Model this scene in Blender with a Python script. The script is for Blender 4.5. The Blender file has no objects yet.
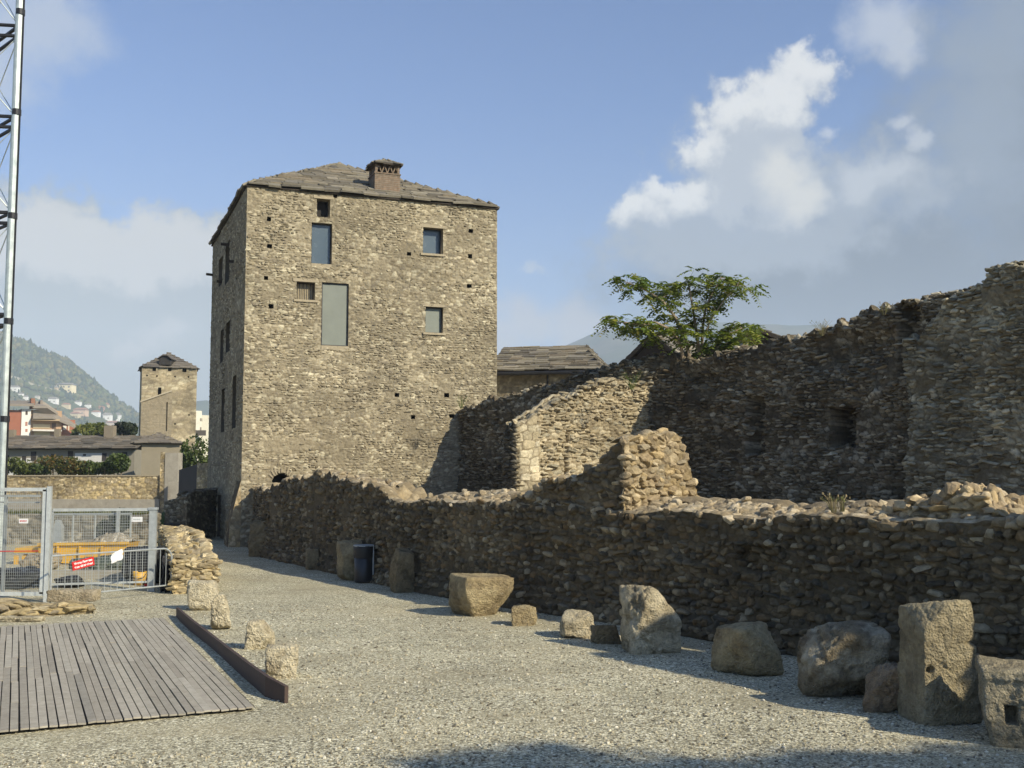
import bpy, math, random
import numpy as np
from mathutils import Vector, Matrix

S = bpy.context.scene
COL = S.collection
R = math.radians

# ------------------------------------------------------------------ camera
EYE, FPX, HZ = 2.5, 1100.0, 475.0          # eye height (m), focal length in pixels, horizon row
PITCH = math.atan((HZ - 384) / FPX)
cam_d = bpy.data.cameras.new('camera')
cam_d.sensor_width = 36.0
cam_d.lens = FPX / 1024 * 36.0
cam_d.clip_start, cam_d.clip_end = 0.1, 30000
cam = bpy.data.objects.new('camera', cam_d)
cam.location = (0, 0, EYE)
cam.rotation_euler = (math.pi / 2 + PITCH, 0, 0)
COL.objects.link(cam)
S.camera = cam

# ------------------------------------------------------------------ light
SKY_TINT = (0.56, 0.77, 1.12)
SUN_EL, SUN_PHI = R(33), R(38)             # elevation; angle behind the camera's right-hand axis
to_sun = Vector((math.cos(SUN_EL) * math.cos(SUN_PHI), -math.cos(SUN_EL) * math.sin(SUN_PHI), math.sin(SUN_EL)))
sun_d = bpy.data.lights.new('sun', 'SUN')
sun_d.energy = 5.0
sun_d.angle = R(0.53)
sun_d.color = (1.0, 0.91, 0.725)
sun = bpy.data.objects.new('sun', sun_d)
sun.rotation_euler = to_sun.to_track_quat('Z', 'Y').to_euler()
sun.location = (20, -10, 30)
COL.objects.link(sun)

S.view_settings.view_transform = 'Standard'
S.view_settings.look = 'None'
S.view_settings.exposure = 0.42
S.view_settings.gamma = 1.0
S.view_settings.use_curve_mapping = False
S.render.engine = 'CYCLES'
S.cycles.use_denoising = True
S.cycles.max_bounces = 6
S.cycles.diffuse_bounces = 3
S.cycles.volume_bounces = 1
S.cycles.use_adaptive_sampling = True
S.cycles.adaptive_threshold = 0.02


class NT:
    """Small helper for building node trees."""
    def __init__(self, tree):
        self.t = tree
        self.l = tree.links

    def n(self, typ, **kw):
        o = self.t.nodes.new(typ)
        for k, v in kw.items():
            setattr(o, k, v)
        return o

    def put(self, sock, v):
        if hasattr(v, 'is_output'):
            self.l.new(v, sock)
        elif isinstance(v, (tuple, list)) and len(v) == 3 and sock.type == 'RGBA':
            sock.default_value = (*v, 1)
        else:
            sock.default_value = v

    def math(self, op, a, b=None, c=None, clamp=False):
        o = self.n('ShaderNodeMath', operation=op, use_clamp=clamp)
        self.put(o.inputs[0], a)
        if b is not None: self.put(o.inputs[1], b)
        if c is not None: self.put(o.inputs[2], c)
        return o.outputs[0]

    def vmath(self, op, a, b=None, scale=None):
        o = self.n('ShaderNodeVectorMath', operation=op)
        self.put(o.inputs[0], a)
        if b is not None: self.put(o.inputs[1], b)
        if scale is not None: self.put(o.inputs['Scale'], scale)
        return o.outputs['Value'] if op in ('LENGTH', 'DOT_PRODUCT', 'DISTANCE') else o.outputs['Vector']

    def mix(self, f, a, b, blend='MIX'):
        o = self.n('ShaderNodeMix', data_type='RGBA', blend_type=blend, clamp_factor=True)
        self.put(o.inputs[0], f)
        self.put(o.inputs[6], a)
        self.put(o.inputs[7], b)
        return o.outputs[2]

    def rng(self, v, a, b, c=0.0, d=1.0, smooth=True):
        o = self.n('ShaderNodeMapRange', interpolation_type='SMOOTHSTEP' if smooth else 'LINEAR')
        for k, x in zip((0, 1, 2, 3, 4), (v, a, b, c, d)):
            self.put(o.inputs[k], x)
        return o.outputs[0]

    def noise(self, vec, scale, detail=4, rough=0.55, dist=0.0, color=False):
        o = self.n('ShaderNodeTexNoise')
        self.put(o.inputs['Vector'], vec)
        o.inputs['Scale'].default_value = scale
        o.inputs['Detail'].default_value = detail
        o.inputs['Roughness'].default_value = rough
        o.inputs['Distortion'].default_value = dist
        return o.outputs['Color'] if color else o.outputs['Fac']

    def ramp(self, f, stops):
        o = self.n('ShaderNodeValToRGB')
        cr = o.color_ramp
        while len(cr.elements) < len(stops):
            cr.elements.new(0.5)
        for e, (p, c) in zip(cr.elements, stops):
            e.position = p
            e.color = (*c, 1)
        self.put(o.inputs[0], f)
        return o.outputs[0]


# ------------------------------------------------------------------ sky with clouds (by direction)
W = bpy.data.worlds.new('World')
S.world = W
W.use_nodes = True
wt = W.node_tree
for n_ in list(wt.nodes): wt.nodes.remove(n_)
k = NT(wt)
sky = k.n('ShaderNodeTexSky', sky_type='NISHITA')
sky.sun_disc = False
sky.sun_elevation = SUN_EL
sky.sun_rotation = math.atan2(to_sun.x, to_sun.y)
sky.air_density = 1.0
sky.dust_density = 1.2
sky.ozone_density = 1.6
tc = k.n('ShaderNodeTexCoord')
sep = k.n('ShaderNodeSeparateXYZ')
k.put(sep.inputs[0], tc.outputs['Generated'])
dx, dy, dz = sep.outputs
az = k.math('ARCTAN2', dx, dy)
el = k.math('ARCSINE', dz)
comb = k.n('ShaderNodeCombineXYZ')
k.put(comb.inputs[0], az); k.put(comb.inputs[1], el)
ang = comb.outputs[0]
def sky_xy(px, py):
    v = Vector((px - 512, FPX * math.cos(PITCH) - (384 - py) * math.sin(PITCH), FPX * math.sin(PITCH) + (384 - py) * math.cos(PITCH))).normalized()
    return math.atan2(v.x, v.y), math.asin(v.z)
def cone(vec, px, py, rx, ry, rot=0.0):
    """1 at the middle of a puff, 0 on its outline, negative outside"""
    a, e = sky_xy(px, py)
    d = k.vmath('SUBTRACT', vec, (a, e, 0))
    if rot:
        vr = k.n('ShaderNodeVectorRotate', rotation_type='Z_AXIS')
        k.put(vr.inputs['Vector'], d); vr.inputs['Angle'].default_value = R(rot)
        d = vr.outputs[0]
    d = k.vmath('MULTIPLY', d, (FPX / rx, FPX / ry, 0))
    return k.math('SUBTRACT', 1.0, k.vmath('LENGTH', d))
def union(ms):
    o = ms[0]
    for m in ms[1:]:
        o = k.math('SMOOTH_MAX', o, m, 0.25) if len(ms) < 12 else k.math('MAXIMUM', o, m)
    return o
def layer(col, mask, amount, colour):
    return k.mix(k.math('MULTIPLY', mask, amount), col, colour)
base = k.vmath('SCALE', sky.outputs[0], scale=0.098)
base = k.mix(1.0, base, SKY_TINT, 'MULTIPLY')
w1 = k.vmath('SCALE', k.vmath('SUBTRACT', k.noise(ang, 15.0, 3, 0.55, color=True), (0.5, 0.5, 0.5)), scale=0.060)
w2 = k.vmath('SCALE', k.vmath('SUBTRACT', k.noise(ang, 48.0, 4, 0.6, color=True), (0.5, 0.5, 0.5)), scale=0.024)
ang0 = ang
ang = k.vmath('ADD', ang0, k.vmath('ADD', w1, w2))
n_mid = k.noise(ang0, 22.0, 7, 0.62)
n_fine = k.noise(ang0, 70.0, 5, 0.62)
def fluffy(field, a_mid, a_fine, lo, hi):
    f = k.math('ADD', field, k.math('MULTIPLY', k.math('SUBTRACT', n_mid, 0.5), a_mid))
    f = k.math('ADD', f, k.math('MULTIPLY', k.math('SUBTRACT', n_fine, 0.5), a_fine))
    return k.rng(f, lo, hi)
c = base
# pale veil low down, then the grey-blue mass that hides the mountains on the right
c = layer(c, k.rng(el, 0.34, 0.02), 0.40, (0.250, 0.300, 0.370))
veil = union([cone(ang, 1040, 150, 170, 210), cone(ang, 900, 290, 330, 150), cone(ang, 1180, 250, 360, 260), cone(ang, 760, 290, 220, 110)])
c = layer(c, fluffy(veil, 0.9, 0.15, -0.05, 0.75), 0.95, (0.085, 0.103, 0.135))
c = layer(c, fluffy(union([cone(ang, 985, 130, 110, 130), cone(ang, 1010, 40, 130, 90)]), 1.0, 0.2, 0.0, 0.9), 0.75, (0.225, 0.275, 0.355))
# the long bank on the left: pale rim, greyer under it
bank = union([cone(ang, 50, 345, 190, 150), cone(ang, 190, 350, 130, 155), cone(ang, 290, 370, 140, 150), cone(ang, -150, 340, 260, 170)])
c = layer(c, fluffy(bank, 0.7, 0.3, -0.02, 0.20), 0.92, (0.285, 0.300, 0.300))
rim = union([cone(ang, 45, 235, 95, 40), cone(ang, 165, 238, 95, 42), cone(ang, 0, 245, 80, 40), cone(ang, 115, 250, 140, 40), cone(ang, 240, 250, 60, 40)])
c = layer(c, fluffy(rim, 1.2, 0.6, -0.05, 0.5), 0.92, (0.500, 0.490, 0.485))
c = layer(c, fluffy(union([cone(ang, 168, 330, 34, 24), cone(ang, 135, 345, 34, 14)]), 0.9, 0.3, 0.0, 0.8), 0.65, (0.470, 0.450, 0.455))
c = layer(c, fluffy(union([cone(ang, 35, 25, 90, 60), cone(ang, -20, 70, 80, 70)]), 0.9, 0.3, 0.0, 0.8), 0.70, (0.400, 0.440, 0.510))
# pinkish puffs beside the tower
c = layer(c, fluffy(union([cone(ang, 530, 322, 60, 38), cone(ang, 575, 325, 65, 42), cone(ang, 505, 338, 50, 30)]), 0.9, 0.35, 0.05, 0.85), 0.85, (0.400, 0.390, 0.420))
c = layer(c, fluffy(cone(ang, 537, 265, 26, 10), 0.8, 0.3, 0.1, 0.8), 0.6, (0.42, 0.45, 0.52))
# the tall cumulus: grey-blue body first, then bright heads
body = union([cone(ang, 745, 165, 90, 80), cone(ang, 800, 195, 120, 62), cone(ang, 870, 190, 95, 45), cone(ang, 690, 218, 100, 38), cone(ang, 750, 240, 180, 50)])
c = layer(c, fluffy(body, 1.1, 0.6, 0.0, 0.6), 0.85, (0.275, 0.310, 0.365))
hs = [(802, 76, 44, 36), (774, 100, 44, 40), (742, 116, 42, 38), (712, 148, 40, 36), (735, 180, 50, 45), (672, 192, 42, 24), (640, 207, 34, 20), (765, 150, 56, 60), (785, 190, 50, 48)]
head_f = union([cone(ang, *h_) for h_ in hs[:6]] + [cone(ang, *h_) for h_ in hs[6:]])
head = fluffy(head_f, 0.9, 0.7, 0.0, 0.46)
# sunlit tops: the cloud thins away below and to the right of them
lit_f = union([cone(ang, 804, 66, 46, 34), cone(ang, 776, 92, 44, 30), cone(ang, 742, 106, 42, 28), cone(ang, 706, 138, 38, 26), cone(ang, 668, 186, 40, 20), cone(ang, 636, 203, 30, 16)])
lit = fluffy(lit_f, 1.3, 0.9, -0.15, 0.75)
c = layer(c, head, 0.92, k.mix(lit, (0.375, 0.405, 0.455), (0.690, 0.685, 0.665)))
c = layer(c, fluffy(union([cone(ang, 785, 180, 38, 48), cone(ang, 803, 200, 30, 34)]), 0.7, 0.4, 0.1, 0.9), 0.75, (0.650, 0.630, 0.575))
c = layer(c, fluffy(union([cone(ang, 918, 142, 24, 18), cone(ang, 902, 128, 22, 12), cone(ang, 826, 128, 16, 16), cone(ang, 872, 182, 60, 26)]), 0.9, 0.5, 0.1, 0.8), 0.6, (0.520, 0.540, 0.570))
c = layer(c, fluffy(union([cone(ang, 890, 22, 52, 50), cone(ang, 906, 44, 34, 34)]), 0.8, 0.3, 0.0, 0.8), 0.75, (0.460, 0.490, 0.545))
bgn = k.n('ShaderNodeBackground')
k.put(bgn.inputs['Color'], c)
bgn.inputs['Strength'].default_value = 1.0
wo = k.n('ShaderNodeOutputWorld')
wt.links.new(bgn.outputs[0], wo.inputs['Surface'])

# ------------------------------------------------------------------ where a ray through a point of the photograph meets the world
CP, SP = math.cos(PITCH), math.sin(PITCH)
def ray(px, py):
    u, v = px - 512, 384 - py
    return Vector((u, FPX * CP - v * SP, FPX * SP + v * CP))
def G(px, py, z=0.0):
    d = ray(px, py)
    t = (z - EYE) / d.z
    return Vector((d.x * t, d.y * t, z))
def P(px, py, Y):
    d = ray(px, py)
    t = Y / d.y
    return Vector((d.x * t, Y, EYE + d.z * t))
def on_plane(px, py, p0, n):
    d = ray(px, py)
    o = Vector((0, 0, EYE))
    t = (Vector(p0) - o).dot(n) / d.dot(n)
    return o + d * t
def px_per_m(Y):
    return FPX / Y

# ------------------------------------------------------------------ tagging
def tag(o, label=None, cat=None, group=None, kind=None):
    if label: o['label'] = label
    if cat: o['category'] = cat
    if group: o['group'] = group
    if kind: o['kind'] = kind
    return o
def empty(name, loc=(0, 0, 0), label=None, cat=None, group=None):
    o = bpy.data.objects.new(name, None)
    o.location = loc
    o.empty_display_size = 0.2
    COL.objects.link(o)
    return tag(o, label, cat, group)
def link(name, me, mat=None, parent=None):
    o = bpy.data.objects.new(name, me)
    if mat is not None and not me.materials: me.materials.append(mat)
    COL.objects.link(o)
    if parent is not None:
        o.parent = parent
        if parent.type == 'EMPTY':             # meshes are written in world metres; the Empty marks the thing's base
            o.matrix_parent_inverse = Matrix.Translation(-parent.location)
    return o

def mesh_np(name, V, F, C=None, smooth=True):
    me = bpy.data.meshes.new(name)
    V = np.asarray(V, np.float32).reshape(-1, 3)
    F = np.asarray(F, np.int32)
    kk = F.shape[1]
    me.vertices.add(len(V)); me.vertices.foreach_set('co', V.ravel())
    me.loops.add(F.size); me.loops.foreach_set('vertex_index', F.ravel())
    me.polygons.add(len(F))
    me.polygons.foreach_set('loop_start', np.arange(0, F.size, kk, dtype=np.int32))
    me.polygons.foreach_set('loop_total', np.full(len(F), kk, np.int32))
    me.polygons.foreach_set('use_smooth', np.full(len(F), smooth, bool) if isinstance(smooth, bool) else smooth)
    me.update(calc_edges=True)
    if C is not None:
        a = me.color_attributes.new('Col', 'FLOAT_COLOR', 'POINT')
        C4 = np.ones((len(V), 4), np.float32); C4[:, :3] = C
        a.data.foreach_set('color', C4.ravel())
    me.validate()
    return me

class MB:
    """Collects boxes, bars, tubes and polygons; build() links them as one mesh object."""
    def __init__(self):
        self.v, self.f, self.c = [], [], []
        self.col = (0.5, 0.5, 0.5)
    def add(self, vs, fs, col=None):
        b = len(self.v)
        self.v += [tuple(p) for p in vs]
        self.f += [tuple(i + b for i in q) for q in fs]
        self.c += [col or self.col] * len(vs)
    def box(self, c, s, rz=0.0, col=None, M=None):
        x, y, z = s[0] / 2, s[1] / 2, s[2] / 2
        vs = [Vector(p) for p in ((-x, -y, -z), (x, -y, -z), (x, y, -z), (-x, y, -z), (-x, -y, z), (x, -y, z), (x, y, z), (-x, y, z))]
        m = M if M is not None else Matrix.Rotation(rz, 3, 'Z')
        vs = [m @ p + Vector(c) for p in vs]
        self.add(vs, [(0, 3, 2, 1), (4, 5, 6, 7), (0, 1, 5, 4), (1, 2, 6, 5), (2, 3, 7, 6), (3, 0, 4, 7)], col)
    def bar(self, a, b, r, n=4, r2=None, col=None, cap=True):
        a, b = Vector(a), Vector(b)
        r2 = r if r2 is None else r2
        d = (b - a).normalized()
        up = Vector((0, 0, 1)) if abs(d.z) < 0.95 else Vector((1, 0, 0))
        x = d.cross(up).normalized(); y = d.cross(x)
        vs = []
        for p, rr in ((a, r), (b, r2)):
            for i in range(n):
                t = 2 * math.pi * (i + 0.5) / n
                vs.append(p + (x * math.cos(t) + y * math.sin(t)) * rr)
        fs = [(i, (i + 1) % n, n + (i + 1) % n, n + i) for i in range(n)]
        if cap: fs += [tuple(range(n))[::-1], tuple(range(n, 2 * n))]
        self.add(vs, fs, col)
    def tube(self, pts, r, n=8, col=None):
        for a, b in zip(pts, pts[1:]): self.bar(a, b, r, n, col=col)
    def prism(self, poly, vec, col=None):
        n = len(poly); vec = Vector(vec)
        vs = [Vector(p) for p in poly] + [Vector(p) + vec for p in poly]
        self.add(vs, [tuple(range(n))[::-1], tuple(range(n, 2 * n))] + [(i, (i + 1) % n, n + (i + 1) % n, n + i) for i in range(n)], col)
    def quad(self, a, b, c, d, col=None):
        self.add([a, b, c, d], [(0, 1, 2, 3)], col)
    def build(self, name, mat, parent=None, smooth=False, off=None):
        me = bpy.data.meshes.new(name)
        vs = self.v if off is None else [tuple(Vector(p) - Vector(off)) for p in self.v]
        me.from_pydata(vs, [], self.f)
        a = me.color_attributes.new('Col', 'FLOAT_COLOR', 'POINT')
        a.data.foreach_set('color', np.array([(*q[:3], 1) for q in self.c], np.float32).ravel())
        if smooth: me.polygons.foreach_set('use_smooth', [True] * len(me.polygons))
        me.update()
        return link(name, me, mat, parent)

# ------------------------------------------------------------------ materials
def new_mat(name):
    m = bpy.data.materials.new(name)
    m.use_nodes = True
    t = m.node_tree
    bs = t.nodes['Principled BSDF']
    return m, NT(t), bs
def pbsdf(bs, **kw):
    for a, b in kw.items(): bs.inputs[a.replace('_', ' ')].default_value = b
def mat_plain(name, colour, rough=0.6, metal=0.0, var=0.18, scale=6.0, bump=0.0, dirt=None, spec=0.5):
    m, q, bs = new_mat(name)
    co = q.n('ShaderNodeTexCoord').outputs['Object']
    nz = q.noise(co, scale, 6, 0.65)
    f = q.rng(nz, 0.25, 0.75, 1 - var, 1 + var, False)
    c_ = q.vmath('SCALE', colour, scale=f)
    if dirt is not None:
        c_ = q.mix(q.rng(q.noise(co, scale * 0.35, 5, 0.7), 0.5, 0.72), c_, dirt)
    q.put(bs.inputs['Base Color'], c_)
    q.put(bs.inputs['Roughness'], q.rng(nz, 0.2, 0.8, max(0, rough - 0.1), min(1, rough + 0.12), False))
    pbsdf(bs, Metallic=metal, Specular_IOR_Level=spec)
    if bump:
        b = q.n('ShaderNodeBump'); b.inputs['Strength'].default_value = bump; b.inputs['Distance'].default_value = 0.02
        q.put(b.inputs['Height'], q.noise(co, scale * 4, 6, 0.6)); q.put(bs.inputs['Normal'], b.outputs[0])
    return m
def mat_attr(name, rough=0.9, scale=14.0, var=0.3, bump=0.5, dist=0.02, spec=0.25, big=0.0, trans=0.0):
    m, q, bs = new_mat(name)
    at = q.n('ShaderNodeAttribute', attribute_name='Col').outputs['Color']
    co = q.n('ShaderNodeTexCoord').outputs['Object']
    nz = q.noise(co, scale, 8, 0.7)
    c_ = q.vmath('SCALE', at, scale=q.rng(nz, 0.25, 0.75, 1 - var, 1 + var, False))
    if big:
        nb = q.noise(co, 0.45, 5, 0.65)
        c_ = q.vmath('SCALE', c_, scale=q.rng(nb, 0.3, 0.7, 1 - big, 1 + big, False))
    q.put(bs.inputs['Base Color'], c_)
    pbsdf(bs, Roughness=rough, Specular_IOR_Level=spec)
    if bump:
        b = q.n('ShaderNodeBump'); b.inputs['Strength'].default_value = bump; b.inputs['Distance'].default_value = dist
        q.put(b.inputs['Height'], q.noise(co, scale * 1.7, 8, 0.65)); q.put(bs.inputs['Normal'], b.outputs[0])
    if trans:
        tr = q.n('ShaderNodeBsdfTranslucent'); q.put(tr.inputs[0], q.mix(1.0, c_, (1.3, 1.5, 0.5), 'MULTIPLY'))
        ms = q.n('ShaderNodeMixShader'); ms.inputs[0].default_value = trans
        out = m.node_tree.nodes['Material Output']
        q.l.new(bs.outputs[0], ms.inputs[1]); q.l.new(tr.outputs[0], ms.inputs[2]); q.l.new(ms.outputs[0], out.inputs[0])
    return m

M_TOWER = mat_attr('tower_masonry', 0.92, 9.0, 0.30, 0.7, 0.03, big=0.07)
M_RUBBLE = mat_attr('rubble_masonry', 0.92, 12.0, 0.38, 0.7, 0.03, big=0.2)
QUOIN_ST = dict(w=0.40, h=0.25, seed=64, relief=0.05, lump=0.02, jit=0.2, ew=0.16, m0=0.02, m1=0.12, pn=4.0, fine=0.012,
                pal=[(0.46, 0.39, 0.255), (0.52, 0.45, 0.30), (0.42, 0.35, 0.22), (0.48, 0.42, 0.29)], mortar=(0.17, 0.135, 0.085))
SHADED_ST = dict(w=0.24, h=0.13, seed=66, relief=0.07, lump=0.05, jit=0.5, ew=0.36, m0=0.02, m1=0.2, fine=0.02,  # darker stone that paints shade onto the spur's end and far side
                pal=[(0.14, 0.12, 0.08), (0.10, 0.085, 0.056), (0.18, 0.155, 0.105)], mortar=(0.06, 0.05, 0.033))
M_ROCK = mat_attr('weathered_rock', 0.92, 11.0, 0.42, 1.0, 0.05, big=0.15)
def mat_rock():
    m, q, bs = new_mat('weathered_rock')
    at = q.n('ShaderNodeAttribute', attribute_name='Col').outputs['Color']
    co = q.n('ShaderNodeTexCoord').outputs['Object']
    nz = q.noise(co, 16.0, 8, 0.75)
    c_ = q.vmath('SCALE', at, scale=q.rng(nz, 0.25, 0.75, 0.70, 1.65, False))
    li = q.rng(q.noise(co, 26.0, 4, 0.7, 0.6), 0.60, 0.66)
    c_ = q.mix(q.math('MULTIPLY', li, 0.55), c_, (0.42, 0.39, 0.29))
    dk = q.rng(q.noise(co, 7.0, 6, 0.75, 0.8), 0.56, 0.64)
    c_ = q.mix(q.math('MULTIPLY', dk, 0.35), c_, q.vmath('SCALE', at, scale=0.45))
    q.put(bs.inputs['Base Color'], c_)
    pbsdf(bs, Roughness=0.93, Specular_IOR_Level=0.2)
    vo = q.n('ShaderNodeTexVoronoi'); q.put(vo.inputs['Vector'], co); vo.inputs['Scale'].default_value = 38.0
    h_ = q.math('ADD', q.noise(co, 24.0, 8, 0.72), q.math('MULTIPLY', vo.outputs['Distance'], 0.6))
    h_ = q.math('ADD', h_, q.math('MULTIPLY', q.noise(co, 6.0, 6, 0.7), 1.4))
    b = q.n('ShaderNodeBump'); b.inputs['Strength'].default_value = 1.0; b.inputs['Distance'].default_value = 0.05
    q.put(b.inputs['Height'], h_); q.put(bs.inputs['Normal'], b.outputs[0])
    return m
M_ROCK = mat_rock()
M_SLAB = mat_attr('stone_roof_slabs', 0.85, 8.0, 0.3, 0.5, 0.02)
M_WOODDECK = mat_attr('grey_deck_timber', 0.8, 10.0, 0.25, 0.3, 0.01)
M_LEAF = mat_attr('leaves', 0.5, 3.0, 0.2, 0.0, spec=0.4, trans=0.3)
M_FARLEAF = mat_attr('far_leaves', 0.8, 0.3, 0.2, 0.0, spec=0.1)
M_BARK = mat_plain('bark', (0.20, 0.15, 0.10), 0.9, 0, 0.3, 20, 0.6)
M_FAR = mat_attr('far_painted_walls', 0.85, 1.2, 0.1, 0.0)
M_STEEL = mat_plain('galvanised_steel', (0.42, 0.44, 0.42), 0.5, 0.4, 0.2, 9, 0.0)
M_STEEL_LT = mat_plain('pale_galvanised_steel', (0.60, 0.62, 0.58), 0.5, 0.3, 0.18, 9)
M_ALU = mat_plain('mast_aluminium', (0.60, 0.64, 0.58), 0.42, 0.6, 0.2, 5)
M_DARKMETAL = mat_plain('dark_metal', (0.035, 0.035, 0.037), 0.5, 0.5, 0.3, 8)
M_KERB = mat_plain('rusted_edging_steel', (0.075, 0.048, 0.036), 0.7, 0.2, 0.35, 5, 0.3)
M_PANE_BLUE = mat_plain('blue_grey_pane', (0.075, 0.105, 0.125), 0.22, 0, 0.1, 1.0, spec=0.6)
M_PANE_GREEN = mat_plain('grey_green_panel', (0.185, 0.20, 0.16), 0.5, 0, 0.12, 1.5)
M_PANE_DARK = mat_plain('dark_opening', (0.02, 0.018, 0.015), 0.8, 0, 0.2, 2)
M_STONESILL = mat_plain('dressed_stone', (0.36, 0.30, 0.195), 0.85, 0, 0.2, 8, 0.4)
M_TIMBER = mat_plain('old_dark_timber', (0.055, 0.04, 0.028), 0.85, 0, 0.35, 12, 0.5)
M_BLACKPL = mat_plain('black_plastic', (0.012, 0.013, 0.016), 0.38, 0, 0.3, 6)
M_BLACKSHEET = mat_plain('black_sheeting', (0.010, 0.010, 0.011), 0.55, 0, 0.3, 4, 0.4)
M_YELLOW = mat_plain('yellow_paint', (0.66, 0.38, 0.045), 0.5, 0, 0.12, 3, dirt=(0.42, 0.28, 0.10))
M_RED = mat_plain('red_sign_paint', (0.55, 0.02, 0.018), 0.5, 0, 0.08, 5)
M_WHITE = mat_plain('white_paint', (0.78, 0.77, 0.74), 0.5, 0, 0.06, 5)
M_GREENTARP = mat_plain('olive_tarpaulin', (0.06, 0.075, 0.05), 0.6, 0, 0.3, 4, 0.5)
M_CONC = mat_plain('concrete', (0.33, 0.30, 0.235), 0.9, 0, 0.2, 2.5, 0.4, dirt=(0.24, 0.21, 0.16))
M_DIRT = mat_plain('bare_earth', (0.27, 0.22, 0.145), 0.95, 0, 0.3, 1.8, 0.8)
M_GRASS = mat_plain('short_grass', (0.075, 0.11, 0.025), 0.9, 0, 0.35, 5, 0.8)

# ------------------------------------------------------------------ numpy noise and stone patterns
def h2(i, j, s):
    i = np.asarray(i).astype(np.int64).astype(np.uint32); j = np.asarray(j).astype(np.int64).astype(np.uint32)
    with np.errstate(over='ignore'):
        x = i * np.uint32(374761393) + j * np.uint32(668265263) + np.uint32((s * 2246822519) & 0xffffffff)
        x = (x ^ (x >> np.uint32(13))) * np.uint32(1274126177)
        x = (x ^ (x >> np.uint32(16))) * np.uint32(2654435761)
        x = x ^ (x >> np.uint32(15))
    return x.astype(np.float64) / 4294967296.0
def vn(x, y, s=0):
    i, j = np.floor(x), np.floor(y)
    a, b = x - i, y - j
    a = a * a * (3 - 2 * a); b = b * b * (3 - 2 * b)
    return (h2(i, j, s) * (1 - a) + h2(i + 1, j, s) * a) * (1 - b) + (h2(i, j + 1, s) * (1 - a) + h2(i + 1, j + 1, s) * a) * b
def fbm(x, y, s=0, o=4):
    t, a, n = 0, 0.5, 0
    for q in range(o):
        t = t + a * vn(x, y, s + q * 17); n += a
        x, y, a = x * 2.03 + 5.1, y * 2.03 + 1.7, a * 0.5
    return t / n
def h3(i, j, l, s):
    return h2(i + l * 7919, j - l * 104729, s)
def vn3(p, s=0):
    i = np.floor(p); f = p - i; f = f * f * (3 - 2 * f)
    o = 0
    for a in (0, 1):
        for b in (0, 1):
            for c_ in (0, 1):
                w = (f[..., 0] if a else 1 - f[..., 0]) * (f[..., 1] if b else 1 - f[..., 1]) * (f[..., 2] if c_ else 1 - f[..., 2])
                o = o + w * h3(i[..., 0] + a, i[..., 1] + b, i[..., 2] + c_, s)
    return o
def fbm3(p, s=0, o=4):
    t, a, n = 0, 0.5, 0
    for q in range(o):
        t = t + a * vn3(p, s + 31 * q); n += a
        p = p * 2.07 + 3.3; a *= 0.5
    return t / n
def sstep(a, b, x):
    t = np.clip((x - a) / (b - a), 0, 1)
    return t * t * (3 - 2 * t)

def stone_field(u, v, w, h, seed, jit=0.36, pn=2.6, wob=0.5):
    """Roughly coursed stones: returns distance to the joint (0 at the joint) and two random numbers per stone."""
    u = u + w * wob * (fbm(u / w * 1.3, v / h * 1.3, seed + 5, 2) - 0.5)
    v = v + h * 1.5 * wob * (fbm(u / w * 0.35, v / h * 0.35, seed + 6, 3) - 0.5) + h * 0.5 * wob * (vn(u / w * 1.4, v / h * 1.4, seed + 8) - 0.5)
    r0 = np.floor(v / h)
    f1 = np.full(u.shape, 9.0); f2 = np.full(u.shape, 9.0)
    ia = np.zeros(u.shape); ib = np.zeros(u.shape)
    for dr in (-1, 0, 1):
        r = r0 + dr
        ws = w * (0.75 + 0.6 * h2(r, r * 0 + 3, seed))
        off = h2(r, r * 0 + 9, seed)
        c0 = np.floor(u / ws - off)
        for dc in (-1, 0, 1):
            c_ = c0 + dc
            sx = (c_ + 0.5 + off + jit * 1.2 * (h2(c_, r, seed + 1) - 0.5)) * ws
            sy = (r + 0.5 + jit * 1.6 * (h2(c_, r, seed + 2) - 0.5)) * h
            d = (np.abs((u - sx) / ws) ** pn + np.abs((v - sy) / h) ** pn) ** (1 / pn)
            d = d + 0.22 * (h2(c_, r, seed + 7) - 0.5)
            n = d < f1
            f2 = np.where(n, f1, np.minimum(f2, d))
            ia = np.where(n, h2(c_, r, seed + 3), ia); ib = np.where(n, h2(c_, r, seed + 4), ib)
            f1 = np.where(n, d, f1)
    return f2 - f1, ia, ib

def pal(ia, ib, palette):
    p = np.array(palette)
    i = np.minimum((ia * len(p)).astype(int), len(p) - 1)
    return p[i] * (0.82 + 0.36 * ib)[..., None]

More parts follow.
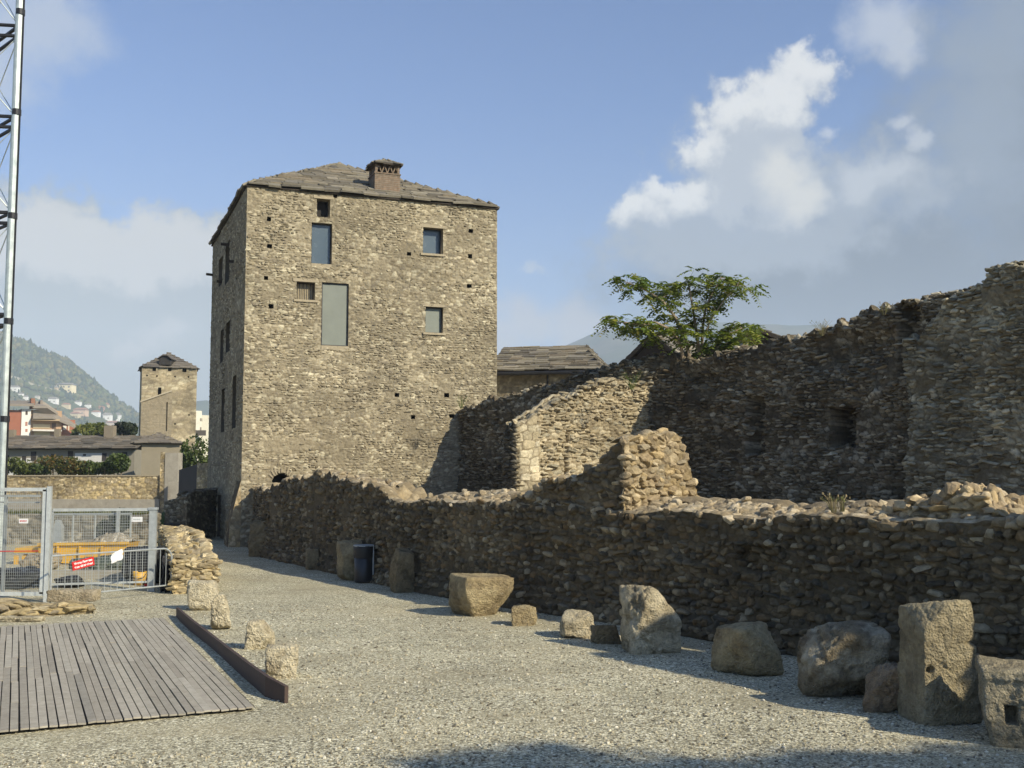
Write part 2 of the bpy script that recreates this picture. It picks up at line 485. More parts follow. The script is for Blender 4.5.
def masonry(u, v, st):
    """Displacement (m) and colour for points of a wall face with coordinates u, v in metres."""
    e, ia, ib = stone_field(u, v, st['w'], st['h'], st['seed'], st.get('jit', 0.36), st.get('pn', 2.6))
    body = sstep(0.0, st.get('ew', 0.30), e)
    d = st['relief'] * (body * (0.35 + 0.9 * ib) - 0.6) + st.get('lump', 0.0) * (fbm(u / 0.9, v / 0.9, st['seed'] + 40, 4) - 0.5) * 2
    d = d + st['relief'] * 0.5 * (fbm(u / st['w'] * 3, v / st['h'] * 3, st['seed'] + 50, 3) - 0.5)
    if 'fine' in st:
        d = d + st['fine'] * (fbm(u / 0.055, v / 0.04, st['seed'] + 90, 3) - 0.5) * 2
    c_ = pal(ia, ib, st['pal'])
    c_ = c_ * (0.72 + 0.56 * fbm(u / 0.08, v / 0.06, st['seed'] + 91, 3))[..., None]
    mo = np.array(st['mortar'])
    k_ = sstep(st.get('m0', 0.03), st.get('m1', 0.16), e)
    bury = sstep(st.get('b0', 2.0), st.get('b1', 2.1), fbm(u / 0.7, v / 0.6, st['seed'] + 60, 4)) if 'b0' in st else 0.0
    k_ = k_ * (1 - 0.85 * bury)
    d = d * (1 - 0.5 * bury)
    c_ = c_ * k_[..., None] + mo * (1 - k_[..., None])
    # lichen and damp patches
    pt = fbm(u / 1.7, v / 1.3, st['seed'] + 70, 5)
    pa = st.get('patchy', 0.22)
    c_ = c_ * (1 - pa + 2 * pa * sstep(0.3, 0.7, pt))[..., None]
    return d, c_

TOWER_ST = dict(patchy=0.12, w=0.185, h=0.105, seed=11, relief=0.040, lump=0.02, jit=0.55, ew=0.3, m0=0.0, m1=0.2, b0=0.50, b1=0.75, pn=2.2,
                pal=[(0.291, 0.247, 0.163), (0.257, 0.217, 0.144), (0.332, 0.284, 0.191), (0.239, 0.205, 0.139), (0.302, 0.255, 0.166), (0.367, 0.316, 0.214), (0.280, 0.234, 0.150), (0.466, 0.412, 0.281), (0.233, 0.197, 0.135), (0.418, 0.360, 0.242), (0.222, 0.183, 0.118)],
                mortar=(0.251, 0.209, 0.135))
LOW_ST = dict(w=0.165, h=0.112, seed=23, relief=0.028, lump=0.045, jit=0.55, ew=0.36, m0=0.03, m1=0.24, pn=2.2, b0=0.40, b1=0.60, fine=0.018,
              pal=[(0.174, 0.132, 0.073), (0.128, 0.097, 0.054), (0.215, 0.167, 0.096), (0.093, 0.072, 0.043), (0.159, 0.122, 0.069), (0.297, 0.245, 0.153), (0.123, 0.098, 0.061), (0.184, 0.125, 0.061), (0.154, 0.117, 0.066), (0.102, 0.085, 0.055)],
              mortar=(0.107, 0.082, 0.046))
HIGH_ST = dict(w=0.23, h=0.105, seed=37, relief=0.05, lump=0.12, fine=0.03, jit=0.6, ew=0.4, m0=0.02, m1=0.22, pn=2.2,
               pal=[(0.205, 0.172, 0.112), (0.144, 0.118, 0.074), (0.277, 0.238, 0.162), (0.102, 0.083, 0.052), (0.179, 0.150, 0.097), (0.368, 0.325, 0.231), (0.164, 0.125, 0.074)],
               mortar=(0.067, 0.054, 0.034), b0=0.52, b1=0.75)
STUB_ST = dict(w=0.215, h=0.15, seed=53, relief=0.03, lump=0.04, fine=0.02, jit=0.5, ew=0.36, m0=0.02, m1=0.2, pn=2.2,
               pal=[(0.368, 0.285, 0.162), (0.297, 0.225, 0.130), (0.451, 0.360, 0.217), (0.266, 0.205, 0.120), (0.349, 0.260, 0.134), (0.317, 0.260, 0.166)],
               mortar=(0.256, 0.195, 0.107))
SPUR_ST = dict(w=0.24, h=0.11, seed=61, relief=0.05, lump=0.10, fine=0.03, jit=0.5, ew=0.36, m0=0.02, m1=0.2,
               pal=[(0.349, 0.290, 0.185), (0.287, 0.235, 0.147), (0.410, 0.350, 0.231), (0.256, 0.210, 0.130), (0.328, 0.270, 0.166), (0.307, 0.270, 0.185)],
               mortar=(0.195, 0.150, 0.088))
PALE_ST = dict(w=0.32, h=0.16, seed=71, relief=0.05, lump=0.03, fine=0.02, jit=0.45, ew=0.3, m0=0.0, m1=0.2,
               pal=[(0.430, 0.340, 0.185), (0.349, 0.280, 0.157), (0.512, 0.420, 0.250), (0.266, 0.210, 0.120), (0.389, 0.300, 0.147), (0.307, 0.250, 0.157)],
               mortar=(0.266, 0.205, 0.111))

_shapes = {}
def stone_shapes(kind):
    """A small library of stone bodies in the cube -0.5..0.5: x along the wall, y out of it, z up."""
    if kind in _shapes: return _shapes[kind]
    import bmesh
    rs = np.random.RandomState({'cobble': 11, 'rough': 13}.get(kind, 12))
    out = []
    for i in range(26):
        if kind in ('cobble', 'rough'):
            D, F = ico(2)
            p = rs.uniform(2.3, 3.6) if kind == 'cobble' else rs.uniform(2.6, 6.0)
            r = 1.0 / (np.sum(np.abs(D) ** p, 1) ** (1 / p))
            V = D * r[:, None] * (1 + (0.30 if kind == 'cobble' else 0.55) * (fbm3(D * (1.6 if kind == 'cobble' else 2.1) + i * 7.1, 3, 3) - 0.5))[:, None]
            c_ = rs.normal(0, 1, (3 if kind == 'cobble' else 6, 3)); c_ /= np.linalg.norm(c_, axis=1)[:, None]
            for n in c_:                                   # a few flattened sides
                dd = V @ n; lim = rs.uniform(0.62, 0.9)
                V = V - np.maximum(dd - lim, 0)[:, None] * n * 0.85
        else:
            n = 26
            D = rs.normal(0, 1, (n, 3)); D /= np.linalg.norm(D, axis=1)[:, None]
            p = rs.uniform(3.0, 6.0)
            V = D / (np.sum(np.abs(D) ** p, 1) ** (1 / p))[:, None] * rs.uniform(0.86, 1.06, (n, 1))
            bm = bmesh.new(); vs = [bm.verts.new(v) for v in V]
            bmesh.ops.convex_hull(bm, input=vs)
            bmesh.ops.delete(bm, geom=[v for v in bm.verts if not v.link_faces], context='VERTS')
            bmesh.ops.triangulate(bm, faces=bm.faces[:])
            bm.verts.index_update()
            V = np.array([v.co[:] for v in bm.verts]); F = np.array([[v.index for v in f.verts] for f in bm.faces]); bm.free()
        out.append((V * 0.5, F))
    _shapes[kind] = out
    return out
def set_stones(cen, ax, nor, up, size, col, kind, rs, tilt=0.12):
    """Stones bedded at the given centres; returns vertices, triangles and colours."""
    lib = stone_shapes(kind)
    n = len(cen); idx = rs.randint(len(lib), size=n)
    a = rs.normal(0, tilt, n)
    ax2 = ax * np.cos(a)[:, None] + up * np.sin(a)[:, None]
    up2 = -ax * np.sin(a)[:, None] + up * np.cos(a)[:, None]
    b = rs.normal(0, tilt * 1.3, n)
    no2 = nor * np.cos(b)[:, None] + up2 * np.sin(b)[:, None]
    up3 = -nor * np.sin(b)[:, None] + up2 * np.cos(b)[:, None]
    Vs, Fs, Cs, o = [], [], [], 0
    for q, (V, F) in enumerate(lib):
        m = np.where(idx == q)[0]
        if not len(m): continue
        fl = np.where(rs.rand(len(m)) < 0.5, -1.0, 1.0)
        L = V[None] * size[m][:, None, :]
        L[..., 0] *= fl[:, None]
        W_ = cen[m][:, None] + L[..., 0:1] * ax2[m][:, None] + L[..., 1:2] * no2[m][:, None] + L[..., 2:3] * up3[m][:, None]
        f = np.broadcast_to(F[None], (len(m),) + F.shape).copy()
        f[fl < 0] = f[fl < 0][..., ::-1]
        f = f + (np.arange(len(m)) * len(V))[:, None, None] + o
        c_ = col[m][:, None] * (0.80 + 0.4 * rs.rand(len(m), len(V), 1))
        Vs.append(W_.reshape(-1, 3)); Fs.append(f.reshape(-1, 3)); Cs.append(c_.reshape(-1, 3)); o += len(m) * len(V)
    return np.vstack(Vs), np.vstack(Fs), np.vstack(Cs)
def pick_cols(n, palette, rs):
    p = np.array(palette)
    return p[rs.randint(len(p), size=n)] * (0.78 + 0.44 * rs.rand(n))[:, None]

def grid_faces(nr, nc, off=0, keep=None):
    i = np.arange(nr * nc).reshape(nr, nc)
    q = np.stack([i[:-1, :-1], i[:-1, 1:], i[1:, 1:], i[1:, :-1]], -1)
    q = q.reshape(-1, 4) if keep is None else q[keep]
    return q + off

def resample(pts, step_fn):
    """Points along an xy polyline at a locally varying step."""
    pts = [np.array(p[:2], float) for p in pts]
    seg = [np.linalg.norm(b - a) for a, b in zip(pts, pts[1:])]
    cum = np.concatenate([[0], np.cumsum(seg)])
    L = cum[-1]
    s, out = 0.0, []
    while s < L:
        out.append(s)
        i = min(np.searchsorted(cum, s, side='right') - 1, len(seg) - 1)
        p = pts[i] + (pts[i + 1] - pts[i]) * ((s - cum[i]) / seg[i])
        s += step_fn(p)
    out.append(L)
    out = np.array(out)
    x = np.interp(out, cum, [p[0] for p in pts]); y = np.interp(out, cum, [p[1] for p in pts])
    return out, np.stack([x, y], 1), L

def ruin_wall(name, front, thick, H, st, z0=-0.1, mat=None, parent=None, step=1.1, vstep=None, side=1, recess=None, back_coarse=5, top_st=None, alt=None, colmod=None, smin=0.018, topd=0.8, stones=None):
    """A ragged masonry wall: front face along the polyline `front`, depth `thick` behind it, top height H(s, t).
    side=+1: the back lies to the left of the walking direction."""
    stepf = lambda p: max(smin, step * math.hypot(p[0], p[1]) / FPX)
    s, xy, L = resample(front, stepf)
    tg = np.gradient(xy, axis=0); tg /= np.linalg.norm(tg, axis=1)[:, None]
    kern = max(3, int(0.5 / np.mean(np.diff(s)))); 
    tgs = np.stack([np.convolve(np.pad(tg[:, i], kern, mode='edge'), np.ones(2 * kern + 1) / (2 * kern + 1), 'valid') for i in (0, 1)], 1)
    tgs /= np.linalg.norm(tgs, axis=1)[:, None]
    bn = np.stack([-tgs[:, 1], tgs[:, 0]], 1) * side            # towards the back
    th = np.array([thick(q) for q in s]) if callable(thick) else np.full(len(s), float(thick))
    back = xy + bn * th[:, None]
    # perimeter: front, end, back, end
    P_, N_, SS, TT = [xy], [-bn], [s], [np.zeros(len(s))]
    ne = max(4, int(th[-1] / max(smin, step * math.hypot(*xy[-1]) / FPX)))
    f = np.linspace(0, 1, ne + 1)[1:-1]
    P_.append(xy[-1] + (back[-1] - xy[-1]) * f[:, None]); N_.append(np.tile(tgs[-1], (len(f), 1))); SS.append(np.full(len(f), L)); TT.append(f)
    bi = np.arange(len(s) - 1, -1, -back_coarse)
    P_.append(back[bi]); N_.append(bn[bi]); SS.append(s[bi]); TT.append(np.ones(len(bi)))
    ne = max(4, int(th[0] / max(smin, step * math.hypot(*xy[0]) / FPX)))
    f = np.linspace(1, 0, ne + 1)[1:-1]
    P_.append(xy[0] + (back[0] - xy[0]) * f[:, None]); N_.append(np.tile(-tgs[0], (len(f), 1))); SS.append(np.zeros(len(f))); TT.append(f)
    P_, N_, SS, TT = map(np.concatenate, (P_, N_, SS, TT))
    P_ = np.vstack([P_, P_[:1]]); N_ = np.vstack([N_, N_[:1]]); SS = np.append(SS, SS[0]); TT = np.append(TT, TT[0])
    per = np.concatenate([[0], np.cumsum(np.linalg.norm(np.diff(P_, axis=0), axis=1))])
    # rounded corner normals
    Ns = N_.copy()
    for _ in range(3):
        Ns[1:-1] = (Ns[:-2] + Ns[1:-1] * 2 + Ns[2:]) / 4
    Ns /= np.maximum(np.linalg.norm(Ns, axis=1), 1e-6)[:, None]
    Ht = H(SS, TT)
    vs_ = vstep or max(smin, step * float(np.min(np.linalg.norm(xy, axis=1))) / FPX)
    K = max(4, int((np.max(Ht) - z0) / vs_))
    fr = np.linspace(0, 1, K + 1)[:, None]
    z = z0 + (Ht[None] - z0) * fr
    U = np.broadcast_to(per[None], z.shape)
    d, c_ = masonry(U, z, st)
    if alt is not None:                        # a second kind of stone where its mask says so
        d2, c2 = masonry(U, z, alt[0])
        mk = alt[1](np.broadcast_to(SS[None], z.shape), z, np.broadcast_to(TT[None], z.shape)).astype(float)
        d = d * (1 - mk) + d2 * mk
        c_ = c_ * (1 - mk[..., None]) + c2 * mk[..., None]
    if recess is not None:
        d = d - recess(np.broadcast_to(SS[None], z.shape), z, np.broadcast_to(TT[None], z.shape))
    if colmod is not None:
        c_ = colmod(np.broadcast_to(SS[None], z.shape), z, np.broadcast_to(TT[None], z.shape), c_)
    X = P_[None, :, 0] + Ns[None, :, 0] * d
    Y = P_[None, :, 1] + Ns[None, :, 1] * d
    V = [np.stack([X, Y, z], -1).reshape(-1, 3)]; C = [c_.reshape(-1, 3)]
    F = [grid_faces(K + 1, len(P_))]
    # rim curling inwards, then the top
    off = len(V[0])
    rim = []
    for q, (a, b) in enumerate(((0.05, 0.03), (0.14, 0.035), (0.26, 0.0), (0.4, -0.05))):
        a = np.minimum(a, np.min(th) * 0.3)
        rx = X[-1] - Ns[:, 0] * a; ry = Y[-1] - Ns[:, 1] * a
        rz = Ht + b + 0.05 * (fbm(rx * 4, ry * 4, st['seed'] + 80, 3) - 0.5)
        rim.append(np.stack([rx, ry, rz], -1))
    rim = np.stack([np.stack([X[-1], Y[-1], z[-1]], -1)] + rim)
    ts = top_st or st
    _, ct = masonry(per[None] + np.zeros((5, 1)), (np.arange(5)[:, None] * 0.07) + Ht[None], ts)
    V.append(rim.reshape(-1, 3)); C.append(ct.reshape(-1, 3)); F.append(grid_faces(5, len(P_), off)); off += rim.shape[0] * rim.shape[1]
    nt = max(5, int(np.max(th) / max(smin * 1.5, step * 1.5 * float(np.min(np.linalg.norm(xy, axis=1))) / FPX)))
    nt = min(nt, 90)
    t = np.linspace(0.04, 0.96, nt)[:, None]
    TX = xy[None, :, 0] + bn[None, :, 0] * th[None] * t; TY = xy[None, :, 1] + bn[None, :, 1] * th[None] * t
    Sg = np.broadcast_to(s[None], TX.shape); Tg = np.broadcast_to(t, TX.shape)
    Hz = H(Sg, Tg)
    dt, ct = masonry(Sg, Tg * th[None], ts)
    V.append(np.stack([TX, TY, Hz - 0.03 + dt * topd], -1).reshape(-1, 3)); C.append(ct.reshape(-1, 3)); F.append(grid_faces(nt, len(s), off))
    V, C, F = np.vstack(V), np.vstack(C), np.vstack(F)
    if not stones:
        return link(name, mesh_np(name, V, F, C), mat or M_RUBBLE, parent)
    # facing stones bedded one by one in the mortar, then those of the crest
    rs = np.random.RandomState(st['seed'] + 500)
    F = np.vstack([F[:, [0, 1, 2]], F[:, [0, 2, 3]]])
    smooth = [np.ones(len(F), bool)]
    Vs, Fs, Cs = [V], [F], [C]
    w, h_, dep = stones['w'], stones['h'], stones['d']
    nf = len(s); n1 = max(0, int(np.argmax(TT >= 0.999)))
    u_front, u_end1 = per[nf - 1], per[n1]
    i2 = len(P_) - 1 - int(np.argmax(TT[::-1] >= 0.999))
    u_back1 = per[i2]
    U_, Z_, W_, Hh = [], [], [], []
    zr = z0 + 0.12
    zmax = float(np.max(Ht))
    while zr < zmax:
        hr = h_ * rs.uniform(0.8, 1.25)
        nst = int(per[-1] / w * 1.6) + 8
        wi = w * np.clip(np.exp(0.36 * rs.normal(size=nst)), 0.45, 2.1)
        uu = np.cumsum(wi) - wi * 0.5 - rs.rand() * w
        ok = (uu > 0) & (uu < per[-1]) & ((uu < u_end1 + w * 0.3) | (uu > u_back1 - w * 0.3))
        uu, wi = uu[ok], wi[ok]
        U_.append(uu); W_.append(wi); Z_.append(zr + hr * 0.5 + hr * rs.uniform(-0.28, 0.28, len(uu)) + 0.05 * np.sin(uu * 0.9 + zr * 2)); Hh.append(hr * rs.uniform(0.62, 1.12, len(uu)))
        zr += hr
    U_, Z_, W_, Hh = map(np.concatenate, (U_, Z_, W_, Hh))
    hu = np.interp(U_, per, Ht)
    gone = fbm(U_ / 0.75, Z_ / 0.55, st['seed'] + 140, 4) > stones.get('patch', 0.60)
    ok = (Z_ + Hh * 0.25 < hu) & ~(gone & (rs.rand(len(U_)) < 0.85))
    U_, Z_, W_, Hh, hu = U_[ok], Z_[ok], W_[ok], Hh[ok], hu[ok]
    ic = np.clip(np.searchsorted(per, U_), 0, len(per) - 1)
    ir = np.clip(((Z_ - z0) / np.maximum(hu - z0, 0.1) * K).astype(int), 0, K)
    dk = d[ir, ic]
    nn = np.stack([np.interp(U_, per, Ns[:, 0]), np.interp(U_, per, Ns[:, 1]), np.zeros(len(U_))], 1)
    nn /= np.linalg.norm(nn, axis=1)[:, None]
    px_ = np.interp(U_, per, P_[:, 0]); py_ = np.interp(U_, per, P_[:, 1])
    n = len(U_)
    out = dk - dep * rs.uniform(0.12, 0.46, n) * 1.0 + stones.get('out', 0.0)
    cen = np.stack([px_, py_, Z_], 1) + nn * out[:, None]
    upv = np.tile((0.0, 0.0, 1.0), (n, 1)); axv = np.cross(upv, nn)
    size = np.stack([W_ * rs.uniform(0.92, 1.10, n), np.full(n, dep) * rs.uniform(0.8, 1.2, n), Hh], 1)
    col = pick_cols(n, st['pal'], rs) * (0.75 + 0.5 * fbm(U_ / 1.6, Z_ / 1.2, st['seed'] + 70, 4))[:, None]
    if alt is not None:
        mk = alt[1](np.interp(U_, per, SS), Z_, np.interp(U_, per, TT))
        keep = ~mk if stones.get('alt_none') else np.ones(n, bool)
        col = np.where(mk[:, None], pick_cols(n, alt[0]['pal'], rs), col)
        cen, axv, nn, upv, size, col = cen[keep], axv[keep], nn[keep], upv[keep], size[keep], col[keep]
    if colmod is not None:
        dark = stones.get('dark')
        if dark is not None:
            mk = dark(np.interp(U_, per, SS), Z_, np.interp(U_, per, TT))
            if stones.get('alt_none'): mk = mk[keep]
            col = np.where(mk[:, None], pick_cols(len(col), SHADED_ST['pal'], rs), col)
    v_, f_, c2_ = set_stones(cen, axv, nn, upv, size, col, stones['kind'], rs)
    o = len(V)
    Vs.append(v_); Fs.append(f_ + o); Cs.append(c2_); smooth.append(np.full(len(f_), stones['kind'] == 'cobble')); o += len(v_)
    nc = int(L * float(np.mean(th)) / (w * w * 0.9) * stones.get('crest', 0.6))
    sq = L * rs.rand(nc); tq = rs.rand(nc) ** 1.25
    j = np.clip(np.searchsorted(s, sq), 0, len(s) - 1)
    cz = H(sq, tq) + rs.uniform(-0.07, 0.015, nc) * (h_ / 0.12)
    cen = np.stack([xy[j, 0] + bn[j, 0] * th[j] * tq, xy[j, 1] + bn[j, 1] * th[j] * tq, cz], 1)
    ang_ = rs.rand(nc) * 6.283
    ax_ = np.stack([np.cos(ang_), np.sin(ang_), 0 * ang_], 1); up_ = np.stack([-np.sin(ang_), np.cos(ang_), 0 * ang_], 1)
    size = np.stack([w * rs.uniform(0.6, 1.6, nc), h_ * rs.uniform(0.7, 1.3, nc), w * rs.uniform(0.5, 1.2, nc)], 1)
    v_, f_, c2_ = set_stones(cen, ax_, np.tile((0.0, 0.0, 1.0), (nc, 1)), up_, size, pick_cols(nc, (top_st or st)['pal'], rs), stones['kind'], rs, 0.22)
    Vs.append(v_); Fs.append(f_ + o); Cs.append(c2_); smooth.append(np.full(len(f_), stones['kind'] == 'cobble'))
    return link(name, mesh_np(name, np.vstack(Vs), np.vstack(Fs), np.vstack(Cs), np.concatenate(smooth)), mat or M_RUBBLE, parent)

def stud_face(p0, e, n, L, z0, z1, st, openings, w, h_, dep, kind='shard', patch=0.6, out=0.0, seed=0, margin=0.05):
    """Facing stones for a flat wall face, kept clear of its openings."""
    rs = np.random.RandomState(st['seed'] + 700 + seed)
    U_, Z_, W_, Hh = [], [], [], []
    zr = z0
    while zr < z1 - 0.06:
        hr = h_ * rs.uniform(0.75, 1.3)
        nst = int(L / w * 1.7) + 8
        wi = w * np.clip(np.exp(0.38 * rs.normal(size=nst)), 0.4, 2.2)
        uu = np.cumsum(wi) - wi * 0.5 - rs.rand() * w
        ok = (uu > wi * 0.35) & (uu < L - wi * 0.35)
        uu, wi = uu[ok], wi[ok]
        U_.append(uu); W_.append(wi); Z_.append(zr + hr * 0.5 + hr * rs.uniform(-0.2, 0.2, len(uu)) + 0.03 * np.sin(uu * 0.7 + zr)); Hh.append(hr * rs.uniform(0.6, 1.05, len(uu)))
        zr += hr
    U_, Z_, W_, Hh = map(np.concatenate, (U_, Z_, W_, Hh))
    gone = fbm(U_ / 0.9, Z_ / 0.6, st['seed'] + 140, 4) + 0.7 * (fbm(U_ / 3.2, Z_ / 2.2, st['seed'] + 141, 3) - 0.5) > patch
    ok = (Z_ < z1 - 0.08) & ~(gone & (rs.rand(len(U_)) < 0.85)) & (rs.rand(len(U_)) < 0.9)
    for o in openings:
        ok &= ~((U_ + W_ * 0.55 > o[0] - margin) & (U_ - W_ * 0.55 < o[1] + margin) & (Z_ + Hh * 0.55 > o[2] - margin) & (Z_ - Hh * 0.55 < o[3] + margin))
    U_, Z_, W_, Hh = U_[ok], Z_[ok], W_[ok], Hh[ok]
    m = len(U_)
    e3, n3 = np.array(e), np.array(n)
    cen = np.array(p0)[None] + U_[:, None] * e3 + n3 * (out - dep * rs.uniform(0.25, 0.44, m))[:, None]
    cen[:, 2] = Z_
    col = pick_cols(m, st['pal'], rs) * (0.85 + 0.3 * fbm(U_ / 1.6, Z_ / 1.2, st['seed'] + 70, 4))[:, None]
    return set_stones(cen, np.tile(e3, (m, 1)), np.tile(n3, (m, 1)), np.tile((0.0, 0.0, 1.0), (m, 1)), np.stack([W_, np.full(m, dep), Hh], 1), col, kind, rs, 0.07)

def interp(xs, ys):
    xs, ys = np.array(xs, float), np.array(ys, float)
    o = np.argsort(xs)
    return lambda q: np.interp(q, xs[o], ys[o])

_ico = {}
def ico(n):
    import bmesh
    if n not in _ico:
        bm = bmesh.new(); bmesh.ops.create_icosphere(bm, subdivisions=n, radius=1)
        V = np.array([v.co[:] for v in bm.verts]); F = np.array([[v.index for v in f.verts] for f in bm.faces])
        bm.free(); _ico[n] = (V / np.linalg.norm(V, axis=1)[:, None], F)
    return _ico[n]

def rock_mesh(name, size, seed, boxy=1.0, cuts=6, rough=0.05, lvl=5, colour=(0.32, 0.27, 0.19), tint=(0.42, 0.36, 0.26), dark=(0.17, 0.145, 0.11), planes=(), sharp=14, pits=0.0):
    """Boulder: the soft intersection of half-spaces (a tilted box, random cuts, own planes), then eroded; base at z = 0."""
    rs = np.random.RandomState(seed)
    D, F = ico(lvl)
    N = []
    for ax in range(3):
        for sg in (-1, 1):
            n = np.zeros(3); n[ax] = sg
            n += rs.normal(0, 0.10 / boxy, 3)
            N.append((n / np.linalg.norm(n), 1.0 * (1 - 0.08 * rs.rand())))
    for _ in range(cuts):
        n = rs.normal(0, 1, 3); n /= np.linalg.norm(n)
        N.append((n, 0.96 + 0.30 * rs.rand() * min(boxy, 1.6)))
    for n, d in planes:
        n = np.array(n, float); N.append((n / np.linalg.norm(n), d))
    sharp = sharp * 1.5
    inv = np.stack([np.maximum(D @ n, 1e-4) / d for n, d in N])
    r = 1.0 / (np.sum(inv ** sharp, 0) ** (1 / sharp))
    p = D * r[:, None]
    sz = np.array(size) / 2
    q = p * sz
    m = float(np.mean(sz))
    nz = fbm3(q / m * 1.3 + seed, seed, 5) - 0.5
    fine = fbm3(q / 0.07 + seed, seed + 9, 4) - 0.5
    ridge = np.abs(fbm3(q / m * 2.2 + 7, seed + 3, 4) - 0.5)
    rough = rough * 1.35
    dsp = m * (rough * 4.0 * nz - rough * 1.6 * sstep(0.06, 0.0, ridge)) + 0.05 * (fbm3(q / 0.17 + 9, seed + 17, 3) - 0.5) * min(1.0, m / 0.35) + 0.03 * fine + 0.014 * (fbm3(q / 0.025 + 4, seed + 5, 3) - 0.5)
    if pits:
        dsp = dsp - pits * sstep(0.62, 0.78, fbm3(q / 0.12, seed + 13, 3))
    V = q + D * dsp[:, None]
    lo, hi = V.min(0), V.max(0)
    V = (V - lo) / (hi - lo) * np.array(size) - np.array([size[0] / 2, size[1] / 2, 0])
    g1 = sstep(0.38, 0.66, fbm3(q / 0.35 + 2, seed + 21, 5)); g2 = sstep(0.52, 0.72, fbm3(q / 0.22 + 5, seed + 22, 5))
    c_ = np.array(colour)[None] * (1 - g1[:, None]) + np.array(tint)[None] * g1[:, None]
    c_ = c_ * (1 - 0.75 * g2[:, None]) + np.array(dark)[None] * 0.75 * g2[:, None]
    c_ = c_ * (0.8 + 0.5 * fbm3(q / 0.05, seed + 23, 3))[:, None]
    return mesh_np(name, V, F, c_)

def rock(name, x0, x1, y0, y1, label, cat, depth=None, rz=0.0, group=None, base=None, **kw):
    """A stone seen in the photograph between columns x0..x1 and rows y0..y1, standing on the ground."""
    g = base or G((x0 + x1) / 2, y1)
    w = (x1 - x0) * g.y / FPX * 0.92
    hgt = (y1 - y0) * g.y / FPX * 0.97
    d = depth or w * 0.8
    o = link(name, rock_mesh(name, (w, d, hgt + 0.06), **kw), M_ROCK)
    away = Vector((g.x, g.y, 0)).normalized()
    o.location = g + away * d * 0.42 + Vector((0, 0, -0.05))
    o.rotation_euler = (0, 0, rz)
    return tag(o, label, cat, group)

def leaf_cloud(blobs, n, size, cols, seed, flat=0.0, asp=0.55):
    """Leaf-sized quads spread through ellipsoids (cx, cy, cz, rx, ry, rz)."""
    rs = np.random.RandomState(seed)
    B = np.array(blobs, float)
    wgt = (B[:, 3] * B[:, 4] * B[:, 5]) ** 0.75
    idx = rs.choice(len(B), n, p=wgt / wgt.sum())
    d = rs.normal(0, 1, (n, 3)); d /= np.linalg.norm(d, axis=1)[:, None]
    rr = rs.rand(n) ** 0.45
    c_ = B[idx, :3] + d * rr[:, None] * B[idx, 3:6]
    keep = fbm3(c_ / (size * 7), seed, 3) > 0.42
    c_ = c_[keep]; n = len(c_)
    a = rs.normal(0, 1, (n, 3)); a[:, 2] *= 1 - flat; a /= np.linalg.norm(a, axis=1)[:, None]
    b = np.cross(a, rs.normal(0, 1, (n, 3))); b /= np.linalg.norm(b, axis=1)[:, None]
    sz = size * (0.6 + 0.8 * rs.rand(n))[:, None]
    a, b = a * sz, b * sz * asp
    V = np.stack([c_ - a, c_ + b, c_ + a, c_ - b], 1).reshape(-1, 3)
    F = np.arange(4 * n).reshape(-1, 4)
    cc = np.array(cols)
    k_ = np.minimum((np.clip(fbm3(c_ / (size * 5) + 9, seed + 4, 3) * 1.6 - 0.3 + rs.normal(0, 0.14, n), 0, 0.999) * len(cc)).astype(int), len(cc) - 1)
    C = cc[k_] * (0.75 + 0.5 * rs.rand(n))[:, None]
    return V, F, np.repeat(C, 4, 0)

# ================================================================== ground
def flat_sheet(name, x0, x1, y0, y1, z, mat, n=2, m=2, zf=None, kind='structure'):
    X, Y = np.meshgrid(np.linspace(x0, x1, n), np.linspace(y0, y1, m))
    Z = np.full(X.shape, float(z)) + (zf(X, Y) if zf else 0)
    o = link(name, mesh_np(name, np.stack([X, Y, Z], -1), grid_faces(m, n)), mat)
    return tag(o, kind=kind)

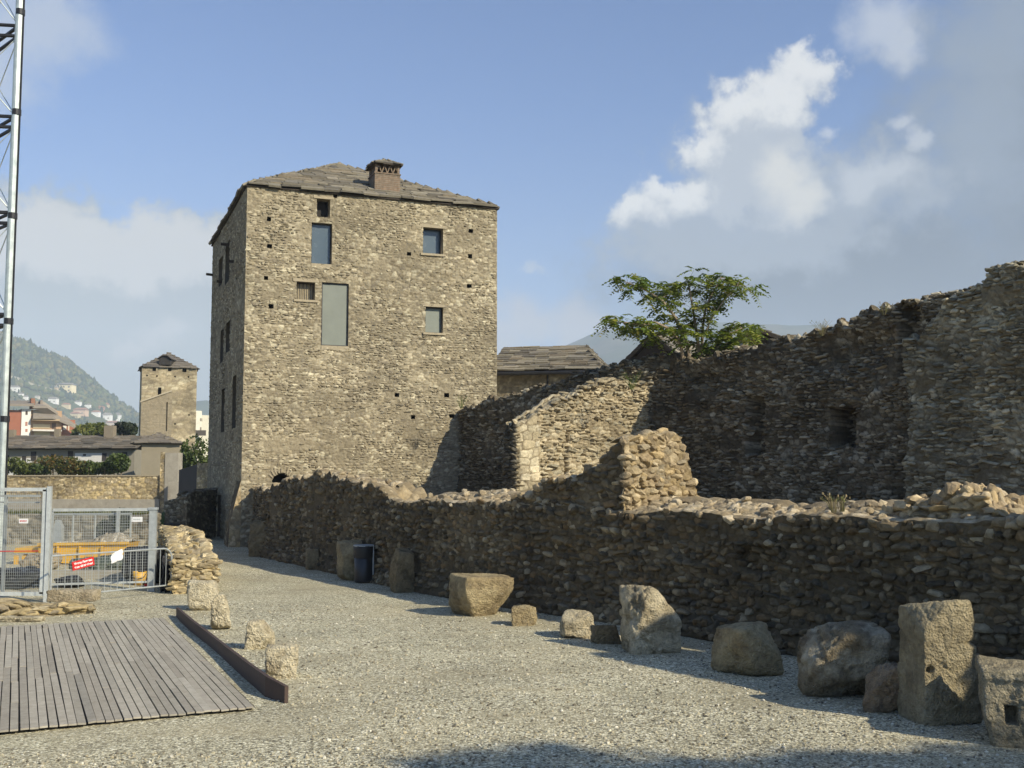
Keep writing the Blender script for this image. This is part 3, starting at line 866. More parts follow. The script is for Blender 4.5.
def gravel_material():
    m, q, bs = new_mat('pale_gravel')
    co = q.n('ShaderNodeTexCoord').outputs['Object']
    def voro(scale, feat='F1', rnd=1.0):
        v = q.n('ShaderNodeTexVoronoi', feature=feat)
        q.put(v.inputs['Vector'], co); v.inputs['Scale'].default_value = scale; v.inputs['Randomness'].default_value = rnd
        return v
    v1 = voro(35.0); v2 = voro(66.0); v3 = voro(12.0)
    def stonecol(v):
        sp = q.n('ShaderNodeSeparateColor'); q.put(sp.inputs[0], v.outputs['Color'])
        return q.ramp(sp.outputs[0], [(0.0, (0.062, 0.056, 0.036)), (0.18, (0.175, 0.158, 0.104)), (0.36, (0.391, 0.355, 0.234)), (0.55, (0.525, 0.475, 0.310)), (0.74, (0.680, 0.620, 0.414)), (0.88, (0.906, 0.840, 0.594)), (1.0, (0.978, 0.930, 0.711))])
    c1, c2 = stonecol(v1), stonecol(v2)
    base = q.mix(q.rng(q.noise(co, 9.0, 3, 0.6), 0.40, 0.60), c1, c2)
    gap = q.rng(v1.outputs['Distance'], 0.50, 0.75)
    base = q.mix(q.math('MULTIPLY', gap, 0.5), base, (0.13, 0.11, 0.07))
    # trodden dust: patches where the fines show, wheel-worn bands
    big = q.noise(co, 0.33, 6, 0.62)
    mid = q.noise(co, 1.6, 5, 0.65)
    mp = q.n('ShaderNodeMapping'); q.put(mp.inputs[0], co); mp.inputs['Scale'].default_value = (0.16, 0.75, 1.0); mp.inputs['Rotation'].default_value = (0, 0, 0.12)
    band = q.noise(mp.outputs[0], 1.0, 5, 0.6)
    dust = q.math('MULTIPLY', q.math('MAXIMUM', q.rng(big, 0.45, 0.65), q.rng(band, 0.50, 0.66)), q.rng(mid, 0.30, 0.62, 0.35, 1.0))
    base = q.mix(q.math('MULTIPLY', dust, 0.62), base, (0.40, 0.345, 0.215))
    grey = q.rng(q.noise(co, 0.22, 4, 0.6), 0.50, 0.66)
    base = q.mix(q.math('MULTIPLY', grey, 0.35), base, q.vmath('MULTIPLY', base, (0.90, 0.94, 0.94)))
    base = q.vmath('SCALE', base, scale=q.rng(q.noise(co, 0.6, 6, 0.65), 0.3, 0.7, 0.78, 1.16, False))
    q.put(bs.inputs['Base Color'], base)
    pbsdf(bs, Roughness=0.92, Specular_IOR_Level=0.25)
    hgt = q.math('ADD', q.math('MULTIPLY', q.math('SUBTRACT', 1.0, v1.outputs['Distance']), 0.6), q.math('MULTIPLY', q.math('SUBTRACT', 1.0, v2.outputs['Distance']), 0.35))
    hgt = q.math('ADD', hgt, q.math('MULTIPLY', q.noise(co, 5.0, 4, 0.6), 0.5))
    b = q.n('ShaderNodeBump'); b.inputs['Strength'].default_value = 0.8; b.inputs['Distance'].default_value = 0.018
    q.put(b.inputs['Height'], hgt); q.put(bs.inputs['Normal'], b.outputs[0])
    return m
M_GRAVEL = gravel_material()
M_FIELD = mat_plain('field_ground', (0.10, 0.105, 0.045), 0.95, 0, 0.3, 0.05, 0.0, dirt=(0.17, 0.14, 0.08))

flat_sheet('ground', -5500, 5500, -600, 4900, -0.06, M_FIELD)
flat_sheet('site_ground', -40, 14, 26, 76, -0.03, M_DIRT, 60, 60, lambda x, y: 0.02 * fbm(x / 2, y / 2, 3))
def grav_z(x, y):
    return 0.035 * (fbm(x / 2.6, y / 2.6, 91, 4) - 0.5) + 0.012 * (fbm(x / 0.5, y / 0.5, 92, 3) - 0.5)
flat_sheet('gravel_path', -22, 18, -2, 50, 0.0, M_GRAVEL, 270, 350, grav_z)

# loose pebbles lying on the gravel, near the camera
def pebbles():
    rs = np.random.RandomState(5)
    D, F = ico(1)
    n = 20000
    y = 8.6 + 13.0 * rs.rand(n) ** 1.7
    x = (rs.rand(n) - 0.5) * y * 1.15
    sz = 0.007 + 0.013 * rs.rand(n) ** 2.0
    ok = ~((x < -2.6 - (y - 11.9) * 0.448 + 0.15) & (y > 10.2) & (y < 19.6)) & (x < 5.96 - (y - 12.8) * 0.736 - 0.1)
    x, y, sz = x[ok], y[ok], sz[ok]; n = len(x)
    sc = sz[:, None] * (0.7 + 0.6 * rs.rand(n, 3)); sc[:, 2] *= 0.75
    a = rs.rand(n) * 6.28
    L = D[None] * sc[:, None, :] * (0.85 + 0.3 * rs.rand(n, len(D), 1))
    V = np.stack([L[..., 0] * np.cos(a)[:, None] - L[..., 1] * np.sin(a)[:, None] + x[:, None], L[..., 0] * np.sin(a)[:, None] + L[..., 1] * np.cos(a)[:, None] + y[:, None], L[..., 2] + (grav_z(x, y) + sz * 0.35)[:, None]], -1)
    Fs = (F[None] + (np.arange(n) * len(D))[:, None, None]).reshape(-1, 3)
    p = np.array([(0.40, 0.36, 0.26), (0.24, 0.21, 0.14), (0.50, 0.45, 0.31), (0.62, 0.58, 0.46), (0.44, 0.38, 0.25), (0.16, 0.14, 0.10), (0.47, 0.42, 0.3)])
    C = np.repeat(p[rs.randint(0, len(p), n)] * (0.8 + 0.4 * rs.rand(n))[:, None], len(D), 0)
    o = link('loose_pebbles', mesh_np('loose_pebbles', V.reshape(-1, 3), Fs, C, False), M_TOWER)
    tag(o, 'loose pale and dark pebbles scattered over the gravel', 'pebbles', kind='stuff')
pebbles()

# ================================================================== the big stone tower
TA = R(21.3)
te = Vector((math.cos(TA), math.sin(TA), 0)); td = Vector((-math.sin(TA), math.cos(TA), 0))
A0 = G(240, 547)
def front_hit(px, py):
    p = on_plane(px, py, A0, td)
    return (p - A0).dot(te), p.z
def left_hit(px, py):
    p = on_plane(px, py, A0, te)
    return (p - A0).dot(td), p.z
TW = front_hit(497, 300)[0]
TD = left_hit(210.5, 350)[0]
TZ = 0.5 * (front_hit(243, 187)[1] + front_hit(497, 206)[1])

def face_mesh(p0, e, n, L, z0, z1, st, step, openings=(), uoff=0.0, fade=0.06, reveal=(0.20, 0.165, 0.105)):
    """Masonry face with rectangular (or arched) openings and their reveals; e along, n outwards."""
    def axis(a, b, edges):
        g = np.linspace(a, b, int((b - a) / step) + 1)
        for q in edges:
            g = g[(np.abs(g - q) > step * 0.45) | (g == a) | (g == b)]
        return np.unique(np.concatenate([g, edges]))
    ss = axis(0, L, [o[0] for o in openings] + [o[1] for o in openings])
    zz = axis(z0, z1, [o[2] for o in openings] + [o[3] for o in openings])
    Sg, Zg = np.meshgrid(ss, zz)
    d, c_ = masonry(Sg + uoff, Zg, st)
    ed = np.minimum(np.minimum(Sg, L - Sg) / fade, 1.0)
    d = d * np.clip(ed, 0, 1) + 0.0
    sm, zm = (ss[:-1] + ss[1:]) / 2, (zz[:-1] + zz[1:]) / 2
    keep = np.ones((len(zm), len(sm)), bool)
    for o in openings:
        ins = (sm[None] > o[0]) & (sm[None] < o[1]) & (zm[:, None] > o[2]) & (zm[:, None] < o[3])
        if len(o) > 5 and o[5] == 'arch':
            cx, hw = (o[0] + o[1]) / 2, (o[1] - o[0]) / 2
            ins &= ((sm[None] - cx) / hw) ** 2 + ((zm[:, None] - o[2]) / (o[3] - o[2])) ** 2 < 1
        keep[ins] = False
    e3, n3, p3 = np.array(e), np.array(n), np.array(p0)
    V = p3 + Sg[..., None] * e3 + d[..., None] * n3; V[..., 2] = Zg
    Vs, Fs, Cs = [V.reshape(-1, 3)], [grid_faces(len(zz), len(ss), 0, keep)], [c_.reshape(-1, 3)]
    off = len(Vs[0])
    for o in openings:
        a, b, c0, c1, dep = o[:5]
        g = 0.02
        q = [(a - g, c0 - g), (b + g, c0 - g), (b + g, c1 + g), (a - g, c1 + g)]
        qi = [(a, c0), (b, c0), (b, c1), (a, c1)]
        rim = [p3 + x * e3 - 0.03 * n3 + np.array([0, 0, z - p3[2]]) for x, z in q]
        out = [p3 + x * e3 + 0.004 * n3 + np.array([0, 0, z - p3[2]]) for x, z in qi]
        inn = [p3 + x * e3 - dep * n3 + np.array([0, 0, z - p3[2]]) for x, z in qi]
        Vs.append(np.array(out + inn)); Cs.append(np.tile(np.array((0.045, 0.038, 0.028) if dep >= 0.6 else reveal), (8, 1)))  # deep openings: their inner shade is put into a near-black colour
        Fs.append(np.array([[i, (i + 1) % 4, 4 + (i + 1) % 4, 4 + i] for i in range(4)] + [[4, 5, 6, 7]]) + off); off += 8
    return np.vstack(Vs), np.vstack(Fs), np.vstack(Cs)

tower = empty('stone_tower', A0, 'massive square rubble stone tower with slab roof and few windows', 'tower')
def rect_px(hit, x0, x1, y0, y1):
    a = [hit(x, y) for x, y in ((x0, y0), (x1, y0), (x0, y1), (x1, y1))]
    s0, s1 = (a[0][0] + a[2][0]) / 2, (a[1][0] + a[3][0]) / 2
    z1, z0 = (a[0][1] + a[1][1]) / 2, (a[2][1] + a[3][1]) / 2
    return min(s0, s1), max(s0, s1), min(z0, z1), max(z0, z1)
WIN = [  # px rect, depth, pane material, sill, kind
    ((317, 330, 199, 217), 0.45, M_PANE_DARK, False), ((311.5, 332, 223, 264), 0.22, M_PANE_BLUE, True),
    ((423, 443, 228, 254), 0.34, M_PANE_BLUE, True), ((296.5, 315, 282, 300), 0.30, M_STONESILL, True),
    ((321.5, 348.5, 283, 346), 0.12, M_PANE_GREEN, True), ((425.5, 443, 307, 333), 0.20, M_PANE_GREEN, True)]
op_front = [(*rect_px(front_hit, *w[0]), w[1]) for w in WIN]
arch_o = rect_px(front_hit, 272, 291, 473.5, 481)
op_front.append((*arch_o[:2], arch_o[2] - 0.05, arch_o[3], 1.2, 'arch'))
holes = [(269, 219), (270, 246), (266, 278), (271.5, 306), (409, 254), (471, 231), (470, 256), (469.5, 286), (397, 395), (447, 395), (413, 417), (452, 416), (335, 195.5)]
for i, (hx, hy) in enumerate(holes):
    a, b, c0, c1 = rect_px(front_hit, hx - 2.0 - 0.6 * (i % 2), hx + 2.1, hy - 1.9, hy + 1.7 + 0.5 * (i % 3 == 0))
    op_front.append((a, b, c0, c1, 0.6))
SLITS = [((225.5, 229.5, 243, 282), 0.3), ((219, 222.5, 258, 285), 0.3), ((226, 230, 322, 352), 0.3), ((220.5, 223.5, 330, 362), 0.3), ((232.5, 236, 376, 428), 0.35), ((221.5, 224.5, 389, 432), 0.35), ((217.5, 220.5, 495, 538), 0.5)]
op_left = []
for w, dep in SLITS:
    o = rect_px(left_hit, *w)
    op_left.append((TD - o[1], TD - o[0], o[2], o[3], dep))
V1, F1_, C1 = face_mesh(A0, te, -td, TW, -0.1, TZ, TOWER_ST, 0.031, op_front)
pL = A0 + td * TD
LEFT_ST = dict(TOWER_ST, seed=17)
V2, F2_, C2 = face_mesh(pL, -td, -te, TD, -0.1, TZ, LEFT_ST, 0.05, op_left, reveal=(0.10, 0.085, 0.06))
pR = A0 + te * TW
V3, F3_, C3 = face_mesh(pR, td, te, TD, -0.1, TZ, dict(TOWER_ST, seed=18), 0.12)
pB = A0 + te * TW + td * TD
V4, F4_, C4 = face_mesh(pB, -te, td, TW, -0.1, TZ, dict(TOWER_ST, seed=19), 0.2)
offs = np.cumsum([0, len(V1), len(V2), len(V3), len(V4)])
T1 = stud_face(A0, te, -td, TW, 0.05, TZ, TOWER_ST, op_front, 0.165, 0.088, 0.13, 'shard', 0.53, 0.010)
T2 = stud_face(pL, -td, -te, TD, 0.05, TZ, LEFT_ST, op_left, 0.20, 0.10, 0.13, 'shard', 0.53, 0.010)
o1 = offs[4]; o2 = o1 + len(T1[0])
FQ = np.vstack([F1_, F2_ + offs[1], F3_ + offs[2], F4_ + offs[3]])
FT = np.vstack([FQ[:, [0, 1, 2]], FQ[:, [0, 2, 3]], T1[1] + o1, T2[1] + o2])
sm_ = np.zeros(len(FT), bool); sm_[:2 * len(FQ)] = True
tower_wall = link('wall', mesh_np('tower_wall', np.vstack([V1, V2, V3, V4, T1[0], T2[0]]), FT, np.vstack([C1, C2, C3, C4, T1[2], T2[2]]), sm_), M_TOWER, tower)

def fpt(s, z, out=0.0):
    p = A0 + te * s - td * out
    return Vector((p.x, p.y, z))
def lpt(t, z, out=0.0):
    p = A0 + td * t - te * out
    return Vector((p.x, p.y, z))
def rect_ring(mb, pt, a, b, c0, c1, out, w, dep):
    """A rectangular frame of four bars inside the opening, butted end to end."""
    for x0, x1, z0, z1 in ((a, b, c1 - w, c1), (a, b, c0, c0 + w), (a, a + w, c0 + w, c1 - w), (b - w, b, c0 + w, c1 - w)):
        q = [pt(x0, z0, out), pt(x1, z0, out), pt(x1, z1, out), pt(x0, z1, out)]
        q2 = [pt(x0, z0, out - dep), pt(x1, z0, out - dep), pt(x1, z1, out - dep), pt(x0, z1, out - dep)]
        mb.add(q + q2, [(0, 1, 2, 3), (7, 6, 5, 4)] + [(i, 4 + i, 4 + (i + 1) % 4, (i + 1) % 4) for i in range(4)])
for i, (w, dep, pm, sill) in enumerate(WIN):
    a, b, c0, c1 = op_front[i][:4]
    g = 0.004
    mb = MB(); rect_ring(mb, fpt, a + g, b - g, c0 + g, c1 - g, -dep + 0.07, 0.035, 0.06)
    wn = mb.build('window', M_DARKMETAL if i != 3 else M_TIMBER, tower)
    mb = MB(); mb.prism([fpt(a + 0.03, c0 + 0.03, -dep + 0.03), fpt(b - 0.03, c0 + 0.03, -dep + 0.03), fpt(b - 0.03, c1 - 0.03, -dep + 0.03), fpt(a + 0.03, c1 - 0.03, -dep + 0.03)], td * 0.015)
    pn = mb.build('pane', pm, wn)
    if i == 3:
        mb = MB()
        for q in range(1, 5):
            x = a + (b - a) * q / 5
            mb.bar(fpt(x, c0 + 0.01, -dep + 0.12), fpt(x, c1 - 0.01, -dep + 0.12), 0.014, 6)
        mb.build('bars', M_DARKMETAL, wn)
    if sill:
        mb = MB(); o_ = 0.06 if i in (2, 3, 5) else 0.012
        h_ = 0.075 if i in (2, 3, 5) else 0.16
        e_ = 0.10 if i in (2, 3, 5) else -0.006
        mb.prism([fpt(a - e_, c0 - h_, o_), fpt(b + e_, c0 - h_, o_), fpt(b + e_, c0 + 0.006, o_), fpt(a - e_, c0 + 0.006, o_)], td * (0.08 + o_))
        mb.build('sill', M_STONESILL, wn)
    if i in (1, 4): continue
    mb = MB()
    mb.prism([fpt(a - 0.12, c1 + 0.004, 0.022), fpt(b + 0.14, c1 + 0.004, 0.022), fpt(b + 0.12, c1 + 0.11, 0.022), fpt(a - 0.14, c1 + 0.12, 0.022)], td * 0.07)
    mb.build('lintel', M_STONESILL, wn)
# little arched vent with its ring of long thin stones
a, b = arch_o[:2]; c0, c1 = arch_o[2:]
mb = MB(); cx = (a + b) / 2
for q in range(9):
    t = math.pi * (0.14 + 0.72 * q / 8)
    r1, r2 = 0.40, 0.40 + 0.30
    pa = fpt(cx + math.cos(t) * (b - a) / 2 * 1.03, c0 + math.sin(t) * (c1 - c0) * 1.08 + 0.01, 0.012)
    pb = fpt(cx + math.cos(t) * (b - a) / 2 * 1.45, c0 + math.sin(t) * (c1 - c0) * 1.2 + 0.25 * math.sin(t), 0.012)
    mb.bar(pa, pb, 0.03, 4)
mb.build('arch_stones', M_STONESILL, tower)
for (w, dep), o in zip(SLITS, op_left):
    t0, t1 = TD - o[1], TD - o[0]
    mb = MB(); rect_ring(mb, lpt, t0 + 0.004, t1 - 0.004, o[2] + 0.004, o[3] - 0.004, -dep + 0.06, 0.04, 0.05)
    wn = mb.build('slit_window' if o[2] > 2.2 else 'doorway', M_TIMBER, tower)
    mb = MB(); mb.prism([lpt(t0 + 0.03, o[2] + 0.03, -dep + 0.03), lpt(t1 - 0.03, o[2] + 0.03, -dep + 0.03), lpt(t1 - 0.03, o[3] - 0.03, -dep + 0.03), lpt(t0 + 0.03, o[3] - 0.03, -dep + 0.03)], te * 0.015)
    mb.build('pane', M_PANE_DARK, wn)
# beam ends and brackets poking out of the shaded side
for (px_, py_, ln) in ((213, 275, 0.30), (229, 245, 0.32), (234, 262, 0.22), (222, 282, 0.22)):
    t, z = left_hit(px_, py_)
    t = min(t, TD - 0.3)
    mb = MB(); mb.bar(lpt(t, z, -0.1), lpt(t, z + 0.02, ln), 0.07, 4)
    mb.build('beam_end', M_TIMBER, tower)
# battered foot at the near corner
mb_pts = [lpt(0.02, -0.1, -0.05), lpt(0.02, -0.1, 0.85), lpt(0.02, 0.9, 0.75), lpt(0.02, 2.35, 0.02), lpt(0.02, 2.35, -0.05)]
def batter():
    n = 60
    f = np.linspace(0, 1, n)
    prof_o = np.interp(f, [0, 0.38, 1], [0.42, 0.36, 0.02]); prof_z = np.interp(f, [0, 0.38, 1], [-0.1, 0.85, 2.3])
    tt = np.linspace(0.0, 1.1, 40)
    Tg, Og = np.meshgrid(tt, prof_o); _, Zg = np.meshgrid(tt, prof_z)
    d, c_ = masonry(Tg, Zg, dict(LOW_ST, seed=29, w=0.3, h=0.18))
    V = np.array(A0)[None, None] + Tg[..., None] * np.array(td) - (Og + d)[..., None] * np.array(te); V[..., 2] = Zg
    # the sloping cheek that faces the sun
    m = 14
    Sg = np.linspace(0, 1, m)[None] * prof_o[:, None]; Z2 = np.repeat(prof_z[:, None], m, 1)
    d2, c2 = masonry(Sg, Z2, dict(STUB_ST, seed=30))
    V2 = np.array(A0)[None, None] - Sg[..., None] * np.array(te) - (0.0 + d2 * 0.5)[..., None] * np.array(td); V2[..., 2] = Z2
    return np.vstack([V.reshape(-1, 3), V2.reshape(-1, 3)]), np.vstack([grid_faces(n, 40), grid_faces(n, m, n * 40)]), np.vstack([c_.reshape(-1, 3), c2.reshape(-1, 3)])
Vb, Fb, Cb = batter()
link('battered_foot', mesh_np('battered_foot', Vb, Fb, Cb), M_RUBBLE, tower)

def slab_roof(mb, faces, rs, row=0.30, wmin=0.35, wmax=0.85, thick=0.06, cols=None, sag=0.02):
    """Courses of overlapping stone slabs on each roof plane (a, b = eave corners, c, d = ridge corners above a and b)."""
    cols = cols or [(0.205, 0.180, 0.132), (0.165, 0.145, 0.108), (0.245, 0.213, 0.155), (0.185, 0.165, 0.128), (0.265, 0.235, 0.172), (0.14, 0.125, 0.10), (0.215, 0.178, 0.122)]
    for a, b, c, d in faces:
        a, b, c, d = map(Vector, (a, b, c, d))
        ex = (b - a).normalized()
        mid = (c + d) / 2 - (a + b) / 2
        up = (mid - ex * mid.dot(ex)); sl = up.length; up.normalize()
        nz = ex.cross(up)
        if nz.z < 0: nz = -nz
        mb.add([p - nz * 0.05 for p in (a, b, d, c)], [(0, 1, 2, 3)], (0.10, 0.08, 0.06))
        n = max(2, int(sl / row))
        for i in range(n):
            t = (i + 0.4) / n
            p, q = a.lerp(c, t), b.lerp(d, t)
            L = (q - p).length
            x = 0.0
            while x < L - 0.05:
                w = min(wmin + (wmax - wmin) * rs.rand(), L - x)
                if L - x - w < 0.18: w = L - x
                cc = cols[rs.randint(len(cols))]; f = 0.8 + 0.4 * rs.rand()
                M = Matrix((ex, up, nz)).transposed() @ Matrix.Rotation(-0.10 + 0.05 * rs.randn(), 3, 'X') @ Matrix.Rotation(0.05 * rs.randn(), 3, 'Z') @ Matrix.Rotation(0.02 * rs.randn(), 3, 'Y')
                th = thick * (0.6 + 0.8 * rs.rand())
                ctr = p + ex * (x + w / 2) + up * (row * 0.12 + 0.03 * rs.randn()) + nz * (0.03 + sag * rs.rand())
                mb.box(ctr, (w * 0.99, row * 1.5, th), col=tuple(v * f for v in cc), M=M)
                x += w
rs = np.random.RandomState(3)
ov = 0.07
ea, eb = A0 - te * ov - td * ov, A0 + te * (TW + ov) - td * ov
ec, ed_ = A0 + te * (TW + ov) + td * (TD + ov), A0 - te * ov + td * (TD + ov)
for v in (ea, eb, ec, ed_): v.z = TZ + 0.02
ctr_xy = A0 + te * TW * 0.47 + td * TD * 0.5
peak = P(340, 165, ctr_xy.y); ztop = peak.z
pk = Vector((ctr_xy.x, ctr_xy.y, ztop))
mb = MB()
slab_roof(mb, [(ea, eb, pk, pk), (eb, ec, pk, pk), (ec, ed_, pk, pk), (ed_, ea, pk, pk)], rs, 0.34, 0.4, 0.95, 0.07)
# eave boarding closes the underside
mb.prism([ea + Vector((0, 0, -0.07)), eb + Vector((0, 0, -0.07)), ec + Vector((0, 0, -0.07)), ed_ + Vector((0, 0, -0.07))], (0, 0, 0.05), col=(0.05, 0.04, 0.03))
mb.build('roof', M_SLAB, tower)

# chimney standing on the front slope
def roof_z(s, t):
    """height of the front slope at a distance t in from the front wall"""
    return TZ + (ztop - TZ) * (t + ov) / (TD * 0.5 + ov)
cs, ct_ = front_hit(385.5, 190)[0] * 1.0, 0.75
cs = (on_plane(387.5, 185, A0 + td * (ct_ + 0.0), td) - A0).dot(te)
cw = 0.5 * 27.0 / FPX * (A0 + te * cs).y
def cpt(x, y, z):
    p = A0 + te * (cs + x) + td * (ct_ + cw + y)
    return Vector((p.x, p.y, z))
def zrow(py): return on_plane(385, py, A0 + td * ct_, td).z
Mt = Matrix.Rotation(TA, 3, 'Z')
def cbox(mb, sx, sy, z0, z1, x=0, y=0, col=None):
    mb.box(cpt(x, y, (z0 + z1) / 2), (sx, sy, z1 - z0), col=col, M=Mt)
M_BRICK = None
def brick_material():
    m, q, bs = new_mat('old_brick')
    co = q.n('ShaderNodeTexCoord').outputs['Object']
    vr = q.n('ShaderNodeVectorRotate', rotation_type='Z_AXIS'); q.put(vr.inputs['Vector'], co); vr.inputs['Angle'].default_value = -TA
    sx = q.n('ShaderNodeSeparateXYZ'); q.put(sx.inputs[0], vr.outputs[0])
    cb = q.n('ShaderNodeCombineXYZ'); q.put(cb.inputs[0], q.math('ADD', sx.outputs[0], sx.outputs[1])); q.put(cb.inputs[1], sx.outputs[2])
    bt = q.n('ShaderNodeTexBrick'); q.put(bt.inputs['Vector'], cb.outputs[0])
    bt.inputs['Scale'].default_value = 1.0; bt.inputs['Brick Width'].default_value = 0.24; bt.inputs['Row Height'].default_value = 0.075; bt.inputs['Mortar Size'].default_value = 0.008
    bt.inputs['Color1'].default_value = (0.22, 0.145, 0.09, 1); bt.inputs['Color2'].default_value = (0.165, 0.12, 0.08, 1); bt.inputs['Mortar'].default_value = (0.22, 0.19, 0.14, 1)
    q.put(bs.inputs['Base Color'], q.vmath('SCALE', bt.outputs['Color'], scale=q.rng(q.noise(co, 9, 5, 0.6), 0.3, 0.7, 0.7, 1.25, False)))
    pbsdf(bs, Roughness=0.9)
    return m
M_BRICK = brick_material()
zb0, zb1, zo1, zc1 = zrow(196), zrow(174), zrow(164.5), zrow(158)
mb = MB(); cbox(mb, 2 * cw, 2 * cw, zb0 - 0.5, zb1)
chim = mb.build('chimney', M_BRICK, tower)
mb = MB(); cbox(mb, 2 * cw + 0.10, 2 * cw + 0.10, zb0 - 0.45, zb0 + 0.16)
mb.build('chimney_apron', M_DARKMETAL, chim)
mb = MB()
hz_ = zo1 - zb1
cbox(mb, 2 * cw + 0.05, 2 * cw + 0.05, zb1 + 0.002, zb1 + 0.05)
for sx in (-1, 1):
    for sy in (-1, 1):
        cbox(mb, 0.09, 0.09, zb1 + 0.05, zo1, sx * (cw - 0.06), sy * (cw - 0.06))
for q in range(4):        # pairs of bricks set on edge form a zigzag screen on each side
    x = -cw + 0.06 + (q + 0.5) * (2 * cw - 0.12) / 4; w_ = (2 * cw - 0.12) / 8
    for sy in (-1, 1):
        mb.bar(cpt(x - w_, sy * (cw - 0.06), zb1 + 0.05), cpt(x, sy * (cw - 0.06), zo1 - 0.01), 0.028, 4)
        mb.bar(cpt(x + w_, sy * (cw - 0.06), zb1 + 0.05), cpt(x, sy * (cw - 0.06), zo1 - 0.01), 0.028, 4)
        mb.bar(cpt(sy * (cw - 0.06), x - w_, zb1 + 0.05), cpt(sy * (cw - 0.06), x, zo1 - 0.01), 0.028, 4)
        mb.bar(cpt(sy * (cw - 0.06), x + w_, zb1 + 0.05), cpt(sy * (cw - 0.06), x, zo1 - 0.01), 0.028, 4)
mb.build('openwork_screen', M_BRICK, chim)
mb = MB(); b_ = cw + 0.09
rs = np.random.RandomState(8)
q4 = [cpt(-b_, -b_, zo1 + 0.02), cpt(b_, -b_, zo1 + 0.02), cpt(b_, b_, zo1 + 0.02), cpt(-b_, b_, zo1 + 0.02)]
top = cpt(0, 0, zc1 + 0.04)
mb.prism([p + Vector((0, 0, -0.018)) for p in q4], (0, 0, 0.03), col=(0.1, 0.08, 0.06))
slab_roof(mb, [(q4[i], q4[(i + 1) % 4], top, top) for i in range(4)], rs, 0.16, 0.2, 0.4, 0.035)
mb.build('chimney_cap', M_SLAB, chim)

# ================================================================== the low ruined wall along the path
def poly_hit(pts, px, py=500):
    """distance along an xy polyline where the vertical plane through a photo column crosses it"""
    d = ray(px, py); dx_, dy_ = d.x, d.y
    cum = 0
    for a, b in zip(pts, pts[1:]):
        ax, ay, bx, by = a[0], a[1], b[0], b[1]
        den = (bx - ax) * dy_ - (by - ay) * dx_
        L = math.hypot(bx - ax, by - ay)
        if abs(den) > 1e-9:
            t = (ay * dx_ - ax * dy_) / den
            if -1e-6 <= t <= 1 + 1e-6 and ay + t * (by - ay) > 0:
                return cum + t * L, Vector((ax + t * (bx - ax), ay + t * (by - ay), 0))
        cum += L
    return None
def prof(pts, lst):
    ss, zz = [], []
    for px_, py_ in lst:
        h = poly_hit(pts, px_, py_)
        if h is None: continue
        ss.append(h[0]); zz.append(P(px_, py_, h[1].y).z)
    return ss, zz
p_r = Vector((5.96, 12.8, 0)); dir_r = Vector((0.593, -0.805, 0))
LOWP = [tuple(p_r + dir_r * 16.0), tuple(p_r), tuple(G(660, 629)), tuple(G(500, 606)), tuple(G(400, 587.5)), tuple(G(330, 571)), tuple(G(262, 556)), tuple(A0 + te * 0.45 - td * 0.05)]
ss, zz = prof(LOWP, [(1020, 517), (960, 518), (900, 517), (840, 513), (800, 513), (760, 516), (720, 512), (680, 510), (640, 509), (600, 507), (540, 502), (500, 500), (440, 499), (400, 501), (385, 499), (378, 487), (362, 483), (345, 480), (330, 474), (310, 475), (295, 480), (280, 483), (270, 489), (262, 490), (250, 487)])
z_low = interp([0, 9.0, 12.0, 13.4, 13.75, 14.6] + ss + [60], [4.6, 5.3, 5.5, 5.3, 2.1, 2.0] + zz + [zz[-1]])  # unseen near end, raised only to throw shade along the wall foot
S_FAR = poly_hit(LOWP, 400)[0]
def H_low(s, t):
    n = 0.07 * (fbm(s / 0.22, t * 4, 77, 2) - 0.5) + 0.08 * (fbm(s / 0.6, t * 3, 78, 3) - 0.5)
    amp = np.where(s > S_FAR, 3.0, 1.0)
    return z_low(s) + n * amp + (0.17 * sstep(0.0, 0.8, t) - 0.04) * np.where(s > S_FAR, -0.6, 1.0)
low = empty('ruined_wall', p_r, 'long low cobble wall in shade along the right side of the path', 'ruin wall')
def low_rec(s, z, t):
    d = 0.06 * (fbm(s / 1.8, z / 0.8, 95, 3) - 0.5)
    # hollows where facing stones have dropped out, and a leaning foot
    for px_, py_, rx, rz_, dep in ((757, 560, 0.45, 0.22, 0.13), (690, 545, 0.5, 0.3, 0.06), (880, 600, 0.4, 0.3, 0.07), (560, 560, 0.6, 0.3, 0.06)):
        h = poly_hit(LOWP, px_, py_); zc = P(px_, py_, h[1].y).z
        d = d + dep * sstep(1.2, 0.5, ((s - h[0]) / rx) ** 2 + ((z - zc) / rz_) ** 2)
    return np.where(t == 0, d - 0.18 * sstep(0.5, 0.0, z), 0)
ruin_wall('wall_body', LOWP, 1.2, H_low, LOW_ST, mat=M_RUBBLE, parent=low, step=1.15, vstep=0.022, side=-1, recess=low_rec, top_st=dict(STUB_ST, w=0.24, h=0.19, relief=0.055, ew=0.22, b0=0.55, b1=0.7, pal=[(0.34, 0.27, 0.165), (0.28, 0.22, 0.135), (0.40, 0.33, 0.215)]), topd=0.9, stones=dict(w=0.165, h=0.125, d=0.17, kind='rough', patch=0.66, crest=0.30, out=0.022))
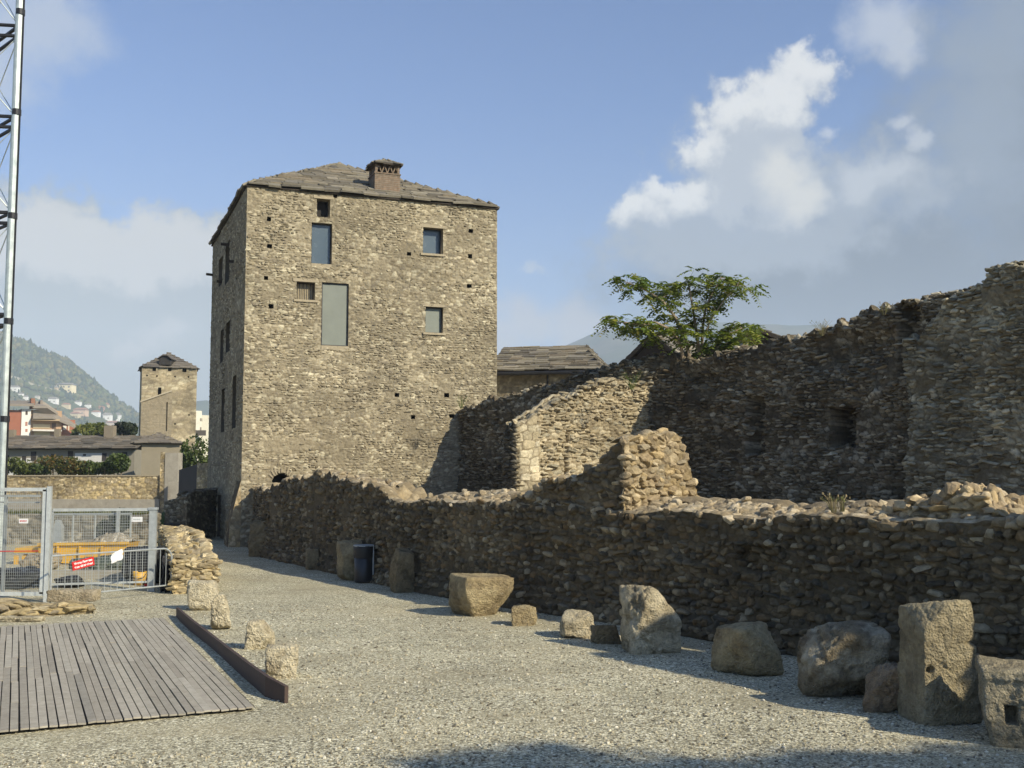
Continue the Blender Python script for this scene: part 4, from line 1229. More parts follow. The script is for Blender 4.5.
# the higher broken stub on top of it, its end in the sun
h1, q1 = poly_hit(LOWP, 622, 500); h2_, q2 = poly_hit(LOWP, 470, 500)
hm, qm = poly_hit(LOWP, 560, 500)
inb = Vector((0.79, 0.61, 0)) * 0.05
STUBP = [tuple(q1 + inb), tuple(qm + inb), tuple(G(500, 606) + inb), tuple(q2 + inb)]
L_ = 0
ss2, zz2 = prof(STUBP, [(619, 441), (608, 452), (590, 467), (575, 473), (556, 477), (540, 483), (528, 491), (518, 498), (500, 504), (475, 508)])
z_st = interp([0] + ss2, [zz2[0] + 0.02] + zz2)
def H_stub(s, t):
    n = 0.18 * (fbm(s / 0.17, t * 8, 79, 2) - 0.5) + 0.08 * (fbm(s / 0.4, t * 5, 80, 3) - 0.5)
    tt = np.clip(t, 0, 1)
    top = z_st(s) + (0.20 * np.sin(tt * math.pi) - 0.05) * sstep(3.0, 0.0, s)
    top = top - 0.95 * sstep(0.66, 1.05, tt) * sstep(1.0, 0.0, s * 0.4)
    return np.maximum(top + n, 1.95)
ruin_wall('wall_stub', STUBP, lambda s: 1.95 - 0.05 * s, H_stub, STUB_ST, z0=1.55, alt=(dict(LOW_ST, seed=24), lambda s, z, t: (t == 0) & (s > 0.02)), mat=M_RUBBLE, parent=low, step=1.0, vstep=0.018, side=-1, back_coarse=2, stones=dict(w=0.19, h=0.14, d=0.18, kind='rough', patch=0.72, crest=0.6, out=0.02))
# mortared remnant near the right edge
h1, q1 = poly_hit(LOWP, 1000, 510); h3_, q3 = poly_hit(LOWP, 858, 510)
nrm = Vector((0.80, 0.60, 0))
RM = [tuple(q1 + nrm * 0.30), tuple(q3 + nrm * 0.30)]
LRM = (q3 - q1).length
def H_rem(s, t):
    x = s / LRM
    e = interp([0, 0.06, 0.18, 0.42, 0.55, 0.7, 0.85, 1.0], [1.98, 2.06, 2.30, 2.36, 2.24, 2.20, 2.08, 1.98])(x)
    return e - 0.25 * np.abs(t - 0.45) ** 1.5 + 0.24 * (fbm(s / 0.15, t * 5, 83, 2) - 0.5)
ruin_wall('masonry_remnant', RM, 0.85, H_rem, dict(STUB_ST, seed=58, relief=0.1, w=0.2, h=0.13), z0=1.85, mat=M_RUBBLE, parent=low, step=1.0, vstep=0.018, side=-1, back_coarse=2, stones=dict(w=0.19, h=0.12, d=0.16, kind='rough', patch=0.8, crest=0.9, out=0.02))

# ================================================================== the high ruined wall behind
HP0 = A0 + te * front_hit(459, 430)[0] - td * 0.02
HPd = Vector((0.593, -0.805, 0))
def hw(t): return HP0 + HPd * t
HB = Vector((0.805, 0.593, 0))
HIGHP = [tuple(hw(27.0) + HB * 1.5), tuple(hw(18.9) + HB * 1.5), tuple(hw(9.6) + HB * 1.5), tuple(hw(8.2) + HB * 0.2), tuple(HP0)]
ss, zz = prof(HIGHP, [(1024, 300), (975, 290), (950, 295), (934, 299), (910, 303), (882, 308), (860, 316), (837, 324), (812, 334), (790, 339), (758, 347), (735, 352), (703, 357), (680, 357), (663, 357), (640, 360), (628, 362), (609, 367), (590, 373), (560, 381), (540, 386), (520, 391), (500, 396), (485, 402), (470, 406), (460, 412)])
z_hi = interp([0] + ss + [60], [zz[0]] + zz + [zz[-1]])
def H_high(s, t):
    n = 0.42 * (fbm(s / 0.18, t * 8, 84, 2) - 0.5) + 0.36 * (fbm(s / 0.7, t * 2.5, 85, 4) - 0.5)
    return z_hi(s) + n + 0.12 * np.clip(t, 0, 1)
high = empty('ruined_wall', hw(9.2), 'tall ragged rubble wall rising to the right behind the low wall', 'ruin wall')
def srange(x0, x1, y0, y1):
    a, pa = poly_hit(HIGHP, x1, y0); b, pb = poly_hit(HIGHP, x0, y0)
    return a, b, P(x0, y1, pb.y).z, P(x0, y0, pb.y).z
RECS = [(srange(829, 853, 409, 447), 0.85, 0.05), (srange(746, 762, 398, 455), 0.5, 0.15), (srange(898, 918, 305, 375), 0.45, 0.25), (srange(690, 740, 372, 392), 0.2, 0.5), (srange(770, 900, 455, 505), -0.18, 0.6), (srange(800, 890, 340, 372), 0.22, 0.6), (srange(640, 720, 470, 505), -0.10, 0.5)]
def high_rec(s, z, t):
    d = 0.28 * (fbm(s / 1.5, z / 1.0, 96, 4) - 0.5)
    for (a, b, c0, c1), dep, sf in RECS:
        w = sstep(a - sf * 0.5, a + sf * 0.5, s) * sstep(b + sf * 0.5, b - sf * 0.5, s) * sstep(c0 - sf * 0.5, c0 + sf * 0.5, z) * sstep(c1 + sf * 0.5, c1 - sf * 0.5, z)
        d = d + dep * w
    return np.where(t == 0, d, 0)
ruin_wall('wall_body', HIGHP, 1.5, H_high, HIGH_ST, z0=0.5, mat=M_RUBBLE, parent=high, step=1.15, vstep=0.032, side=-1, recess=high_rec, smin=0.026, stones=dict(w=0.20, h=0.085, d=0.22, kind='shard', patch=0.54, crest=0.55, out=0.03))
# ragged buttress or return of the wall at the right edge, proud of the face
b0, pb0 = poly_hit(HIGHP, 919, 400)
qb = Vector((pb0.x, pb0.y, 0)); bn_ = Vector((-0.805, -0.593, 0))
BUTP = [tuple(qb + bn_ * 0.55 + HPd * 6.0), tuple(qb + bn_ * 0.5)]
ss, zz = prof(BUTP, [(1060, 266), (1024, 264), (1005, 265), (992, 267), (982, 283), (965, 291), (950, 303), (935, 315), (924, 330), (919, 340)])
z_bu = interp([0] + ss + [60], [zz[0]] + zz + [zz[-1]])
def H_but(s, t):
    return z_bu(s) + 0.36 * (fbm(s / 0.18, t * 8, 86, 2) - 0.5) + 0.26 * (fbm(s / 0.6, t * 3, 87, 4) - 0.5) + 0.1 * t
BUT_ST = dict(HIGH_ST, seed=43, pal=[(0.281, 0.250, 0.168), (0.208, 0.180, 0.116), (0.354, 0.320, 0.218), (0.151, 0.128, 0.080), (0.250, 0.220, 0.143), (0.437, 0.395, 0.277)], mortar=(0.166, 0.143, 0.092))
ruin_wall('wall_buttress', BUTP, 2.2, H_but, BUT_ST, z0=0.5, mat=M_RUBBLE, parent=high, step=1.1, vstep=0.03, side=-1, recess=lambda s, z, t: np.where(t == 0, 0.3 * (fbm(s / 1.1, z / 0.9, 97, 4) - 0.5) - 0.12 * sstep(4.2, 1.5, z), 0), smin=0.025, stones=dict(w=0.20, h=0.085, d=0.22, kind='shard', patch=0.53, crest=0.55, out=0.03))
# sunlit spur wall towards the path
sp0 = hw(9.2 + 0.0)
sp0 = hw(9.2) + HB * 1.7
spd = Vector((-0.805, -0.593, 0))
SPL = 5.85
# walk from the free end back to the wall: its left side (towards the camera's right) is the sunlit face
SPP = [tuple(sp0 + spd * SPL), tuple(sp0)]
ss, zz = prof(SPP, [(512, 428), (518, 424), (526, 420), (536, 412), (550, 404), (565, 398), (577, 393), (590, 386), (603, 379), (615, 379), (627, 383), (640, 384), (660, 384)])
z_sp = interp([0] + ss, [zz[0]] + zz)
def H_spur(s, t):
    return z_sp(s) + 0.24 * (fbm(s / 0.17, t * 6, 88, 2) - 0.5) + 0.14 * (fbm(s / 0.5, t * 3, 89, 3) - 0.5)
def spur_rec(s, z, t):
    q = sstep(0.95, 0.80, s)                       # quoin strip stands proud
    gap = sstep(0.10, 0.0, np.abs(s - 1.95 - 0.05 * np.sin(z * 4))) * sstep(2.2, 2.5, z) * sstep(3.9, 3.6, z)
    d = 0.10 * sstep(0.86, 1.0, s) + 0.14 * (fbm(s / 0.8, z / 0.7, 98, 4) - 0.5) * (1 - q) + 0.22 * gap
    return np.where(t == 0, d, 0)
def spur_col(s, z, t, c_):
    # the free end and shaded side get their shade painted in as darker stone
    e, m_ = masonry(s * 3 + t * 0.6, z, SHADED_ST)
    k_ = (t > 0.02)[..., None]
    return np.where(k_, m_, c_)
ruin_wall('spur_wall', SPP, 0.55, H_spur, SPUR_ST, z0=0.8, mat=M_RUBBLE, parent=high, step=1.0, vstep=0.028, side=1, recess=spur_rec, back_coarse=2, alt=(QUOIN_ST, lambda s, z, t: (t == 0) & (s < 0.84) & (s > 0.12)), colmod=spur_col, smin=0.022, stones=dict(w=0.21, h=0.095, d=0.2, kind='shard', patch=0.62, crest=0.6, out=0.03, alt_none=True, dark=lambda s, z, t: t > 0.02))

# earth terrace between the two walls
def loft(name, A, B, na, nb, z, mat, amp=0.05):
    def pts(q, n):
        q = [np.array(p[:2]) for p in q]; seg = np.array([np.linalg.norm(b - a) for a, b in zip(q, q[1:])]); cum = np.concatenate([[0], np.cumsum(seg)])
        t = np.linspace(0, cum[-1], n)
        return np.stack([np.interp(t, cum, [p[0] for p in q]), np.interp(t, cum, [p[1] for p in q])], 1)
    a, b = pts(A, na), pts(B, na)
    f = np.linspace(0, 1, nb)[:, None, None]
    XY = a[None] * (1 - f) + b[None] * f
    Z = z + amp * 2 * (fbm(XY[..., 0] / 0.9, XY[..., 1] / 0.9, 66, 4) - 0.5)
    V = np.concatenate([XY, Z[..., None]], -1)
    return tag(link(name, mesh_np(name, V, grid_faces(nb, na)), mat), kind='structure')
nrm3 = Vector((0.8, 0.6, 0))
loft('terrace', [tuple(Vector(p) + nrm3 * 0.7) for p in LOWP[:-1]] + [tuple(A0 + te * 1.2)], [tuple(Vector(p) + nrm3 * 0.7) for p in HIGHP], 160, 60, 1.42, M_DIRT, 0.10)

# ================================================================== wall beyond the tower foot
pw = A0 + td * (TD * 0.62) - te * 0.05
WB = [tuple(pw), tuple(G(186, 541.5)), tuple(G(163, 540))]
ss, zz = prof(WB, [(212, 489), (205, 491), (195, 492), (185, 496), (175, 499), (165, 501)])
z_wb = interp([0] + ss, [zz[0] if zz else 1.8] + zz)
wb = ruin_wall('boundary_wall', WB, 0.6, lambda s, t: z_wb(s) + 0.12 * (fbm(s / 0.5, t * 3, 101, 3) - 0.5), dict(HIGH_ST, seed=103, relief=0.06, lump=0.05), mat=M_RUBBLE, side=-1, step=1.2, vstep=0.04)
tag(wb, 'dark stone boundary wall at the foot of the big tower, far end of the path', 'wall')
mb = MB()
pa, pb = G(168, 540.3), G(184, 541)
pa.y -= 0.22; pb.y -= 0.22
zt = P(170, 524, pa.y).z
for p in (pa, pb): mb.bar(p, (p.x, p.y, zt), 0.05, 4)
mb.bar((pa.x - 0.05, pa.y, zt), (pb.x + 0.05, pb.y, zt), 0.05, 4)
mb.bar((pa.x, pa.y + 0.03, 0.35), (pb.x, pb.y + 0.03, 0.35), 0.03, 4)
tag(mb.build('iron_frame', M_DARKMETAL), 'small dark iron frame standing against the shaded boundary wall', 'frame')

# ================================================================== buildings behind the ruins
def simple_roof_house(root, pts4, z0, z1, wallcol, mat=M_FAR):
    """Wall prism on a footprint."""
    mb = MB(); mb.prism([Vector((p.x, p.y, z0)) for p in pts4], (0, 0, z1 - z0), col=wallcol)
    return mb.build('wall', mat, root)

# annex with a slab roof against the tower's right side
an0 = P(494, 372, 47.0); an1 = P(604, 374.5, 46.0)
annex = empty('slab_roofed_annex', (an0.x, an0.y, 0), 'low stone annex with slab roof and gutter, right of the big tower', 'building')
ze = an0.z
ad = Vector((an1.x - an0.x, an1.y - an0.y, 0)); aL = ad.length; ad.normalize(); an = Vector((-ad.y, ad.x, 0))
Va, Fa, Ca = face_mesh(an0 - Vector((0, 0, 0)), ad, -an, aL - 0.3, 0.0, ze - 0.12, dict(TOWER_ST, seed=121), 0.07)
bk = [an0 + ad * (aL - 0.3), an0 + ad * (aL - 0.3) + an * 6.0, an0 + an * 6.0, an0]
nV = len(Va)
ex_ = []
for p in bk: ex_ += [(p.x, p.y, 0.0), (p.x, p.y, ze - 0.12)]
Va = np.vstack([Va, np.array(ex_)]); Ca = np.vstack([Ca, np.tile((0.24, 0.2, 0.125), (8, 1))])
Fa = np.vstack([Fa, np.array([[nV, nV + 2, nV + 3, nV + 1], [nV + 2, nV + 4, nV + 5, nV + 3], [nV + 4, nV + 6, nV + 7, nV + 5]])])
link('wall', mesh_np('annex_wall', Va, Fa, Ca), M_TOWER, annex)
zr = P(545, 349, an0.y + 3.2).z
a_ = an0 - an * 0.35 - ad * 0.3; b_ = an0 + ad * (aL + 0.05) - an * 0.35
c_ = an0 + an * 3.2 - ad * 0.3; d_ = an0 + ad * (aL - 1.15) + an * 3.2
e_ = an0 + an * 6.3 + ad * (aL + 0.05); f_ = an0 + an * 6.3 - ad * 0.3
for v, z in ((a_, ze), (b_, ze), (c_, zr), (d_, zr), (e_, ze), (f_, ze)): v.z = z
mb = MB(); slab_roof(mb, [(a_, b_, c_, d_), (b_, e_, d_, d_), (e_, f_, d_, c_)], np.random.RandomState(12), 0.34, 0.4, 0.9, 0.06)
mb.build('roof', M_SLAB, annex)
mb = MB(); mb.bar(a_ + Vector((0, 0, -0.12)) - an * 0.09, b_ + Vector((0, 0, -0.12)) - an * 0.09, 0.085, 8, col=(0.03, 0.03, 0.03))
mb.bar(an0 + ad * 2.35 - an * 0.10 + Vector((0, 0, -0.18)), Vector((an0.x, an0.y, ze - 2.5)) + ad * 2.35 - an * 0.10, 0.04, 8)
mb.build('gutter', M_DARKMETAL, annex)

# two dark chalet roofs beyond the wall
def chalet(apex, dirv, half, drop, length, label, ledge, lit=False):
    """Gable end facing along -dirv; apex is the front ridge point."""
    root = empty('timber_chalet', (apex.x, apex.y, 0), label, 'house', 'roofs showing over the high wall')
    dirv = Vector(dirv).normalized(); sd = Vector((-dirv.y, dirv.x, 0))
    eL = apex - sd * half - Vector((0, 0, drop)); eR = apex + sd * half - Vector((0, 0, drop))
    mb = MB(); inn = 0.25
    ap = apex + dirv * inn - Vector((0, 0, 0.18))
    l2, r2 = apex + dirv * inn - sd * (half - 0.35) - Vector((0, 0, drop * 0.93)), apex + dirv * inn + sd * (half - 0.35) - Vector((0, 0, drop * 0.93))
    mb.prism([Vector((l2.x, l2.y, 0)), Vector((r2.x, r2.y, 0)), r2, ap, l2], dirv * (length - 0.5), col=(0.06, 0.045, 0.032))
    mb.build('wall', M_FAR, root)
    mb = MB(); rs = np.random.RandomState(int(abs(apex.x) * 10))
    slab_roof(mb, [(eL, eL + dirv * length, apex, apex + dirv * length), (eR, eR + dirv * length, apex, apex + dirv * length)], rs, 0.4, 0.5, 1.0, 0.06)
    for p in (eL, eR): mb.bar(p - Vector((0, 0, 0.06)), apex - Vector((0, 0, 0.06)), 0.11, 4, col=(0.05, 0.04, 0.03))
    mb.build('roof', M_SLAB, root)
    for q in (-0.4, 0.4):
        mb = MB(); w0 = apex + dirv * (inn - 0.02) + sd * half * q - Vector((0, 0, drop * 0.85))
        mb.box(w0, (0.55, 0.05, 0.7), math.atan2(sd.y, sd.x), col=(0.35, 0.38, 0.42)); mb.build('window', M_FAR, root)
    return root
chalet(P(652, 334, 52), (0.55, 0.83, 0), 2.6, 2.1, 6.0, 'dark steep chalet roof partly hidden behind the tree on the wall', 0)
chalet(P(760, 329, 46), (0.2, 0.98, 0), 1.9, 0.85, 6.0, 'small chalet gable peeping over the wall just right of the tree', 0)

# distant town ------------------------------------------------------
def xy_frame(px0, px1, py, Y, skew=0.0):
    a = P(px0, py, Y); b = P(px1, py, Y + skew)
    d = Vector((b.x - a.x, b.y - a.y, 0)); L = d.length; d.normalize()
    return a, d, Vector((-d.y, d.x, 0)), L

def wall_windows(root, a, d, n, rects, col=(0.05, 0.045, 0.04), name='window', inset=0.12, frame=None, mat=M_FAR):
    for (s0, s1, z0, z1) in rects:
        mb = MB()
        p = [Vector((a.x, a.y, 0)) + d * s0 - n * 0.012, Vector((a.x, a.y, 0)) + d * s1 - n * 0.012]
        q = [Vector((p[0].x, p[0].y, z0)), Vector((p[1].x, p[1].y, z0)), Vector((p[1].x, p[1].y, z1)), Vector((p[0].x, p[0].y, z1))]
        mb.prism(q, n * 0.1, col=col)
        mb.build(name, mat, root)

# far tower
FY = 118.0
fa, fd, fn, fL = xy_frame(139, 194.5, 480, FY, 2.0)
ftower = empty('far_tower', (fa.x, fa.y, 0), 'smaller distant square stone tower with pyramid roof and plastered patch', 'tower')
fz = P(166, 367, FY).z
def fpx(px, py):
    p = on_plane(px, py, Vector((fa.x, fa.y, 0)), fn)
    return (p - Vector((fa.x, fa.y, 0))).dot(fd), p.z
FT_ST = dict(w=0.75, h=0.30, seed=131, relief=0.05, lump=0.03, jit=0.4, ew=0.25, m0=0.0, m1=0.2, pal=[(0.36, 0.30, 0.19), (0.31, 0.255, 0.16), (0.42, 0.36, 0.235), (0.28, 0.23, 0.15), (0.35, 0.285, 0.175)], mortar=(0.27, 0.22, 0.135))
opf = []
for (x0, x1, y0, y1) in ((152.5, 156, 365.5, 371), (168, 171.5, 366, 371), (182.5, 186.5, 366, 372), (158, 161.3, 387.5, 395)):
    o = rect_px(fpx, x0, x1, y0, y1); opf.append((o[0], o[1], o[2], min(o[3], fz - 0.02), 0.5))
for (x, y) in ((147, 375.5), (157, 376), (175, 376.5), (188.5, 377), (175, 424), (189, 415)):
    o = rect_px(fpx, x - 0.8, x + 0.8, y - 0.8, y + 0.8); opf.append((*o, 0.3))
o = rect_px(fpx, 166.2, 167.4, 402, 431); opf.append((*o, 0.3))
Vf, Ff, Cf = face_mesh((fa.x, fa.y, 0), fd, -fn, fL, 0, fz, FT_ST, 0.11, opf, fade=0.2, reveal=(0.03, 0.026, 0.02))
# plaster of the vanished house: below a sloping line
P0 = np.array((fa.x, fa.y, 0)); sV = (Vf - P0) @ np.array(fd); zV = Vf[:, 2]
s_a, z_a = fpx(140, 402.5); s_b, z_b = fpx(172, 391.5)
zl = np.interp(sV, [s_a, s_b, s_b + 0.01, fL], [z_a, z_b, fpx(173, 441)[1], fpx(194, 442)[1]])
zlow = np.maximum(zl, 0)
msk = zV < zl
Cf[msk] = np.array((0.275, 0.228, 0.150)) * (0.92 + 0.16 * fbm(sV[msk] / 1.5, zV[msk] / 2.0, 133, 4))[:, None]
pl2 = fa + fn * fL
Vl, Fl, Cl = face_mesh((pl2.x, pl2.y, 0), -fn, -fd, fL, 0, fz, dict(FT_ST, seed=134), 0.25)
pr2 = fa + fd * fL
Vr, Fr, Cr = face_mesh((pr2.x, pr2.y, 0), fn, fd, fL, 0, fz, dict(FT_ST, seed=135), 0.25)
offs = np.cumsum([0, len(Vf), len(Vl)])
link('wall', mesh_np('far_tower_wall', np.vstack([Vf, Vl, Vr]), np.vstack([Ff, Fl + offs[1], Fr + offs[2]]), np.vstack([Cf, Cl, Cr])), M_TOWER, ftower)
mb = MB()
pA, pB = Vector((fa.x, fa.y, 0)) + fd * s_a - fn * 0.05, Vector((fa.x, fa.y, 0)) + fd * s_b - fn * 0.05
pA.z, pB.z = z_a + 0.08, z_b + 0.08
mb.bar(pA, pB, 0.10, 4, col=(0.42, 0.36, 0.25)); mb.build('old_roof_line', M_FAR, ftower)
o_ = 0.12
fc = [fa - fd * o_ - fn * o_, fa + fd * (fL + o_) - fn * o_, fa + fd * (fL + o_) + fn * (fL + o_), fa - fd * o_ + fn * (fL + o_)]
for p in fc: p.z = fz + 0.02
ft_top = fa + fd * fL / 2 + fn * fL / 2; ft_top.z = P(167, 353.5, ft_top.y).z
mb = MB(); slab_roof(mb, [(fc[i], fc[(i + 1) % 4], ft_top, ft_top) for i in range(4)], np.random.RandomState(5), 0.5, 0.7, 1.4, 0.08, cols=[(0.15, 0.13, 0.105), (0.12, 0.105, 0.088), (0.18, 0.155, 0.12)])
rf = mb.build('roof', M_SLAB, ftower)
dp = P(167.5, 360.5, FY + 1.6)
mb = MB()
mb.prism([dp + Vector((-0.62, -0.9, -0.55)), dp + Vector((0.62, -0.9, -0.55)), dp + Vector((0.62, -0.9, 0.05)), dp + Vector((0.25, -0.9, 0.35)), dp + Vector((-0.25, -0.9, 0.35)), dp + Vector((-0.62, -0.9, 0.05))], (0, 1.6, 0), col=(0.05, 0.045, 0.04))
mb.prism([dp + Vector((-0.8, -1.1, 0.04)), dp + Vector((-0.25, -1.1, 0.42)), dp + Vector((0.25, -1.1, 0.42)), dp + Vector((0.8, -1.1, 0.04)), dp + Vector((0.8, -1.1, 0.12)), dp + Vector((0.25, -1.1, 0.52)), dp + Vector((-0.25, -1.1, 0.52)), dp + Vector((-0.8, -1.1, 0.12))], (0, 1.8, 0), col=(0.12, 0.105, 0.09))
mb.build('dormer', M_FAR, rf)

# small hip-roofed house in front of the far tower
HY = 96.0
ha, hd, hn, hL = xy_frame(141, 179, 470, HY, 1.0)
hz0 = P(160, 494.5, HY).z
hip = empty('hip_roofed_house', (ha.x, ha.y, 0), 'small plastered house with hipped slab roof below the far tower', 'house')
mb = MB()
pts = [ha, ha + hd * hL, ha + hd * hL + hn * 5, ha + hn * 5]
mb.prism([Vector((p.x, p.y, 0)) for p in pts], (0, 0, hz0 - 0.0), col=(0.235, 0.20, 0.135))
mb.build('wall', M_FAR, hip)
q = [ha - hd * 0.8 - hn * 0.4, ha + hd * (hL + 0.3) - hn * 0.4, ha + hd * (hL + 0.3) + hn * 5.4, ha - hd * 0.8 + hn * 5.4]
for p in q: p.z = hz0 - 0.0
for p in q: p.z = P(160, 443.0, HY).z
mb = MB()
# walls rise to the eaves
hz1 = P(160, 443.0, HY).z
mb2 = MB(); mb2.prism([Vector((p.x, p.y, max(hz0, 0.0) + 0.003)) for p in pts], (0, 0, hz1 - hz0 - 0.06), col=(0.25, 0.215, 0.15)); mb2.build('upper_wall', M_FAR, hip)
tp = ha + hd * hL * 0.45 + hn * 2.5; tp.z = P(158, 433.5, tp.y).z
slab_roof(mb, [(q[i], q[(i + 1) % 4], tp, tp) for i in range(4)], np.random.RandomState(6), 0.45, 0.6, 1.2, 0.07, cols=[(0.17, 0.145, 0.11), (0.14, 0.12, 0.095), (0.20, 0.17, 0.125)])
mb.build('roof', M_SLAB, hip)

# long low building with slab roof
LY = 104.0
la, ld, ln_, lL = xy_frame(-60, 134, 470, LY, 0.0)
lz = P(60, 448.5, LY).z
longb = empty('long_farm_building', (la.x, la.y, 0), 'long low grey building with slab roof and patches of white plaster', 'building')
lp = lambda px, py: ((P(px, py, LY) - Vector((la.x, la.y, 0))).dot(ld), P(px, py, LY).z)
pts = [la, la + ld * lL, la + ld * lL + ln_ * 7, la + ln_ * 7]
mb = MB(); mb.prism([Vector((p.x, p.y, 0)) for p in pts], (0, 0, lz - 0.1), col=(0.26, 0.235, 0.18)); mb.build('wall', M_FAR, longb)
for (x0, x1, y0, y1) in ((9, 31, 458, 478), (75, 102, 453, 478)):
    (s0, z1), (s1, z0) = lp(x0, y0), lp(x1, y1)
    mb = MB(); b0_ = Vector((la.x, la.y, 0)) + ld * s0 - ln_ * 0.006
    mb.prism([b0_ + Vector((0, 0, z0)), b0_ + ld * (s1 - s0) + Vector((0, 0, z0)), b0_ + ld * (s1 - s0) + Vector((0, 0, z1)), b0_ + Vector((0, 0, z1))], ln_ * 0.05, col=(0.62, 0.60, 0.55))
    mb.build('white_plaster', M_FAR, longb)
wl = []
for (x0, x1, y0, y1) in ((4, 8.5, 455, 464), (22, 26, 456, 464), (31, 36, 451.5, 461), (51, 54, 454, 458), (68, 73, 451, 459), (102, 106.5, 453, 461), (122, 127, 452, 461), (83, 86, 454, 456)):
    (s0, z1), (s1, z0) = lp(x0, y0), lp(x1, y1); wl.append((s0, s1, z0, z1))
wall_windows(longb, la, ld, ln_, wl)
a_ = la - ln_ * 0.6; b_ = la + ld * (lL + 0.4) - ln_ * 0.6; c_ = la + ln_ * 3.5; d_ = la + ld * (lL + 0.4) + ln_ * 3.5; e_ = la + ln_ * 7.6; f_ = la + ld * (lL + 0.4) + ln_ * 7.6
zrr = P(60, 436.5, LY + 3.5).z
for v, z in ((a_, lz), (b_, lz), (c_, zrr), (d_, zrr), (e_, lz), (f_, lz)): v.z = z
mb = MB(); slab_roof(mb, [(a_, b_, c_, d_), (f_, e_, d_, c_)], np.random.RandomState(7), 0.5, 0.7, 1.5, 0.08, cols=[(0.165, 0.14, 0.105), (0.13, 0.115, 0.09), (0.20, 0.165, 0.12), (0.15, 0.13, 0.10)], sag=0.05)
rf = mb.build('roof', M_SLAB, longb)
for (px_, w_, hh) in ((57.5, 0.25, 0.6), (110, 0.45, 1.0), (12, 0.3, 0.5)):
    p = P(px_, 437, LY + 3.3); mb = MB(); mb.box((p.x, p.y, p.z + hh * 0.3), (w_ * 2, w_ * 2, hh + 0.6), col=(0.24, 0.2, 0.14)); mb.build('chimney', M_FAR, rf)

# apartment block, brick red and white, with wide eaves and balconies
AY = 230.0
aa, ad_, an_, aL_ = xy_frame(-30, 66, 430, AY, 10.0)
apt = empty('apartment_block', (aa.x, aa.y, 0), 'brick red and white apartment block with sloping eaves and balconies', 'apartment building')
ap = lambda px, py: on_plane(px, py, Vector((aa.x, aa.y, 0)), an_)
aw = lambda px, py: ((ap(px, py) - Vector((aa.x, aa.y, 0))).dot(ad_), ap(px, py).z)
def slabx(root, name, x0, x1, y0, y1, front, depth, col):
    """A box on the block's front plane between photo columns and rows, standing `front` m proud."""
    (s0, z1), (s1, _) = aw(x0, y0), aw(x1, y0); z0 = aw((x0 + x1) / 2, y1)[1]
    b = Vector((aa.x, aa.y, 0)) + ad_ * s0 - an_ * front
    mb = MB(); mb.prism([b + Vector((0, 0, z0)), b + ad_ * (s1 - s0) + Vector((0, 0, z0)), b + ad_ * (s1 - s0) + Vector((0, 0, z1)), b + Vector((0, 0, z1))], an_ * depth, col=col)
    return mb.build(name, M_FAR, root)
slabx(apt, 'red_wall', -30, 21, 409, 475, 0.6, 12, (0.31, 0.12, 0.07))
slabx(apt, 'white_wall', 21.3, 30.5, 409, 475, 0.8, 12, (0.72, 0.69, 0.62))
slabx(apt, 'back_wall', 31, 62, 410, 475, 0.0, 12, (0.42, 0.28, 0.17))
slabx(apt, 'red_side_wall', 62.3, 78, 419, 475, -3.0, 10, (0.33, 0.14, 0.085))
for i, (x0, x1, y0, y1) in enumerate(((33, 48, 411, 415), (33, 50, 424, 428), (34, 50, 431, 437))):
    w = slabx(apt, 'window_band', x0, x1, y0, y1, 0.15, 0.3, (0.55, 0.47, 0.30) if i else (0.60, 0.55, 0.42))
for (x0, x1, y0, y1) in ((25, 27.2, 411, 415), (24.8, 27, 422, 426), (24.8, 27, 429, 432)):
    slabx(apt, 'window', x0, x1, y0, y1, 0.85, 0.3, (0.08, 0.06, 0.05) if y0 < 415 else (0.40, 0.2, 0.14))
for (x0, x1, y0, y1, col) in ((31, 60, 429.5, 431.5, (0.62, 0.58, 0.5)), (31, 58, 419.0, 421.0, (0.45, 0.33, 0.2))):
    slabx(apt, 'balcony', x0, x1, y0, y1, 2.2, 2.1, col)
for (x0, x1, y0, y1, col) in ((65.5, 69, 425, 429.5, (0.7, 0.68, 0.62)), (70.5, 72, 424, 430, (0.6, 0.52, 0.42)), (52, 54.5, 412, 419, (0.14, 0.09, 0.06)), (52, 56, 423, 429, (0.12, 0.08, 0.06))):
    slabx(apt, 'window', x0, x1, y0, y1, 0.1 if x0 < 60 else -2.9, 0.3, col)
def roofplate(root, name, corners, th, col):
    p = [ap(x, y) - an_ * f for x, y, f in corners]
    mb = MB(); mb.prism(p, (0, 0, th), col=col); return mb.build(name, M_FAR, root)
GREYROOF = (0.245, 0.21, 0.165)
roofplate(apt, 'roof', [(-30, 406.8, 2.4), (32, 406.8, 2.4), (40, 401.5, -5), (-30, 401.5, -5)], 0.5, GREYROOF)
roofplate(apt, 'roof', [(31, 408.5, 1.8), (46, 408.5, 1.8), (78, 426, -3), (82, 425, -6), (48, 402, -6), (33, 402.5, -5)], 0.5, (0.27, 0.235, 0.19))
roofplate(apt, 'canopy_roof', [(31, 419.3, 2.6), (51, 419.3, 2.6), (78, 429, -1.0), (60, 415.5, -1.0), (33, 414.5, 0.1)], 0.45, (0.25, 0.215, 0.17))
slabx(apt, 'chimney', 30.5, 34.5, 398.5, 409, 0.9, 2.0, (0.26, 0.13, 0.08))
slabx(apt, 'chimney', 43.5, 46, 399, 404, -4.0, 1.4, (0.24, 0.20, 0.16))
slabx(apt, 'attic', 49, 62, 406.5, 409.5, -6.5, 2.0, (0.16, 0.13, 0.11))

